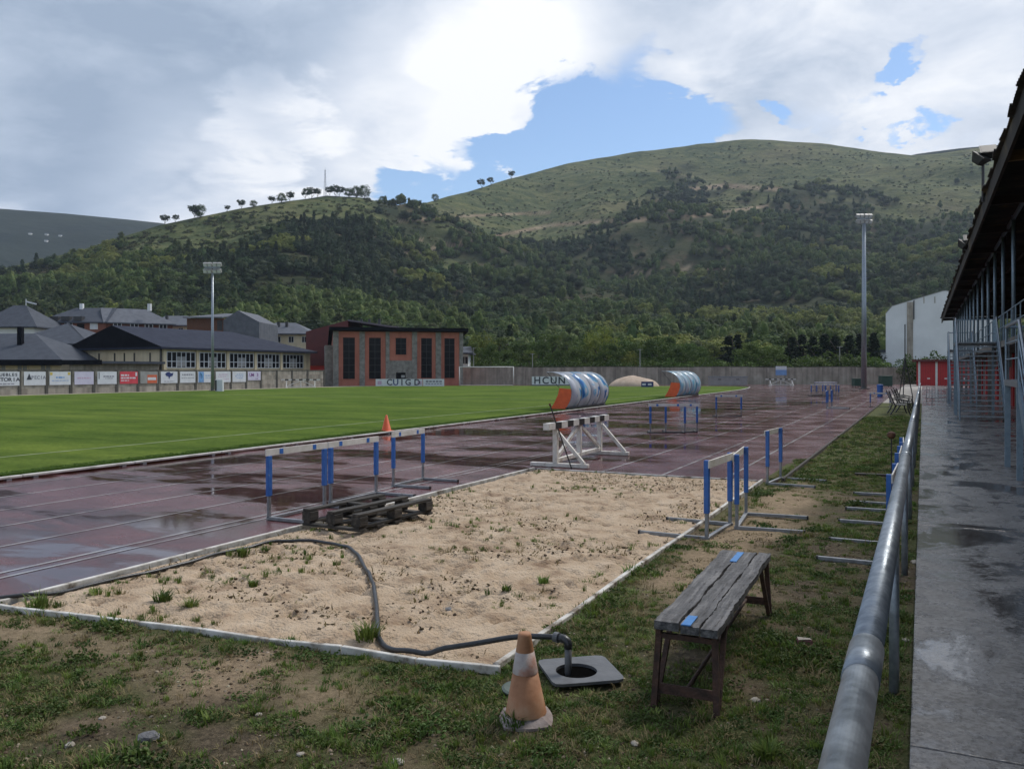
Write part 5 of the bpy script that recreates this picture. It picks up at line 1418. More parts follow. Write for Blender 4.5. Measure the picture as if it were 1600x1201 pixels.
# ================================================================== WATER VALVE: frame, stand pipe, hose
mat('grey_plastic', [(0.075, 0.08, 0.088), (0.125, 0.13, 0.14)], 6, 0.5, 0.15)
vf = thing('valve_box', 'grey square valve box frame with round opening by the cone', 'valve box', (-2.02, 5.17, 0.03), math.radians(38))
n = 48; hs = 0.235
out_ = []
for i in range(n):
    a = 2 * PI * i / n; q = 1 / max(abs(math.cos(a)), abs(math.sin(a)))
    out_.append((hs * math.cos(a) * min(q, 1.33), hs * math.sin(a) * min(q, 1.33)))
inn = [(0.135 * math.cos(2 * PI * i / n) - 0.03, 0.135 * math.sin(2 * PI * i / n) - 0.02) for i in range(n)]
V = [(x, y, 0.0) for x, y in out_] + [(x, y, 0.018) for x, y in out_] + [(x, y, 0.018) for x, y in inn] + [(x, y, -0.16) for x, y in inn]
j = lambda i: (i + 1) % n
MB().add(V, [(i, j(i), j(i) + n, i + n) for i in range(n)] + [(i + n, j(i) + n, j(i) + 2 * n, i + 2 * n) for i in range(n)] + [(i + 2 * n, j(i) + 2 * n, j(i) + 3 * n, i + 3 * n) for i in range(n)]).build('frame', MATS['grey_plastic'], vf)
MB().add([(x, y, -0.002) for x, y in inn], [tuple(range(n))]).build('opening', MATS['hole_shade'], vf)  # flat black disc above the soil, painting in the shade inside the hole
sp_ = thing('stand_pipe', 'short dark stand pipe with elbow rising from the valve box', 'pipe', (-2.07, 5.09, 0.06))
MB().cyl((0, 0, -0.05), (0, 0, 0.15), 0.023, n=16).build('riser', MATS['grey_plastic'], sp_, smooth=True)
MB().tube([(0, 0, 0.14), (0, 0, 0.165), (-0.008, 0.002, 0.185), (-0.03, 0.006, 0.195), (-0.08, 0.016, 0.195)], 0.028, 16).build('elbow', MATS['rubber'], sp_, smooth=True)
MB().cyl((-0.07, 0.014, 0.195), (-0.105, 0.021, 0.195), 0.033, n=16).build('collar', MATS['grey_plastic'], sp_)
def catmull(P, k=8):
    P = [Vector(p) for p in P]; out = []
    Q = [P[0] * 2 - P[1]] + P + [P[-1] * 2 - P[-2]]
    for i in range(1, len(Q) - 2):
        for t in range(k):
            t_ = t / k; a, b, c, d = Q[i - 1], Q[i], Q[i + 1], Q[i + 2]
            out.append(0.5 * ((2 * b) + (c - a) * t_ + (2 * a - 5 * b + 4 * c - d) * t_ ** 2 + (3 * b - a - 3 * c + d) * t_ ** 3))
    return out + [P[-1]]
hp = [(-2.17, 5.11, 0.255), (-2.45, 5.12, 0.215), (-2.75, 5.07, 0.14), (-3.05, 5.0, 0.075), (-3.32, 4.99, None), (-3.56, 5.12, None), (-3.85, 5.5, None), (-4.2, 5.98, None), (-4.65, 6.55, None),
      (-5.1, 7.05, None), (-5.45, 7.42, None), (-5.85, 7.72, None), (-6.35, 7.78, None), (-6.72, 7.5, None), (-6.78, 6.9, None), (-6.74, 6.2, None), (-6.85, 5.4, None), (-6.98, 4.85, 0.05), (-7.3, 4.4, 0.05), (-7.9, 4.0, 0.03)]
flag = [0.0 if z is None else 1.0 for _, _, z in hp]
hp = [tuple(p) for p in catmull([(x, y, sand_z(x, y) if z is None else z) for x, y, z in hp], 6)]
hp = [(x, y, z if flag[min(i // 6, len(flag) - 1)] and flag[min(i // 6 + 1, len(flag) - 1)] else -9) for i, (x, y, z) in enumerate(hp)]
def hose_z(x, y, z):
    if z > -1: return z
    return max(sand_z(x + a, y + b) for a in (-0.05, 0, 0.05) for b in (-0.05, 0, 0.05)) + 0.012
hz_ = [hose_z(*p) for p in hp]
hz_ = [hz_[0]] + [max((hz_[i - 1] + hz_[i] * 2 + hz_[i + 1]) / 4, 0.02) for i in range(1, len(hz_) - 1)] + [hz_[-1]]
hp = [(p[0], p[1], z) for p, z in zip(hp, hz_)]
ho = MB().tube(hp, 0.019, 12).build('water_hose', MATS['rubber'], None, smooth=True)
tag(ho, 'black water hose snaking over the sand from the stand pipe', 'hose')
lid = thing('cover_plate', 'round grey-green cover lying in the grass behind the cone', 'cover', (-2.24, 4.72, 0.03))
lid_ = MB().lathe([(0.11, 0.0), (0.115, 0.012), (0.10, 0.02), (0.02, 0.022)], 20).build('plate', mat('lid_green', [(0.05, 0.075, 0.062), (0.09, 0.115, 0.10)], 6, 0.6, 0.2), lid)
lid.rotation_euler = (0.06, 0.03, 0)
MB().box(-0.03, 0.03, -0.006, 0.006, 0.0225, 0.03).build('grip', MATS['rubber'], lid)

# ================================================================== small litter: brick, stones
mat('brick_pale', [(0.14, 0.06, 0.05), (0.22, 0.10, 0.09)], 14, 0.85, 0.3)
bk = thing('broken_brick', 'broken red brick with a pale top lying in the grass', 'brick', (-0.77, 6.40, 0.01), 0.4)
MB().add([(-.06, -.04, 0), (.055, -.045, 0), (.06, .04, 0), (-.05, .045, 0), (-.055, -.038, .055), (.05, -.04, .06), (.052, .036, .05), (-.045, .04, .058)], [(0, 3, 2, 1), (4, 5, 6, 7), (0, 1, 5, 4), (1, 2, 6, 5), (2, 3, 7, 6), (3, 0, 4, 7)]).build('body', MATS['brick_pale'], bk, bevel=0.006)
MB().add([(-.05, -.034, .0615), (.046, -.036, .0655), (.047, .032, .0555), (-.041, .036, .0635)], [(0, 1, 2, 3)]).build('mortar_face', MATS['pale_pebble'], bk)
mat('stone_mid', [(0.09, 0.09, 0.095), (0.17, 0.17, 0.18)], 20, 0.85, 0.4)
def stone(x, y, r, m, label, grp=None, flat=0.5):
    bm = bmesh.new(); bmesh.ops.create_icosphere(bm, subdivisions=2, radius=r)
    rr = random.Random(int(x * 1000 + y * 77))
    ax = [rr.uniform(0.7, 1.3) for _ in range(2)]
    for v in bm.verts:
        k = 1 + rr.uniform(-0.14, 0.14)
        v.co = Vector((v.co.x * ax[0] * k, v.co.y * ax[1] * k, v.co.z * flat * k))
    me = bpy.data.meshes.new('stone'); bm.to_mesh(me); bm.free(); me.materials.append(MATS[m])
    o = bpy.data.objects.new('stone', me); COL.objects.link(o); o.location = (x, y, verge_h(x, y) + r * flat * 0.3); o.rotation_euler = (0, 0, rr.uniform(0, 3))
    return tag(o, label, 'stone', grp)
def gz(px, py): p = G(px, py); return p.x, p.y
for px, py, r, m, lab in ((233, 1151, 0.062, 'stone_mid', 'flat grey stone in the grass at the bottom left'), (109, 1163, 0.035, 'pale_pebble', 'pale pebble left of the flat grey stone'),
                          (160, 1122, 0.025, 'pale_pebble', 'small pale pebble above the flat grey stone'), (622, 1189, 0.03, 'pale_pebble', 'pale stone chip at the bottom edge centre'),
                          (700, 955, 0.05, 'stone_mid', 'brownish stone half sunk in the sand pit'), (1180, 1098, 0.03, 'pale_pebble', 'pale pebble right of the bench legs'),
                          (470, 1178, 0.022, 'pale_pebble', 'pale pebble low in the grass left of the centre'), (992, 1165, 0.028, 'pale_pebble', 'pale pebble in the grass right of the cone'),
                          (1415, 1003, 0.03, 'pale_pebble', 'white stone at the foot of the railing'), (1432, 880, 0.05, 'pale_pebble', 'tan stone between railing and path'),
                          (404, 1115, 0.024, 'pale_pebble', 'pale pebble in the worn grass left of the centre')):
    x, y = gz(px, py); stone(x, y, r, m, lab)
# dark board on the verge, rusty ball on a stake
db = MB().box(-0.45, 0.45, -0.08, 0.08, 0.0, 0.03).build('dark_board', MATS['old_wood_x'], bevel=0.004); db.location = (-0.72, 17.4, 0.02); tag(db, 'dark board lying on the verge beside the railing', 'board')
rk = thing('rusty_ball_stake', 'rusty ball on a thin stake beside the railing', 'stake', (-0.52, 17.0, 0.0))
MB().lathe([(0.012, 0.0), (0.012, 0.76)], 8).build('stake', MATS['dark_metal'], rk)
bm = bmesh.new(); bmesh.ops.create_icosphere(bm, subdivisions=3, radius=0.075); 
for v in bm.verts: v.co.z = v.co.z * 0.92 + 0.82
me = bpy.data.meshes.new('ball'); bm.to_mesh(me); bm.free(); me.materials.append(MATS['rust']); q = bpy.data.objects.new('ball', me); COL.objects.link(q); q.parent = rk

# ================================================================== DUGOUTS
def dug_mat(name, pal, pos):
    m = bpy.data.materials.new(name); m.use_nodes = True
    N, L = m.node_tree.nodes, m.node_tree.links
    p = N['Principled BSDF']; p.inputs['Roughness'].default_value = 0.16; p.inputs['Specular IOR Level'].default_value = 0.5
    t = N.new('ShaderNodeTexCoord')
    w = N.new('ShaderNodeTexNoise'); w.inputs['Scale'].default_value = 0.75; w.inputs['Detail'].default_value = 3.5; w.inputs['Distortion'].default_value = 1.2
    L.new(t.outputs['Object'], w.inputs['Vector'])
    r = N.new('ShaderNodeValToRGB'); r.color_ramp.interpolation = 'LINEAR'
    e = r.color_ramp.elements
    e[0].position = pos[0]; e[0].color = (*pal[0], 1); e[1].position = pos[-1]; e[1].color = (*pal[-1], 1)
    for q, c in zip(pos[1:-1], pal[1:-1]): e.new(q).color = (*c, 1)
    L.new(w.outputs[0], r.inputs[0]); L.new(r.outputs[0], p.inputs['Base Color'])
    tl = N.new('ShaderNodeBsdfTranslucent'); L.new(r.outputs[0], tl.inputs[0])
    mx = N.new('ShaderNodeMixShader'); mx.inputs[0].default_value = 0.3
    L.new(p.outputs[0], mx.inputs[1]); L.new(tl.outputs[0], mx.inputs[2]); L.new(mx.outputs[0], N['Material Output'].inputs['Surface'])
    return m
WHT = (0.62, 0.65, 0.70); BLU = (0.05, 0.22, 0.55); CYA = (0.20, 0.50, 0.70); DRK = (0.05, 0.07, 0.16)
DM = [dug_mat('shell_print', [DRK, BLU, WHT, WHT, CYA, BLU], [0.32, 0.37, 0.39, 0.57, 0.60, 0.68]),
      dug_mat('shell_pale', [(0.22, 0.52, 0.68), (0.36, 0.62, 0.75), WHT, (0.50, 0.66, 0.75)], [0.38, 0.48, 0.53, 0.66])]
def dugout(x, y, L_, label, panels, sc=1.0):
    d = thing('dugout', label, 'dugout', (x, y, 0.045))
    d.scale = (sc, 1, sc)
    prof = catmull([(0.0, 0, 0.12), (0.22, 0, 0.55), (0.27, 0, 1.0), (0.10, 0, 1.45), (-0.28, 0, 1.80), (-0.75, 0, 1.96), (-1.12, 0, 1.97)], 5)
    n = len(panels)
    for i, m in enumerate(panels):
        y0, y1 = i * L_ / n, (i + 1) * L_ / n - 0.012
        V = [(p.x, yy, p.z) for yy in (y0, y1) for p in prof]; k = len(prof)
        ob_ = MB().add(V, [(q, q + 1, q + 1 + k, q + k) for q in range(k - 1)]).build('shell_panel', m, d, smooth=True, fix=False)
        s = ob_.modifiers.new('t', 'SOLIDIFY'); s.thickness = 0.012
    for i in range(n + 1):
        yy = i * L_ / n - 0.006
        MB().tube([(p.x + 0.02, yy, p.z) for p in prof], 0.014, 8).build('arch_rib', MATS['galvanised'], d, smooth=True)
    for p in (prof[-1], prof[0]): MB().cyl((p.x, 0, p.z), (p.x, L_, p.z), 0.022, n=8).build('edge_tube', MATS['galvanised'], d)
    for yy in (0.03, L_ - 0.05):
        lo = [p for p in prof if p.z < 1.16]
        pts = [(p.x - 0.02, p.z) for p in lo] + [(-0.42, 1.14), (-0.50, 0.8), (-0.68, 0.42), (-0.92, 0.05), (-0.05, 0.05)]
        nn = len(pts)
        MB().add([(a, yy, b) for a, b in pts] + [(a, yy + 0.02, b) for a, b in pts], [tuple(range(nn)), tuple(reversed(range(nn, 2 * nn)))] + [(i, (i + 1) % nn, (i + 1) % nn + nn, i + nn) for i in range(nn)]).build('end_panel', MATS['orange'], d)
        MB().cyl((-0.42, yy + 0.01, 1.14), (-1.1, yy + 0.01, 1.95), 0.015, n=6).build('end_stay', MATS['dark_metal'], d)
    MB().box(-0.55, -0.15, 0.1, L_ - 0.1, 0.42, 0.47).build('seat', MATS['ink_blue'], d)
    for yy in np.linspace(0.4, L_ - 0.4, 4): MB().box(-0.40, -0.30, yy - 0.03, yy + 0.03, 0, 0.419).build('seat_leg', MATS['grey_steel'], d)
    MB().box(-0.06, 0.10, 0.0, L_, 0.0, 0.14).build('sill', MATS['dark_metal'], d)
    return d
dugout(-15.95, 39.0, 5.5, 'nearer curved dugout with blue and white printed shell and orange end', [DM[0]] * 4, 0.95)
dugout(-16.15, 60.6, 6.4, 'farther curved dugout with pale blue shell and orange end', [DM[1]] * 4, 0.97)

# ================================================================== GOAL, SAND HEAP, CONTAINERS
gl = thing('football_goal', 'white football goal in front of the far wall', 'goal', (D(760, 111).x, D(760, 111).y, 0.045), A * 0.35)
gl.rotation_euler = (0, 0, A)
for x in (-3.55, 3.55):
    MB().cyl((x, 0, 0), (x, 0, 2.44), 0.06, n=12).build('post', MATS['white_paint'], gl, smooth=True)
    MB().tube([(x, 0, 2.44), (x, 0.8, 2.44), (x, 1.8, 0.02)], 0.025, 8).build('stay', MATS['white_paint'], gl)
MB().cyl((-3.61, 0, 2.44), (3.61, 0, 2.44), 0.06, n=12).build('crossbar', MATS['white_paint'], gl, smooth=True)
MB().cyl((-3.55, 1.8, 0.03), (3.55, 1.8, 0.03), 0.03, n=8).build('ground_bar', MATS['white_paint'], gl)
nm = MB()
mat('net_cord', [(0.22, 0.23, 0.22)], 4, 0.8)
for i in range(25):
    x = -3.5 + 7 * i / 24; nm.tube([(x, 0.0, 2.42), (x, 0.8, 2.40), (x, 1.3, 1.2), (x, 1.8, 0.03)], 0.004, 3, False)
for t in range(10):
    yy, zz = (0.8 + t * 0.1, 2.4 - t * 0.24)
    nm.tube([(-3.5, yy, zz), (3.5, yy, zz)], 0.004, 3, False)
nm.build('net', MATS['net_cord'], gl)
hm_ = D(990, 107)
bm = bmesh.new(); bmesh.ops.create_uvsphere(bm, u_segments=48, v_segments=24, radius=1)
for v in bm.verts:
    h_ = max(0.0, v.co.z)
    a = math.atan2(v.co.y, v.co.x)
    n_ = float(fbm(v.co.x * 2 + 5, v.co.y * 2 + 3, 1.2, 3, 81)) - 0.5
    rr = math.hypot(v.co.x, v.co.y)
    v.co = Vector((v.co.x * 3.2 * (1 + 0.1 * n_), v.co.y * 2.6, (h_ ** 1.25) * 1.35 * (1 + 0.25 * n_) - 0.05))
me = bpy.data.meshes.new('sand_heap'); bm.to_mesh(me); bm.free()
me.materials.append(mat('heap_sand', [(0.36, 0.27, 0.20), (0.48, 0.38, 0.29)], 1.5, 0.95, 0.5, 14)); me.polygons.foreach_set('use_smooth', [True] * len(me.polygons))
o = bpy.data.objects.new('sand_heap', me); COL.objects.link(o); o.location = (hm_.x, hm_.y, 0.0); o.rotation_euler = (0, 0, A); tag(o, 'pale heap of sand before the far wall', 'sand heap')
def block_box(px0, px1, py0, py1, Z, name, label, m, cat):
    c = D((px0 + px1) / 2, Z); w = (px1 - px0) / F * Z; z1 = HZ(py0, Z)
    t = thing(name, label, cat, (c.x, c.y, 0), A)
    MB().box(-w / 2, w / 2, -0.5, 0.5, 0.1, z1).build('body', MATS[m], t, bevel=0.03)
    MB().box(-w / 2 - 0.03, w / 2 + 0.03, -0.53, 0.53, z1 + 0.002, z1 + 0.09).build('lid', MATS[m], t, bevel=0.02)
    for x in (-w / 2 + 0.12, w / 2 - 0.12):
        for y in (-0.35, 0.35): MB().cyl((x - 0.03, y, 0.07), (x + 0.03, y, 0.07), 0.07, n=10).build('wheel', MATS['black'], t)
    return t
block_box(1375, 1392, 588, 604, 104, 'waste_container', 'large dark green waste container by the far wall', 'green_plastic', 'container')
block_box(1333, 1344, 592, 604, 105, 'waste_container', 'smaller green waste container left of the thick mast', 'green_plastic', 'container')
c = D(1137, 113); cb = thing('equipment_box', 'long low grey equipment box against the far wall', 'box', (c.x, c.y, 0), A)
MB().box(-2.5, 2.5, -0.5, 0.5, 0.05, 1.15).build('body', MATS['pvc_grey'], cb, bevel=0.03); MB().box(-2.55, 2.55, -0.55, 0.55, 1.152, 1.24).build('lid', MATS['galvanised'], cb)
for x in (-1.2, 1.2): MB().box(x - 0.2, x + 0.2, -0.53, -0.501, 0.8, 0.9).build('latch', MATS['dark_metal'], cb)
c = D(1375, 64)
bb = thing('blue_bin', 'tall blue plastic bin at the edge of the forecourt', 'bin', (c.x, c.y, 0.012), A)
MB().lathe([(0.17, 0.0), (0.19, 0.02), (0.22, 0.85), (0.235, 0.86), (0.235, 0.92), (0.2, 0.93)], 20).build('body', MATS['blue_paint'], bb, smooth=False)
MB().lathe([(0.2, 0.931), (0.19, 0.95), (0.05, 0.97)], 20).build('lid', MATS['ink_navy'], bb)
# white cabinet beside slim mast
c = D(343, 80.5); cab = thing('switch_cabinet', 'small white cabinet at the foot of the slim mast', 'cabinet', (c.x, c.y, 0), A)
MB().box(-0.35, 0.35, -0.2, 0.2, 0.0, 1.15).build('body', MATS['pvc_white'], cab, bevel=0.02); MB().box(-0.36, -0.2, -0.23, -0.201, 0.1, 1.1).build('door_edge', MATS['dark_metal'], cab)

# ================================================================== iron bench and tripod by the forecourt
ib = thing('iron_bench', 'black slatted iron bench on the verge beyond the railing', 'bench', (-1.0, 42.5, 0.0), math.radians(96))
for i in range(6): MB().box(-0.9, 0.9, -0.30 + i * 0.09, -0.24 + i * 0.09, 0.44, 0.47).build('seat_slat', MATS['dark_metal'], ib)
for i in range(6): MB().bar((-0.9, 0.27 + i * 0.035, 0.55 + i * 0.09), (0.9, 0.27 + i * 0.035, 0.55 + i * 0.09), 0.02, 0.06, up=(0, 0.3, 1)).build('back_slat', MATS['dark_metal'], ib)
for s in (-1, 1):
    x = s * 0.85
    for p in ([(x, -0.30, 0.44), (x, -0.33, 0.25), (x, -0.42, 0.0)], [(x, 0.20, 0.44), (x, 0.28, 0.22), (x, 0.42, 0.0)]): MB().tube(p, 0.03, 8).build('leg', MATS['dark_metal'], ib)
    MB().tube([(x, 0.20, 0.44), (x, 0.28, 0.6), (x, 0.47, 1.1)], 0.025, 8).build('back_stay', MATS['dark_metal'], ib)
    MB().tube([(x, 0.34, 0.70), (x, -0.05, 0.72), (x, -0.28, 0.66), (x, -0.30, 0.45)], 0.022, 8).build('armrest', MATS['dark_metal'], ib)
for i, (yy, lab) in enumerate(((45.2, 'second dark iron bench just behind the first by the railing'), (48.2, 'third dark iron bench farthest along the railing'))):
    c_ = copy_tree(ib); c_.location = (-0.85, yy, 0); c_['label'] = lab
tr = thing('tripod_stand', 'tall black tripod stand in front of the red shed', 'tripod', (*D(1414, 62).xy, 0.0))
for a in (0.3, 2.4, 4.5): MB().cyl((0.55 * math.cos(a), 0.55 * math.sin(a), 0), (0, 0, 3.0), 0.035, n=8).build('leg', MATS['dark_metal'], tr)
MB().cyl((0, 0, 2.2), (0, 0, 5.4), 0.04, n=8).build('mast', MATS['dark_metal'], tr)
MB().cyl((-0.3, 0, 1.2), (0.3, 0, 1.2), 0.02, n=6).build('spreader', MATS['dark_metal'], tr)
# low steel barrier frames on the path
for i, (x, y, lab) in enumerate(((1.0, 52.0, 'nearer low grey steel frame standing on the path'), (0.75, 58.0, 'farther low grey steel frame standing on the path'))):
    t = thing('crowd_barrier', lab, 'barrier', (x, y, 0.075), 0.1)
    MB().tube([(-0.55, 0, 0), (-0.55, 0, 0.95), (0.55, 0, 0.95), (0.55, 0, 0)], 0.022, 8).build('frame', MATS['grey_steel'], t)
    for q in range(6): MB().cyl((-0.4 + q * 0.16, 0, 0.25), (-0.4 + q * 0.16, 0, 0.93), 0.01, n=6).build('bar', MATS['grey_steel'], t)
    MB().cyl((-0.54, 0, 0.25), (0.54, 0, 0.25), 0.015, n=6).build('lower_rail', MATS['grey_steel'], t)
# ================================================================== VEGETATION
def leaf_cloud(rng, centers, radii, per, leaf, outward=0.6, origin=None, aspect=1.5, jit=0.55):
    """quads of about leaf metres scattered round clump centres, facing roughly outwards"""
    C = np.repeat(np.asarray(centers, float), per, 0); Rr = np.repeat(np.asarray(radii, float), per)
    n = len(C)
    d = rng.normal(size=(n, 3)); d /= np.linalg.norm(d, axis=1)[:, None]
    rad = Rr * rng.uniform(0.55, 1.05, n)
    P = C + d * rad[:, None] * np.array([1, 1, 0.8])
    if origin is not None:
        q = P - np.array(origin); q /= np.linalg.norm(q, axis=1)[:, None] + 1e-6; d = d * 0.55 + q * 0.8
    nrm = d * outward + rng.normal(size=(n, 3)) * jit + np.array([0, 0, 0.3])
    nrm /= np.linalg.norm(nrm, axis=1)[:, None]
    t = np.cross(nrm, rng.normal(size=(n, 3))); t /= np.linalg.norm(t, axis=1)[:, None]
    b = np.cross(nrm, t)
    s = leaf * rng.uniform(0.6, 1.3, n)[:, None]
    V = np.stack([P - t * s * aspect / 2, P - b * s / 2, P + t * s * aspect / 2 + nrm * s * 0.15, P + b * s / 2], 1).reshape(-1, 3)
    Fc = np.arange(len(V)).reshape(-1, 4)
    return V, Fc
def clumps_ellipsoid(rng, n, rx, rz, cz, lean=0.0, hollow=0.45):
    d = rng.normal(size=(n, 3)); d /= np.linalg.norm(d, axis=1)[:, None]
    r = rng.uniform(hollow, 1.0, n) ** 0.7
    p = d * r[:, None] * np.array([rx, rx, rz]); p[:, 2] += cz
    low = p[:, 2] < cz - rz * 0.75
    p[low, 2] = cz - rz * 0.5
    return p
def mesh_only(name, V, Fc, m):
    o = mesh_np(name, V, Fc, m, smooth=False); me = o.data
    COL.objects.unlink(o); bpy.data.objects.remove(o)
    return me
def foliage(name, dark, mid, light, rand=0.22):
    return mat(name, [dark, mid, light], 0.9, 0.75, coords='Object', rand=rand, transl=0.32, spec=0.25, detail=4)
LEAF = {'broad': foliage('leaf_broad', (0.030, 0.055, 0.012), (0.055, 0.095, 0.020), (0.10, 0.145, 0.035)),
        'poplar': foliage('leaf_poplar', (0.045, 0.075, 0.015), (0.085, 0.125, 0.028), (0.15, 0.18, 0.05)),
        'yellow': foliage('leaf_yellow', (0.08, 0.11, 0.02), (0.15, 0.18, 0.035), (0.24, 0.25, 0.06)),
        'conifer': foliage('leaf_conifer', (0.007, 0.016, 0.008), (0.014, 0.028, 0.013), (0.026, 0.042, 0.02), 0.15),
        'pine': foliage('leaf_pine', (0.016, 0.032, 0.012), (0.032, 0.056, 0.021), (0.056, 0.085, 0.034), 0.35),
        'oak': foliage('leaf_oak', (0.034, 0.056, 0.016), (0.064, 0.095, 0.027), (0.105, 0.138, 0.043), 0.5),
        'heath': foliage('leaf_heath', (0.05, 0.058, 0.022), (0.075, 0.085, 0.034), (0.11, 0.115, 0.05), 0.35)}
def crown(kind, seed):
    rng = np.random.default_rng(seed)
    if kind in ('broad', 'yellow'):
        c = clumps_ellipsoid(rng, 70, 2.6, 2.6, 4.6); r = rng.uniform(0.5, 1.0, 70)
        V, Fc = leaf_cloud(rng, c, r, 60, 0.17)
    elif kind == 'poplar':
        c = clumps_ellipsoid(rng, 64, 1.35, 4.2, 5.3); r = rng.uniform(0.4, 0.8, 64)
        V, Fc = leaf_cloud(rng, c, r, 54, 0.16)
    elif kind == 'conifer':
        z = rng.uniform(0.6, 9.6, 90); rad = (10 - z) * 0.20 * rng.uniform(0.4, 1.05, 90); a = rng.uniform(0, 2 * PI, 90)
        c = np.stack([rad * np.cos(a), rad * np.sin(a), z], -1); r = 0.28 + (10 - z) * 0.05
        V, Fc = leaf_cloud(rng, c, r, 26, 0.24)
    elif kind == 'pine':
        c = clumps_ellipsoid(rng, 30, 2.2, 1.4, 6.4); r = rng.uniform(0.5, 0.9, 30)
        V, Fc = leaf_cloud(rng, c, r, 26, 0.35)
    elif kind == 'bush':
        c = clumps_ellipsoid(rng, 34, 1.7, 1.2, 1.1); r = rng.uniform(0.35, 0.65, 34)
        V, Fc = leaf_cloud(rng, c, r, 60, 0.11)
    return mesh_only('crown', V, Fc, LEAF.get(kind, LEAF['broad']))
def trunk(kind, seed):
    rr = random.Random(seed); m = MB()
    top = {'broad': 5.0, 'yellow': 5.0, 'poplar': 8.0, 'conifer': 9.2, 'pine': 6.6, 'bush': 1.2}[kind]
    r0 = {'bush': 0.07, 'pine': 0.2}.get(kind, 0.24)
    path = [(rr.uniform(-.12, .12) * i, rr.uniform(-.12, .12) * i, top * i / 5 - 0.3) for i in range(6)]
    m.tube(path, [r0 * (1 - 0.16 * i) for i in range(6)], 7)
    if kind != 'conifer':
        for k in range(6):
            b = Vector(path[2 + k % 3]); a = rr.uniform(0, 2 * PI); l = top * rr.uniform(0.25, 0.42)
            e = b + Vector((math.cos(a) * l * 0.8, math.sin(a) * l * 0.8, l * 0.7))
            m.tube([b, (b + e) / 2 + Vector((0, 0, 0.12)), e], [r0 * 0.45, r0 * 0.3, r0 * 0.12], 5)
    o = m.build('trunk', MATS['bark'], None, smooth=True); me = o.data
    COL.objects.unlink(o); bpy.data.objects.remove(o)
    return me
TREES = {}
for kd, nv in (('broad', 3), ('yellow', 1), ('poplar', 2), ('conifer', 2), ('pine', 2), ('bush', 2)):
    TREES[kd] = [(crown(kd, 100 + 7 * i + len(kd)), trunk(kd, 5 + i)) for i in range(nv)]
THEIGHT = {'broad': 7.4, 'yellow': 7.4, 'poplar': 9.7, 'conifer': 10.0, 'pine': 8.0, 'bush': 2.4}
def tree(kind, loc, h, label, wide=1.0, group=None, name=None, cat='tree'):
    t = thing(name or {'conifer': 'conifer_tree', 'pine': 'pine_tree', 'poplar': 'poplar_tree', 'bush': 'shrub'}.get(kind, 'broadleaf_tree'), label, cat, loc, random.uniform(0, 6.28), group)
    s = h / THEIGHT[kind]; t.scale = (s * wide, s * wide, s)
    cm, tm = random.choice(TREES[kind])
    for nm, me in (('crown', cm), ('trunk', tm)):
        o = bpy.data.objects.new(nm, me); COL.objects.link(o); o.parent = t
    return t

# ---- trees standing behind the far wall, left to right in the picture
row = []     # (px, depth, top row, kind, width)
rr = random.Random(3)
for px, Z, top, kind, w in [
    (738, 150, 528, 'poplar', 1.1), (752, 160, 518, 'yellow', 0.9), (766, 146, 536, 'broad', 1.0), (782, 165, 522, 'poplar', 1.2), (797, 150, 545, 'broad', 1.1),
    (812, 168, 530, 'broad', 1.1), (826, 150, 540, 'poplar', 1.3), (843, 158, 530, 'broad', 1.0), (858, 172, 512, 'poplar', 1.5), (872, 148, 546, 'broad', 1.1),
    (886, 160, 524, 'poplar', 1.2), (903, 152, 540, 'broad', 1.2), (920, 168, 520, 'broad', 1.0), (936, 160, 510, 'yellow', 0.9), (951, 150, 535, 'broad', 1.1),
    (968, 165, 526, 'broad', 1.1), (985, 150, 548, 'yellow', 1.0), (1003, 160, 530, 'broad', 1.2), (1022, 150, 528, 'broad', 1.3), (1042, 165, 524, 'broad', 1.2),
    (1060, 152, 540, 'broad', 1.3), (1080, 162, 534, 'broad', 1.2), (1098, 150, 548, 'broad', 1.1), (1114, 168, 528, 'poplar', 1.4), (1138, 160, 522, 'conifer', 1.3),
    (1152, 165, 520, 'conifer', 1.2), (1176, 140, 533, 'broad', 1.35), (1206, 142, 538, 'broad', 1.2), (1236, 158, 524, 'conifer', 1.25), (1252, 160, 520, 'conifer', 1.3), (1270, 158, 523, 'conifer', 1.25),
    (1287, 160, 519, 'conifer', 1.3), (1306, 159, 522, 'conifer', 1.3), (1326, 160, 521, 'conifer', 1.25), (1346, 162, 518, 'conifer', 1.3), (1366, 160, 517, 'conifer', 1.25)]:
    row.append((px, Z, top, kind, w))
row.sort()
NAMEK = {'broad': 'round green broadleaf tree', 'yellow': 'yellow-green broadleaf tree', 'poplar': 'slender pale green tree', 'conifer': 'dark conifer'}
cnt = {}
for px, Z, top, kind, w in row:
    i = cnt.get(kind, 0); cnt[kind] = i + 1
    c = D(px + rr.uniform(-2, 2), Z, -0.1)
    if kind == 'conifer': w *= 1.5
    tree(kind, c, HZ(top, Z), '%s behind the far wall, %s of its kind from the left' % (NAMEK[kind], ORD[i]), w * rr.uniform(0.92, 1.08), 'trees behind the far wall')
for i, (px, Z, top) in enumerate([(760, 138, 560), (800, 136, 562), (850, 137, 560), (905, 138, 561), (960, 137, 562), (1010, 138, 560), (1055, 136, 562), (1105, 138, 561), (1150, 137, 558), (1238, 137, 562), (1262, 138, 556), (1284, 137, 552), (1316, 136, 556), (1345, 138, 554), (1366, 136, 560)]):
    c = D(px, Z, -0.1)
    tree('bush', c, HZ(top, Z) + 0.3, 'leafy shrub above the far wall, %s from the left' % ORD[i], 1.25, 'shrubs along the far wall', cat='shrub')
for i, (px, Z, top, lab) in enumerate([(1425, 125, 553, 'shrub left above the red shed roof'), (1452, 124, 548, 'taller shrub above the red shed roof')]):
    tree('bush', D(px, Z, -0.1), HZ(top, Z), lab, 0.8, 'shrubs behind the red shed', cat='shrub')
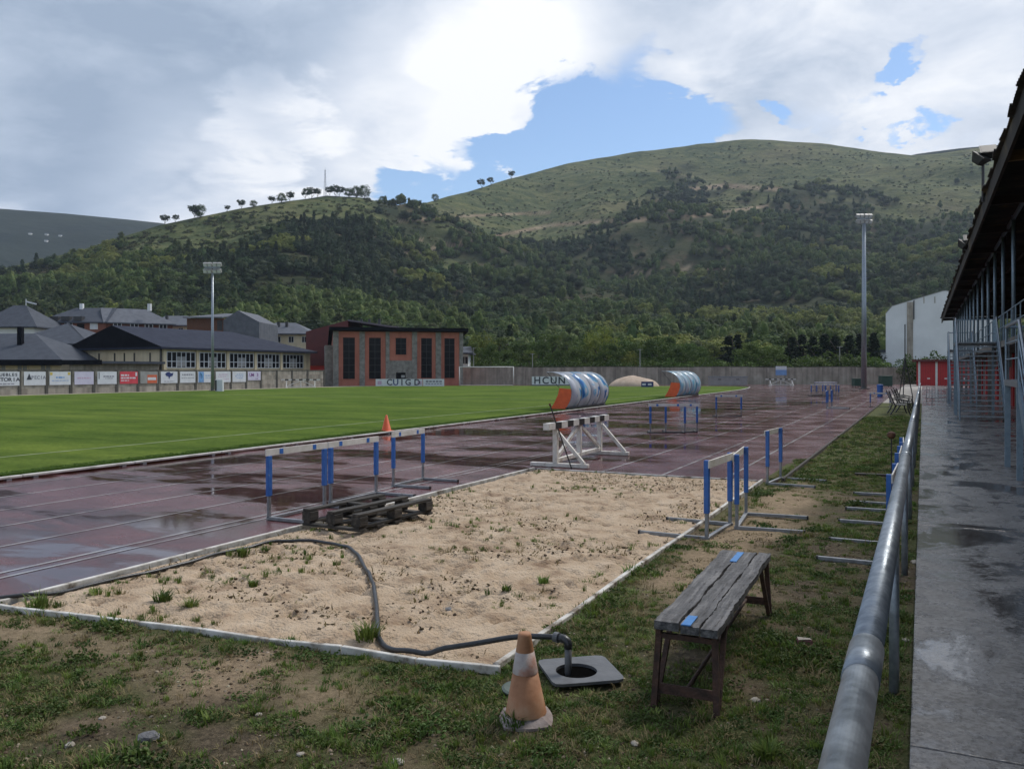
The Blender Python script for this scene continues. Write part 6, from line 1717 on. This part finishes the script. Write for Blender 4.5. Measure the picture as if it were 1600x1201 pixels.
# lamp and service posts that rise from the greenery
def thin_post(px, Z, top, lab):
    c = D(px, Z); t = thing('utility_post', lab, 'post', (c.x, c.y, 0)); z = HZ(top, Z)
    MB().cyl((0, 0, -0.1), (0, 0, z), 0.09, 0.06, 8).build('pole', MATS['pvc_grey'], t)
    MB().bar((-0.4, 0, z - 0.1), (0.4, 0, z - 0.1), 0.06, 0.06).build('arm', MATS['pvc_grey'], t)
thin_post(740, 134, 543, 'thin grey post left behind the goal'); thin_post(832, 134, 552, 'thin grey post above the wall near the dugout'); thin_post(1000, 134, 545, 'thin grey post above the wall over the sand heap')
thin_post(1312, 134, 541, 'thin grey post in front of the dark conifers')

# ---- skyline pines on the hills: each stands on the ridge of the main hill
def ridge_spot(px, s=0.995):
    x, y, z = hill_point(np.array([px]), np.array([s])); return Vector((float(x[0]), float(y[0]), float(z[0])))
SKY = [(258, 15, 'pine'), (274, 12, 'pine'), (304, 20, 'pine'), (312, 16, 'broad'), (355, 10, 'pine'), (377, 14, 'pine'), (396, 9, 'broad'), (425, 12, 'pine'), (440, 12, 'broad'), (453, 15, 'pine'),
       (478, 17, 'pine'), (487, 17, 'pine'), (496, 14, 'pine'), (515, 14, 'pine'), (523, 17, 'pine'), (531, 16, 'pine'), (545, 12, 'broad'), (556, 14, 'broad'), (569, 16, 'broad'), (597, 9, 'broad'), (626, 13, 'broad'), (680, 9, 'broad'),
       (752, 14, 'pine'), (767, 12, 'pine'), (799, 12, 'pine')]
for i, (px, hp_, kind) in enumerate(SKY):
    c = ridge_spot(px); Z = -c.x * SA + c.y * CA
    tree(kind, c - Vector((0, 0, hp_ * (0.62 if kind == 'pine' else 0.4) / F * Z)), hp_ * 1.7 / F * Z, '%s on the hill crest, %s skyline tree from the left' % ('pine' if kind == 'pine' else 'rounded tree', ORD[i]), 1.0 if kind == 'pine' else 1.1, 'skyline trees')
# lattice mast among them
c = ridge_spot(508); Z = -c.x * SA + c.y * CA
lm = thing('lattice_mast', 'thin lattice telecom mast on the left hill crest', 'mast', c)
hh = 42 / F * Z
for a in range(4):
    x, y = [(-1, -1), (1, -1), (1, 1), (-1, 1)][a]
    MB().cyl((x * 0.9, y * 0.9, -1), (x * 0.2, y * 0.2, hh), 0.13, 0.08, 5).build('corner_leg', MATS['grey_steel'], lm)
for i in range(12):
    z0, z1 = hh * i / 12, hh * (i + 1) / 12; k0 = 0.9 - 0.7 * i / 12; k1 = 0.9 - 0.7 * (i + 1) / 12
    MB().cyl((-k0, -k0, z0), (k1, -k1, z1), 0.05, n=4).cyl((k0, k0, z0), (-k1, k1, z1), 0.05, n=4).build('lattice_brace', MATS['grey_steel'], lm)
MB().cyl((0, 0, hh), (0, 0, hh + 3), 0.06, n=5).build('antenna', MATS['grey_steel'], lm)
for zz in (hh * 0.7, hh * 0.86): MB().cyl((0.7, -0.7, zz), (0.7, -0.7, zz + 1.6), 0.35, n=8).build('dish', MATS['pvc_white'], lm)
# small white houses on the far left mountain
for i, (px, py) in enumerate(((46, 364), (72, 365), (93, 367), (71, 375))):
    c = mountain_spot(px, py + 3)
    h = thing('hill_house', '%s tiny white house on the far left mountain' % ('lower' if i == 3 else ['leftmost', 'middle', 'rightmost'][i]), 'house', c, A)
    MB().box(-2.2, 2.2, 0, 5, -2, 2.6).build('wall', MATS['white_paint'], h)
    m_ = MB(); hip_roof(m_, -2.2, 2.2, 0, 5, 2.6, 4.2, (0.0, 0.0), 0.3, 'x'); m_.build('roof', MATS['slate_pale'], h)

# ---- the woods and scrub that cover the hill: one mass each, instanced
def proto_collection(name, meshes):
    c = bpy.data.collections.new(name)
    for i, me in enumerate(meshes):
        o = bpy.data.objects.new('%s_%02d' % (name, i), me); c.objects.link(o)
    return c
def scatter(name, pts, rot, scl, idx, coll):
    me = bpy.data.meshes.new(name); n = len(pts)
    me.vertices.add(n); me.vertices.foreach_set('co', np.asarray(pts, np.float32).ravel())
    a = me.attributes.new('rot', 'FLOAT_VECTOR', 'POINT'); a.data.foreach_set('vector', np.asarray(rot, np.float32).ravel())
    a = me.attributes.new('scl', 'FLOAT_VECTOR', 'POINT'); a.data.foreach_set('vector', np.asarray(scl, np.float32).ravel())
    a = me.attributes.new('idx', 'INT', 'POINT'); a.data.foreach_set('value', np.asarray(idx, np.int32))
    o = bpy.data.objects.new(name, me); COL.objects.link(o)
    ng = bpy.data.node_groups.new(name, 'GeometryNodeTree')
    ng.interface.new_socket('Geometry', in_out='INPUT', socket_type='NodeSocketGeometry')
    ng.interface.new_socket('Geometry', in_out='OUTPUT', socket_type='NodeSocketGeometry')
    N, L = ng.nodes, ng.links
    gi, go = N.new('NodeGroupInput'), N.new('NodeGroupOutput')
    ci = N.new('GeometryNodeCollectionInfo'); ci.inputs['Collection'].default_value = coll
    ci.inputs['Separate Children'].default_value = True; ci.inputs['Reset Children'].default_value = True
    ip = N.new('GeometryNodeInstanceOnPoints'); ip.inputs['Pick Instance'].default_value = True
    def attr(nm, dt):
        q = N.new('GeometryNodeInputNamedAttribute'); q.data_type = dt; q.inputs['Name'].default_value = nm
        return q.outputs[0]
    L.new(gi.outputs[0], ip.inputs['Points']); L.new(ci.outputs[0], ip.inputs['Instance'])
    L.new(attr('idx', 'INT'), ip.inputs['Instance Index']); L.new(attr('rot', 'FLOAT_VECTOR'), ip.inputs['Rotation']); L.new(attr('scl', 'FLOAT_VECTOR'), ip.inputs['Scale'])
    L.new(ip.outputs[0], go.inputs[0])
    md = o.modifiers.new('scatter', 'NODES'); md.node_group = ng
    return o
def far_crown(kind, seed, m):
    rng = np.random.default_rng(seed)
    if kind == 'round':
        c = clumps_ellipsoid(rng, 26, 3.0, 2.7, 3.6, hollow=0.6); r = rng.uniform(0.8, 1.4, 26); V, Fc = leaf_cloud(rng, c, r, 40, 0.5, 1.0, (0, 0, 3.2), jit=0.3)
    elif kind == 'tall':
        c = clumps_ellipsoid(rng, 24, 1.9, 4.2, 4.8, hollow=0.6); r = rng.uniform(0.6, 1.1, 24); V, Fc = leaf_cloud(rng, c, r, 40, 0.45, 1.0, (0, 0, 4.4), jit=0.3)
    elif kind == 'cone':
        z = rng.uniform(0.5, 9, 34); rad = (9.6 - z) * 0.24 * rng.uniform(0.5, 1, 34); a = rng.uniform(0, 6.28, 34)
        c = np.stack([rad * np.cos(a), rad * np.sin(a), z], -1); r = 0.5 + (9.6 - z) * 0.06; V, Fc = leaf_cloud(rng, c, r, 30, 0.45, 1.0, (0, 0, 3.5), jit=0.3)
    else:
        c = clumps_ellipsoid(rng, 12, 1.3, 0.8, 0.6, hollow=0.6); r = rng.uniform(0.4, 0.7, 12); V, Fc = leaf_cloud(rng, c, r, 10, 0.5, 1.0)
    if kind != 'low':       # dense heart of the crown
        cz, rx, rz = {'round': (3.5, 2.3, 2.0), 'tall': (4.8, 1.3, 3.4), 'cone': (3.2, 1.2, 3.2)}[kind]
        U, W = np.meshgrid(np.linspace(0, 2 * PI, 11), np.linspace(0.05, PI - 0.05, 7))
        jj = 1 + rng.uniform(-0.12, 0.12, U.shape); jj[:, -1] = jj[:, 0]
        C = np.stack([rx * jj * np.sin(W) * np.cos(U), rx * jj * np.sin(W) * np.sin(U), cz + rz * jj * np.cos(W)], -1).reshape(-1, 3)
        Fc = np.concatenate([Fc, grid_faces(11, 7) + len(V)]); V = np.concatenate([V, C])
    return mesh_only('far_' + kind, V, Fc, m)
FW = proto_collection('wood', [far_crown('round', 1, LEAF['oak']), far_crown('round', 2, LEAF['oak']), far_crown('round', 3, LEAF['pine']), far_crown('tall', 4, LEAF['oak']), far_crown('cone', 5, LEAF['pine']), far_crown('round', 6, LEAF['broad']), far_crown('tall', 7, LEAF['poplar']), far_crown('round', 8, LEAF['yellow'])])
SW = proto_collection('scrub', [far_crown('low', 11, LEAF['oak']), far_crown('low', 12, LEAF['heath']), far_crown('low', 13, LEAF['heath'])])
def plant_hill():
    rng = np.random.default_rng(11)
    n = 42000
    px = rng.uniform(-160, 1720, n)
    sh = rng.uniform(0.015, 0.985, n)               # roughly even over the visible slope
    s = sh ** (1 / 0.78)
    x, y, z = hill_point(px, s)
    R = interp(RDIST, px); r = np.hypot(x, y)
    fr = interp(FOREST, px)
    nz = fbm(x, y, 1 / 60.0, 4, 21) - 0.5
    wood = (fr - sh + nz * 0.45) > 0
    clear = fbm(x, y, 1 / 45.0, 3, 33)
    # keep fewer where trees get large on the picture, and leave clearings
    keep = rng.uniform(0, 1, n) < np.clip((r / 900.0) ** 1.1 * 1.3 + 0.10, 0.12, 1.0) * 0.85
    kw = wood & keep & (clear < 0.635) & (r > 195)
    P = np.stack([x, y, z - 0.3], -1)
    i = np.where(kw)[0]
    m = len(i)
    sc = rng.uniform(0.45, 1.3, m)
    kind = fbm(x[i], y[i], 1 / 90.0, 3, 45)
    idx = rng.integers(0, 4, m)
    idx = np.where(kind > 0.58, rng.integers(5, 7, m), idx)
    idx = np.where(kind < 0.40, np.where(rng.uniform(0, 1, m) < 0.6, 2, 4), idx)
    lowbelt = (sh[i] < 0.20) & (rng.uniform(0, 1, m) < 0.55)
    idx = np.where(lowbelt, rng.integers(5, 7, m), idx)
    idx = np.where(fbm(x[i], y[i], 1 / 55.0, 3, 47) > 0.66, 7, idx)
    rot = np.stack([np.zeros(m), np.zeros(m), rng.uniform(0, 6.28, m)], -1)
    o = scatter('woodland', P[i], rot, np.stack([sc * rng.uniform(0.85, 1.15, m), sc, sc * rng.uniform(0.8, 1.1, m)], -1), idx, FW)
    tag(o, 'dense mixed woodland covering the lower slopes of the hill', 'woodland', kind='stuff')
    ks = (~wood | (clear >= 0.635)) & (rng.uniform(0, 1, n) < np.where(fbm(x, y, 1 / 30.0, 3, 61) > 0.53, 0.95, 0.28))
    i = np.where(ks)[0]; m = len(i)
    sc = rng.uniform(0.35, 1.25, m) ** 2.0
    rot = np.stack([np.zeros(m), np.zeros(m), rng.uniform(0, 6.28, m)], -1)
    o = scatter('hill_scrub', P[i] + [0, 0, 0.2], rot, np.stack([sc, sc, sc * 0.9], -1), rng.integers(0, 3, m), SW)
    tag(o, 'low scrub dotted over the open upper slopes of the hill', 'scrub', kind='stuff')
plant_hill()

# ---- grass: worn verge, weeds in the sand, lawn blades near the kerb
def tuft_mesh(seed, n, h, spread, m, wblade=0.004, droop=0.6):
    rng = np.random.default_rng(seed); V = []; Fc = []
    for _ in range(n):
        a = rng.uniform(0, 6.28); d = rng.uniform(0, spread); bx, by = d * math.cos(a), d * math.sin(a)
        a2 = a + rng.normal() * 0.8; hh = h * rng.uniform(0.45, 1.1); ln = hh * droop * rng.uniform(0.3, 1.3)
        w = wblade * rng.uniform(0.7, 1.4); tx, ty = -math.sin(a2) * w, math.cos(a2) * w
        mx, my = bx + math.cos(a2) * ln * 0.35, by + math.sin(a2) * ln * 0.35
        ex, ey = bx + math.cos(a2) * ln, by + math.sin(a2) * ln
        o = len(V)
        V += [(bx - tx, by - ty, -0.01), (bx + tx, by + ty, -0.01), (mx + tx * .8, my + ty * .8, hh * 0.62), (mx - tx * .8, my - ty * .8, hh * 0.62), (ex, ey, hh * 0.95), (ex + tx * .1, ey + ty * .1, hh * 0.95)]
        Fc += [(o, o + 1, o + 2, o + 3), (o + 3, o + 2, o + 5, o + 4)]
    return mesh_only('tuft', np.array(V), np.array(Fc), m)
def clover_mesh(seed, n, spread, m):
    rng = np.random.default_rng(seed); c = np.stack([rng.normal(0, spread, n), rng.normal(0, spread, n), rng.uniform(0.008, 0.035, n)], -1)
    V, Fc = leaf_cloud(rng, c, np.full(n, 0.005), 3, 0.017, 0.1)
    return mesh_only('clover', V, Fc, m)
GR = mat('blade_green', [(0.065, 0.112, 0.020), (0.11, 0.17, 0.034), (0.17, 0.22, 0.055)], 3, 0.6, rand=0.35, transl=0.25, spec=0.3)
GD = mat('blade_dry', [(0.16, 0.135, 0.06), (0.27, 0.22, 0.12)], 3, 0.8, rand=0.3, transl=0.2, spec=0.2)
GC = mat('clover_leaf', [(0.055, 0.10, 0.022), (0.10, 0.15, 0.036)], 3, 0.6, rand=0.3, transl=0.25, spec=0.3)
GL = mat('lawn_blade', [(0.062, 0.128, 0.014), (0.112, 0.185, 0.026)], 3, 0.65, rand=0.2, transl=0.25, spec=0.3)
TG = proto_collection('verge_tuft', [tuft_mesh(1, 26, 0.050, 0.05, GR), tuft_mesh(2, 22, 0.065, 0.05, GR), tuft_mesh(3, 26, 0.028, 0.08, GD, 0.003, 2.0), clover_mesh(4, 50, 0.05, GC), tuft_mesh(5, 20, 0.05, 0.08, GD, 0.003, 1.2), tuft_mesh(6, 34, 0.030, 0.09, GR, 0.0035, 1.2)])
def scatter_grass():
    rng = np.random.default_rng(5)
    X = []; 
    for x0, x1, y0, y1, dens in ((-7.1, -2.62, 1.4, 4.92, 620), (-2.62, -0.1, 1.4, 4.74, 620), (-2.55, -0.1, 4.75, 10, 560), (-2.5, -0.1, 10, 20, 220), (-2.2, -0.1, 20, 40, 110)):
        n = int((x1 - x0) * (y1 - y0) * dens); p = np.stack([rng.uniform(x0, x1, n), rng.uniform(y0, y1, n)], -1)
        g = grass_mask(p[:, 0], p[:, 1]); fine = fbm(p[:, 0], p[:, 1], 9, 3, 99)
        hole = (np.hypot(p[:, 0] + 2.02, p[:, 1] - 5.17) < 0.27) | (np.hypot(p[:, 0] + 2.04, p[:, 1] - 4.38) < 0.16)
        hole = hole | ((p[:, 0] < -2.62) & (p[:, 1] > front_y(p[:, 0]) - 0.02) & (p[:, 1] < 4.95))
        k = ~hole & (rng.uniform(0, 1, n) < np.clip(g * (0.35 + 1.5 * (fine - 0.35)), 0, 1) * 1.0 + 0.06)
        X.append(p[k])
    p = np.concatenate(X); n = len(p)
    z = verge_h(p[:, 0], p[:, 1])
    sc = rng.uniform(0.4, 1.0, n) * (1 + np.clip((p[:, 1] - 10) / 20, 0, 1) * 0.5)
    idx = rng.choice(6, n, p=[0.16, 0.06, 0.30, 0.10, 0.12, 0.26])
    big = fbm(p[:, 0], p[:, 1], 1.1, 2, 111) > 0.68
    sc = np.where(big, sc * 1.5, sc)
    rot = np.stack([rng.normal(0, .1, n), rng.normal(0, .1, n), rng.uniform(0, 6.28, n)], -1)
    o = scatter('verge_grass', np.concatenate([p, z[:, None]], 1), rot, np.stack([sc, sc, sc * rng.uniform(0.6, 1.1, n)], -1), idx, TG)
    tag(o, 'short patchy grass and clover on the worn verge', 'grass', kind='stuff')
    # crumbs of soil and grit between the grass
    crumbs = []
    for sd, mm in ((1, mat('crumb_soil', [(0.05, 0.038, 0.026), (0.13, 0.10, 0.068)], 30, 0.95, rand=0.4, spec=0.1)), (2, mat('crumb_grit', [(0.20, 0.165, 0.12), (0.34, 0.29, 0.22)], 30, 0.9, rand=0.4, spec=0.1)), (3, MATS['crumb_soil'])):
        bm = bmesh.new(); bmesh.ops.create_icosphere(bm, subdivisions=1, radius=0.008); r_ = random.Random(sd)
        for v in bm.verts: v.co = Vector((v.co.x * r_.uniform(0.7, 1.5), v.co.y * r_.uniform(0.7, 1.4), v.co.z * r_.uniform(0.5, 0.9)))
        me = bpy.data.meshes.new('crumb'); bm.to_mesh(me); bm.free(); me.materials.append(mm); crumbs.append(me)
    cc = proto_collection('soil_crumb', crumbs)
    n = 9000; q = np.concatenate([np.stack([rng.uniform(-7.1, -0.1, n), rng.uniform(1.6, 4.66, n)], -1), np.stack([rng.uniform(-2.5, -0.1, n // 2), rng.uniform(4.75, 11, n // 2)], -1)])
    q = q[fbm(q[:, 0], q[:, 1], 2.2, 3, 131) > 0.42]; n = len(q)
    sc = rng.uniform(0.25, 1.0, n) ** 1.8 * 1.9; z = verge_h(q[:, 0], q[:, 1])
    rot = rng.uniform(0, 6.28, (n, 3)) * [0.1, 0.1, 1]
    o = scatter('soil_grit', np.concatenate([q, z[:, None]], 1), rot, np.stack([sc, sc, sc], -1), rng.integers(0, 3, n), cc)
    tag(o, 'crumbs of soil and grit on the bare patches of the verge', 'grit', kind='stuff')
    cs = proto_collection('sand_clod', [crumbs[0], crumbs[2], tuft_mesh(31, 7, 0.022, 0.03, GD, 0.003, 2.2)])
    n = 9000; q = np.stack([rng.uniform(PX0 + .05, PX1 - .05, n), rng.uniform(PY0 + .3, PY1 - .05, n)], -1)
    q = q[fbm(q[:, 0], q[:, 1], 1.6, 4, 141) > 0.53]; n = len(q)
    sc = rng.uniform(0.3, 1.0, n) ** 1.6 * 2.2; z = np.array([sand_z(a, b) for a, b in q])
    rot = rng.uniform(0, 6.28, (n, 3)) * [0.1, 0.1, 1]
    o = scatter('sand_litter', np.concatenate([q, z[:, None]], 1), rot, np.stack([sc * 1.4, sc, sc * 0.8], -1), rng.integers(0, 3, n), cs)
    tag(o, 'dark clods and dry bits strewn over the sand', 'litter', kind='stuff')
    # sprigs in the sand
    n = 1500; q = np.stack([rng.uniform(PX0 + .1, PX1 - .1, n), PY0 + (PY1 - PY0) * rng.uniform(0, 1, n) ** 1.6], -1)
    ed = np.minimum(np.minimum(q[:, 0] - PX0, PX1 - q[:, 0]), q[:, 1] - PY0)
    k = fbm(q[:, 0], q[:, 1], 0.9, 3, 121) + 0.12 * np.exp(-ed / 0.25) > 0.585; q = q[k]; n = len(q)
    z = np.array([sand_z(a, b) for a, b in q]); sc = rng.uniform(0.35, 1.05, n)
    rot = np.stack([np.zeros(n), np.zeros(n), rng.uniform(0, 6.28, n)], -1)
    o = scatter('sand_sprigs', np.concatenate([q, z[:, None]], 1), rot, np.stack([sc * 0.8, sc * 0.8, sc * 1.1], -1), rng.choice([0, 1, 2, 2, 5], n), TG)
    tag(o, 'small weeds and dry sprigs scattered over the sand', 'weeds', kind='stuff')
    # lawn
    lt = proto_collection('lawn_tuft', [tuft_mesh(21, 34, 0.05, 0.12, GL, 0.005, 0.5), tuft_mesh(22, 34, 0.045, 0.14, GL, 0.005, 0.5)])
    n = 5000; yy = 8 + 60 * rng.uniform(0, 1, n) ** 1.5
    xx = -15.25 - 0.02 * (yy - 10) - 0.5 * rng.uniform(0, 1, n) ** 2.2
    sc = rng.uniform(0.7, 1.3, n); rot = np.stack([np.zeros(n), np.zeros(n), rng.uniform(0, 6.28, n)], -1)
    o = scatter('lawn_grass', np.stack([xx, yy, np.full(n, 0.045)], -1), rot, np.stack([sc, sc, sc], -1), rng.integers(0, 2, n), lt)
    tag(o, 'short mown grass along the near edge of the pitch', 'grass', kind='stuff')
scatter_grass()
# larger single weeds
def weed(px, py, h, n, label):
    p = G(px, py, 0.02)
    inpit = PX0 < p.x < PX1 and PY0 < p.y < PY1
    z = sand_z(p.x, p.y) if inpit else float(verge_h(p.x, p.y))
    w = thing('weed', label, 'weed', (p.x, p.y, z), random.uniform(0, 6))
    for nm, sd, hh, nn, wb in (('leaves', int(px), h * 0.6, n, 0.006), ('stems', int(px) + 1, h, max(4, n // 8), 0.003)):
        o = bpy.data.objects.new(nm, tuft_mesh(sd, nn, hh, h * 0.45, GR, wb, 0.9 if nm == 'leaves' else 0.35)); COL.objects.link(o); o.parent = w
for px, py, h, n, lab in ((255, 938, 0.16, 90, 'biggest leafy weed in the left part of the sand pit'), (300, 950, 0.14, 50, 'smaller weed right beside the biggest weed in the sand'), (395, 912, 0.09, 60, 'low weed clump in the middle left of the sand'),
                          (575, 998, 0.20, 110, 'tall weed growing against the black hose'), (985, 893, 0.17, 60, 'weed on the right edging of the sand pit'), (380, 866, 0.15, 110, 'dense weed on the left edging near the pallet'), (415, 858, 0.12, 60, 'weed beside the dense one near the pallet'),
                          (60, 948, 0.20, 80, 'weed at the left corner of the pit edging'), (150, 930, 0.12, 60, 'weed along the hose near the left corner'), (792, 925, 0.08, 50, 'small weed in the sand above the cone'), (850, 912, 0.10, 40, 'small weed near the right edging'),
                          (455, 1005, 0.12, 70, 'weed by the front edging of the pit'), (640, 790, 0.10, 70, 'weed by the far corner of the pallet'), (805, 1130, 0.14, 110, 'grass clump hugging the left of the cone base'), (1200, 1178, 0.14, 150, 'lush grass clump in the lower right verge')):
    weed(px, py, h, n, lab)

# ================================================================== HAZE
hz = bpy.data.materials.new('haze_air'); hz.use_nodes = True
N, L = hz.node_tree.nodes, hz.node_tree.links
N.remove(N['Principled BSDF'])
pv = N.new('ShaderNodeVolumePrincipled'); pv.inputs['Color'].default_value = (0.66, 0.78, 0.95, 1); pv.inputs['Density'].default_value = 0.00011
pv.inputs['Anisotropy'].default_value = 0.2
L.new(pv.outputs[0], N['Material Output'].inputs['Volume'])
hb = MB().box(-2600, 2600, -1200, 2600, -200, 560).build('haze', hz)
tag(hb, 'thin bluish valley haze', 'haze', kind='stuff')
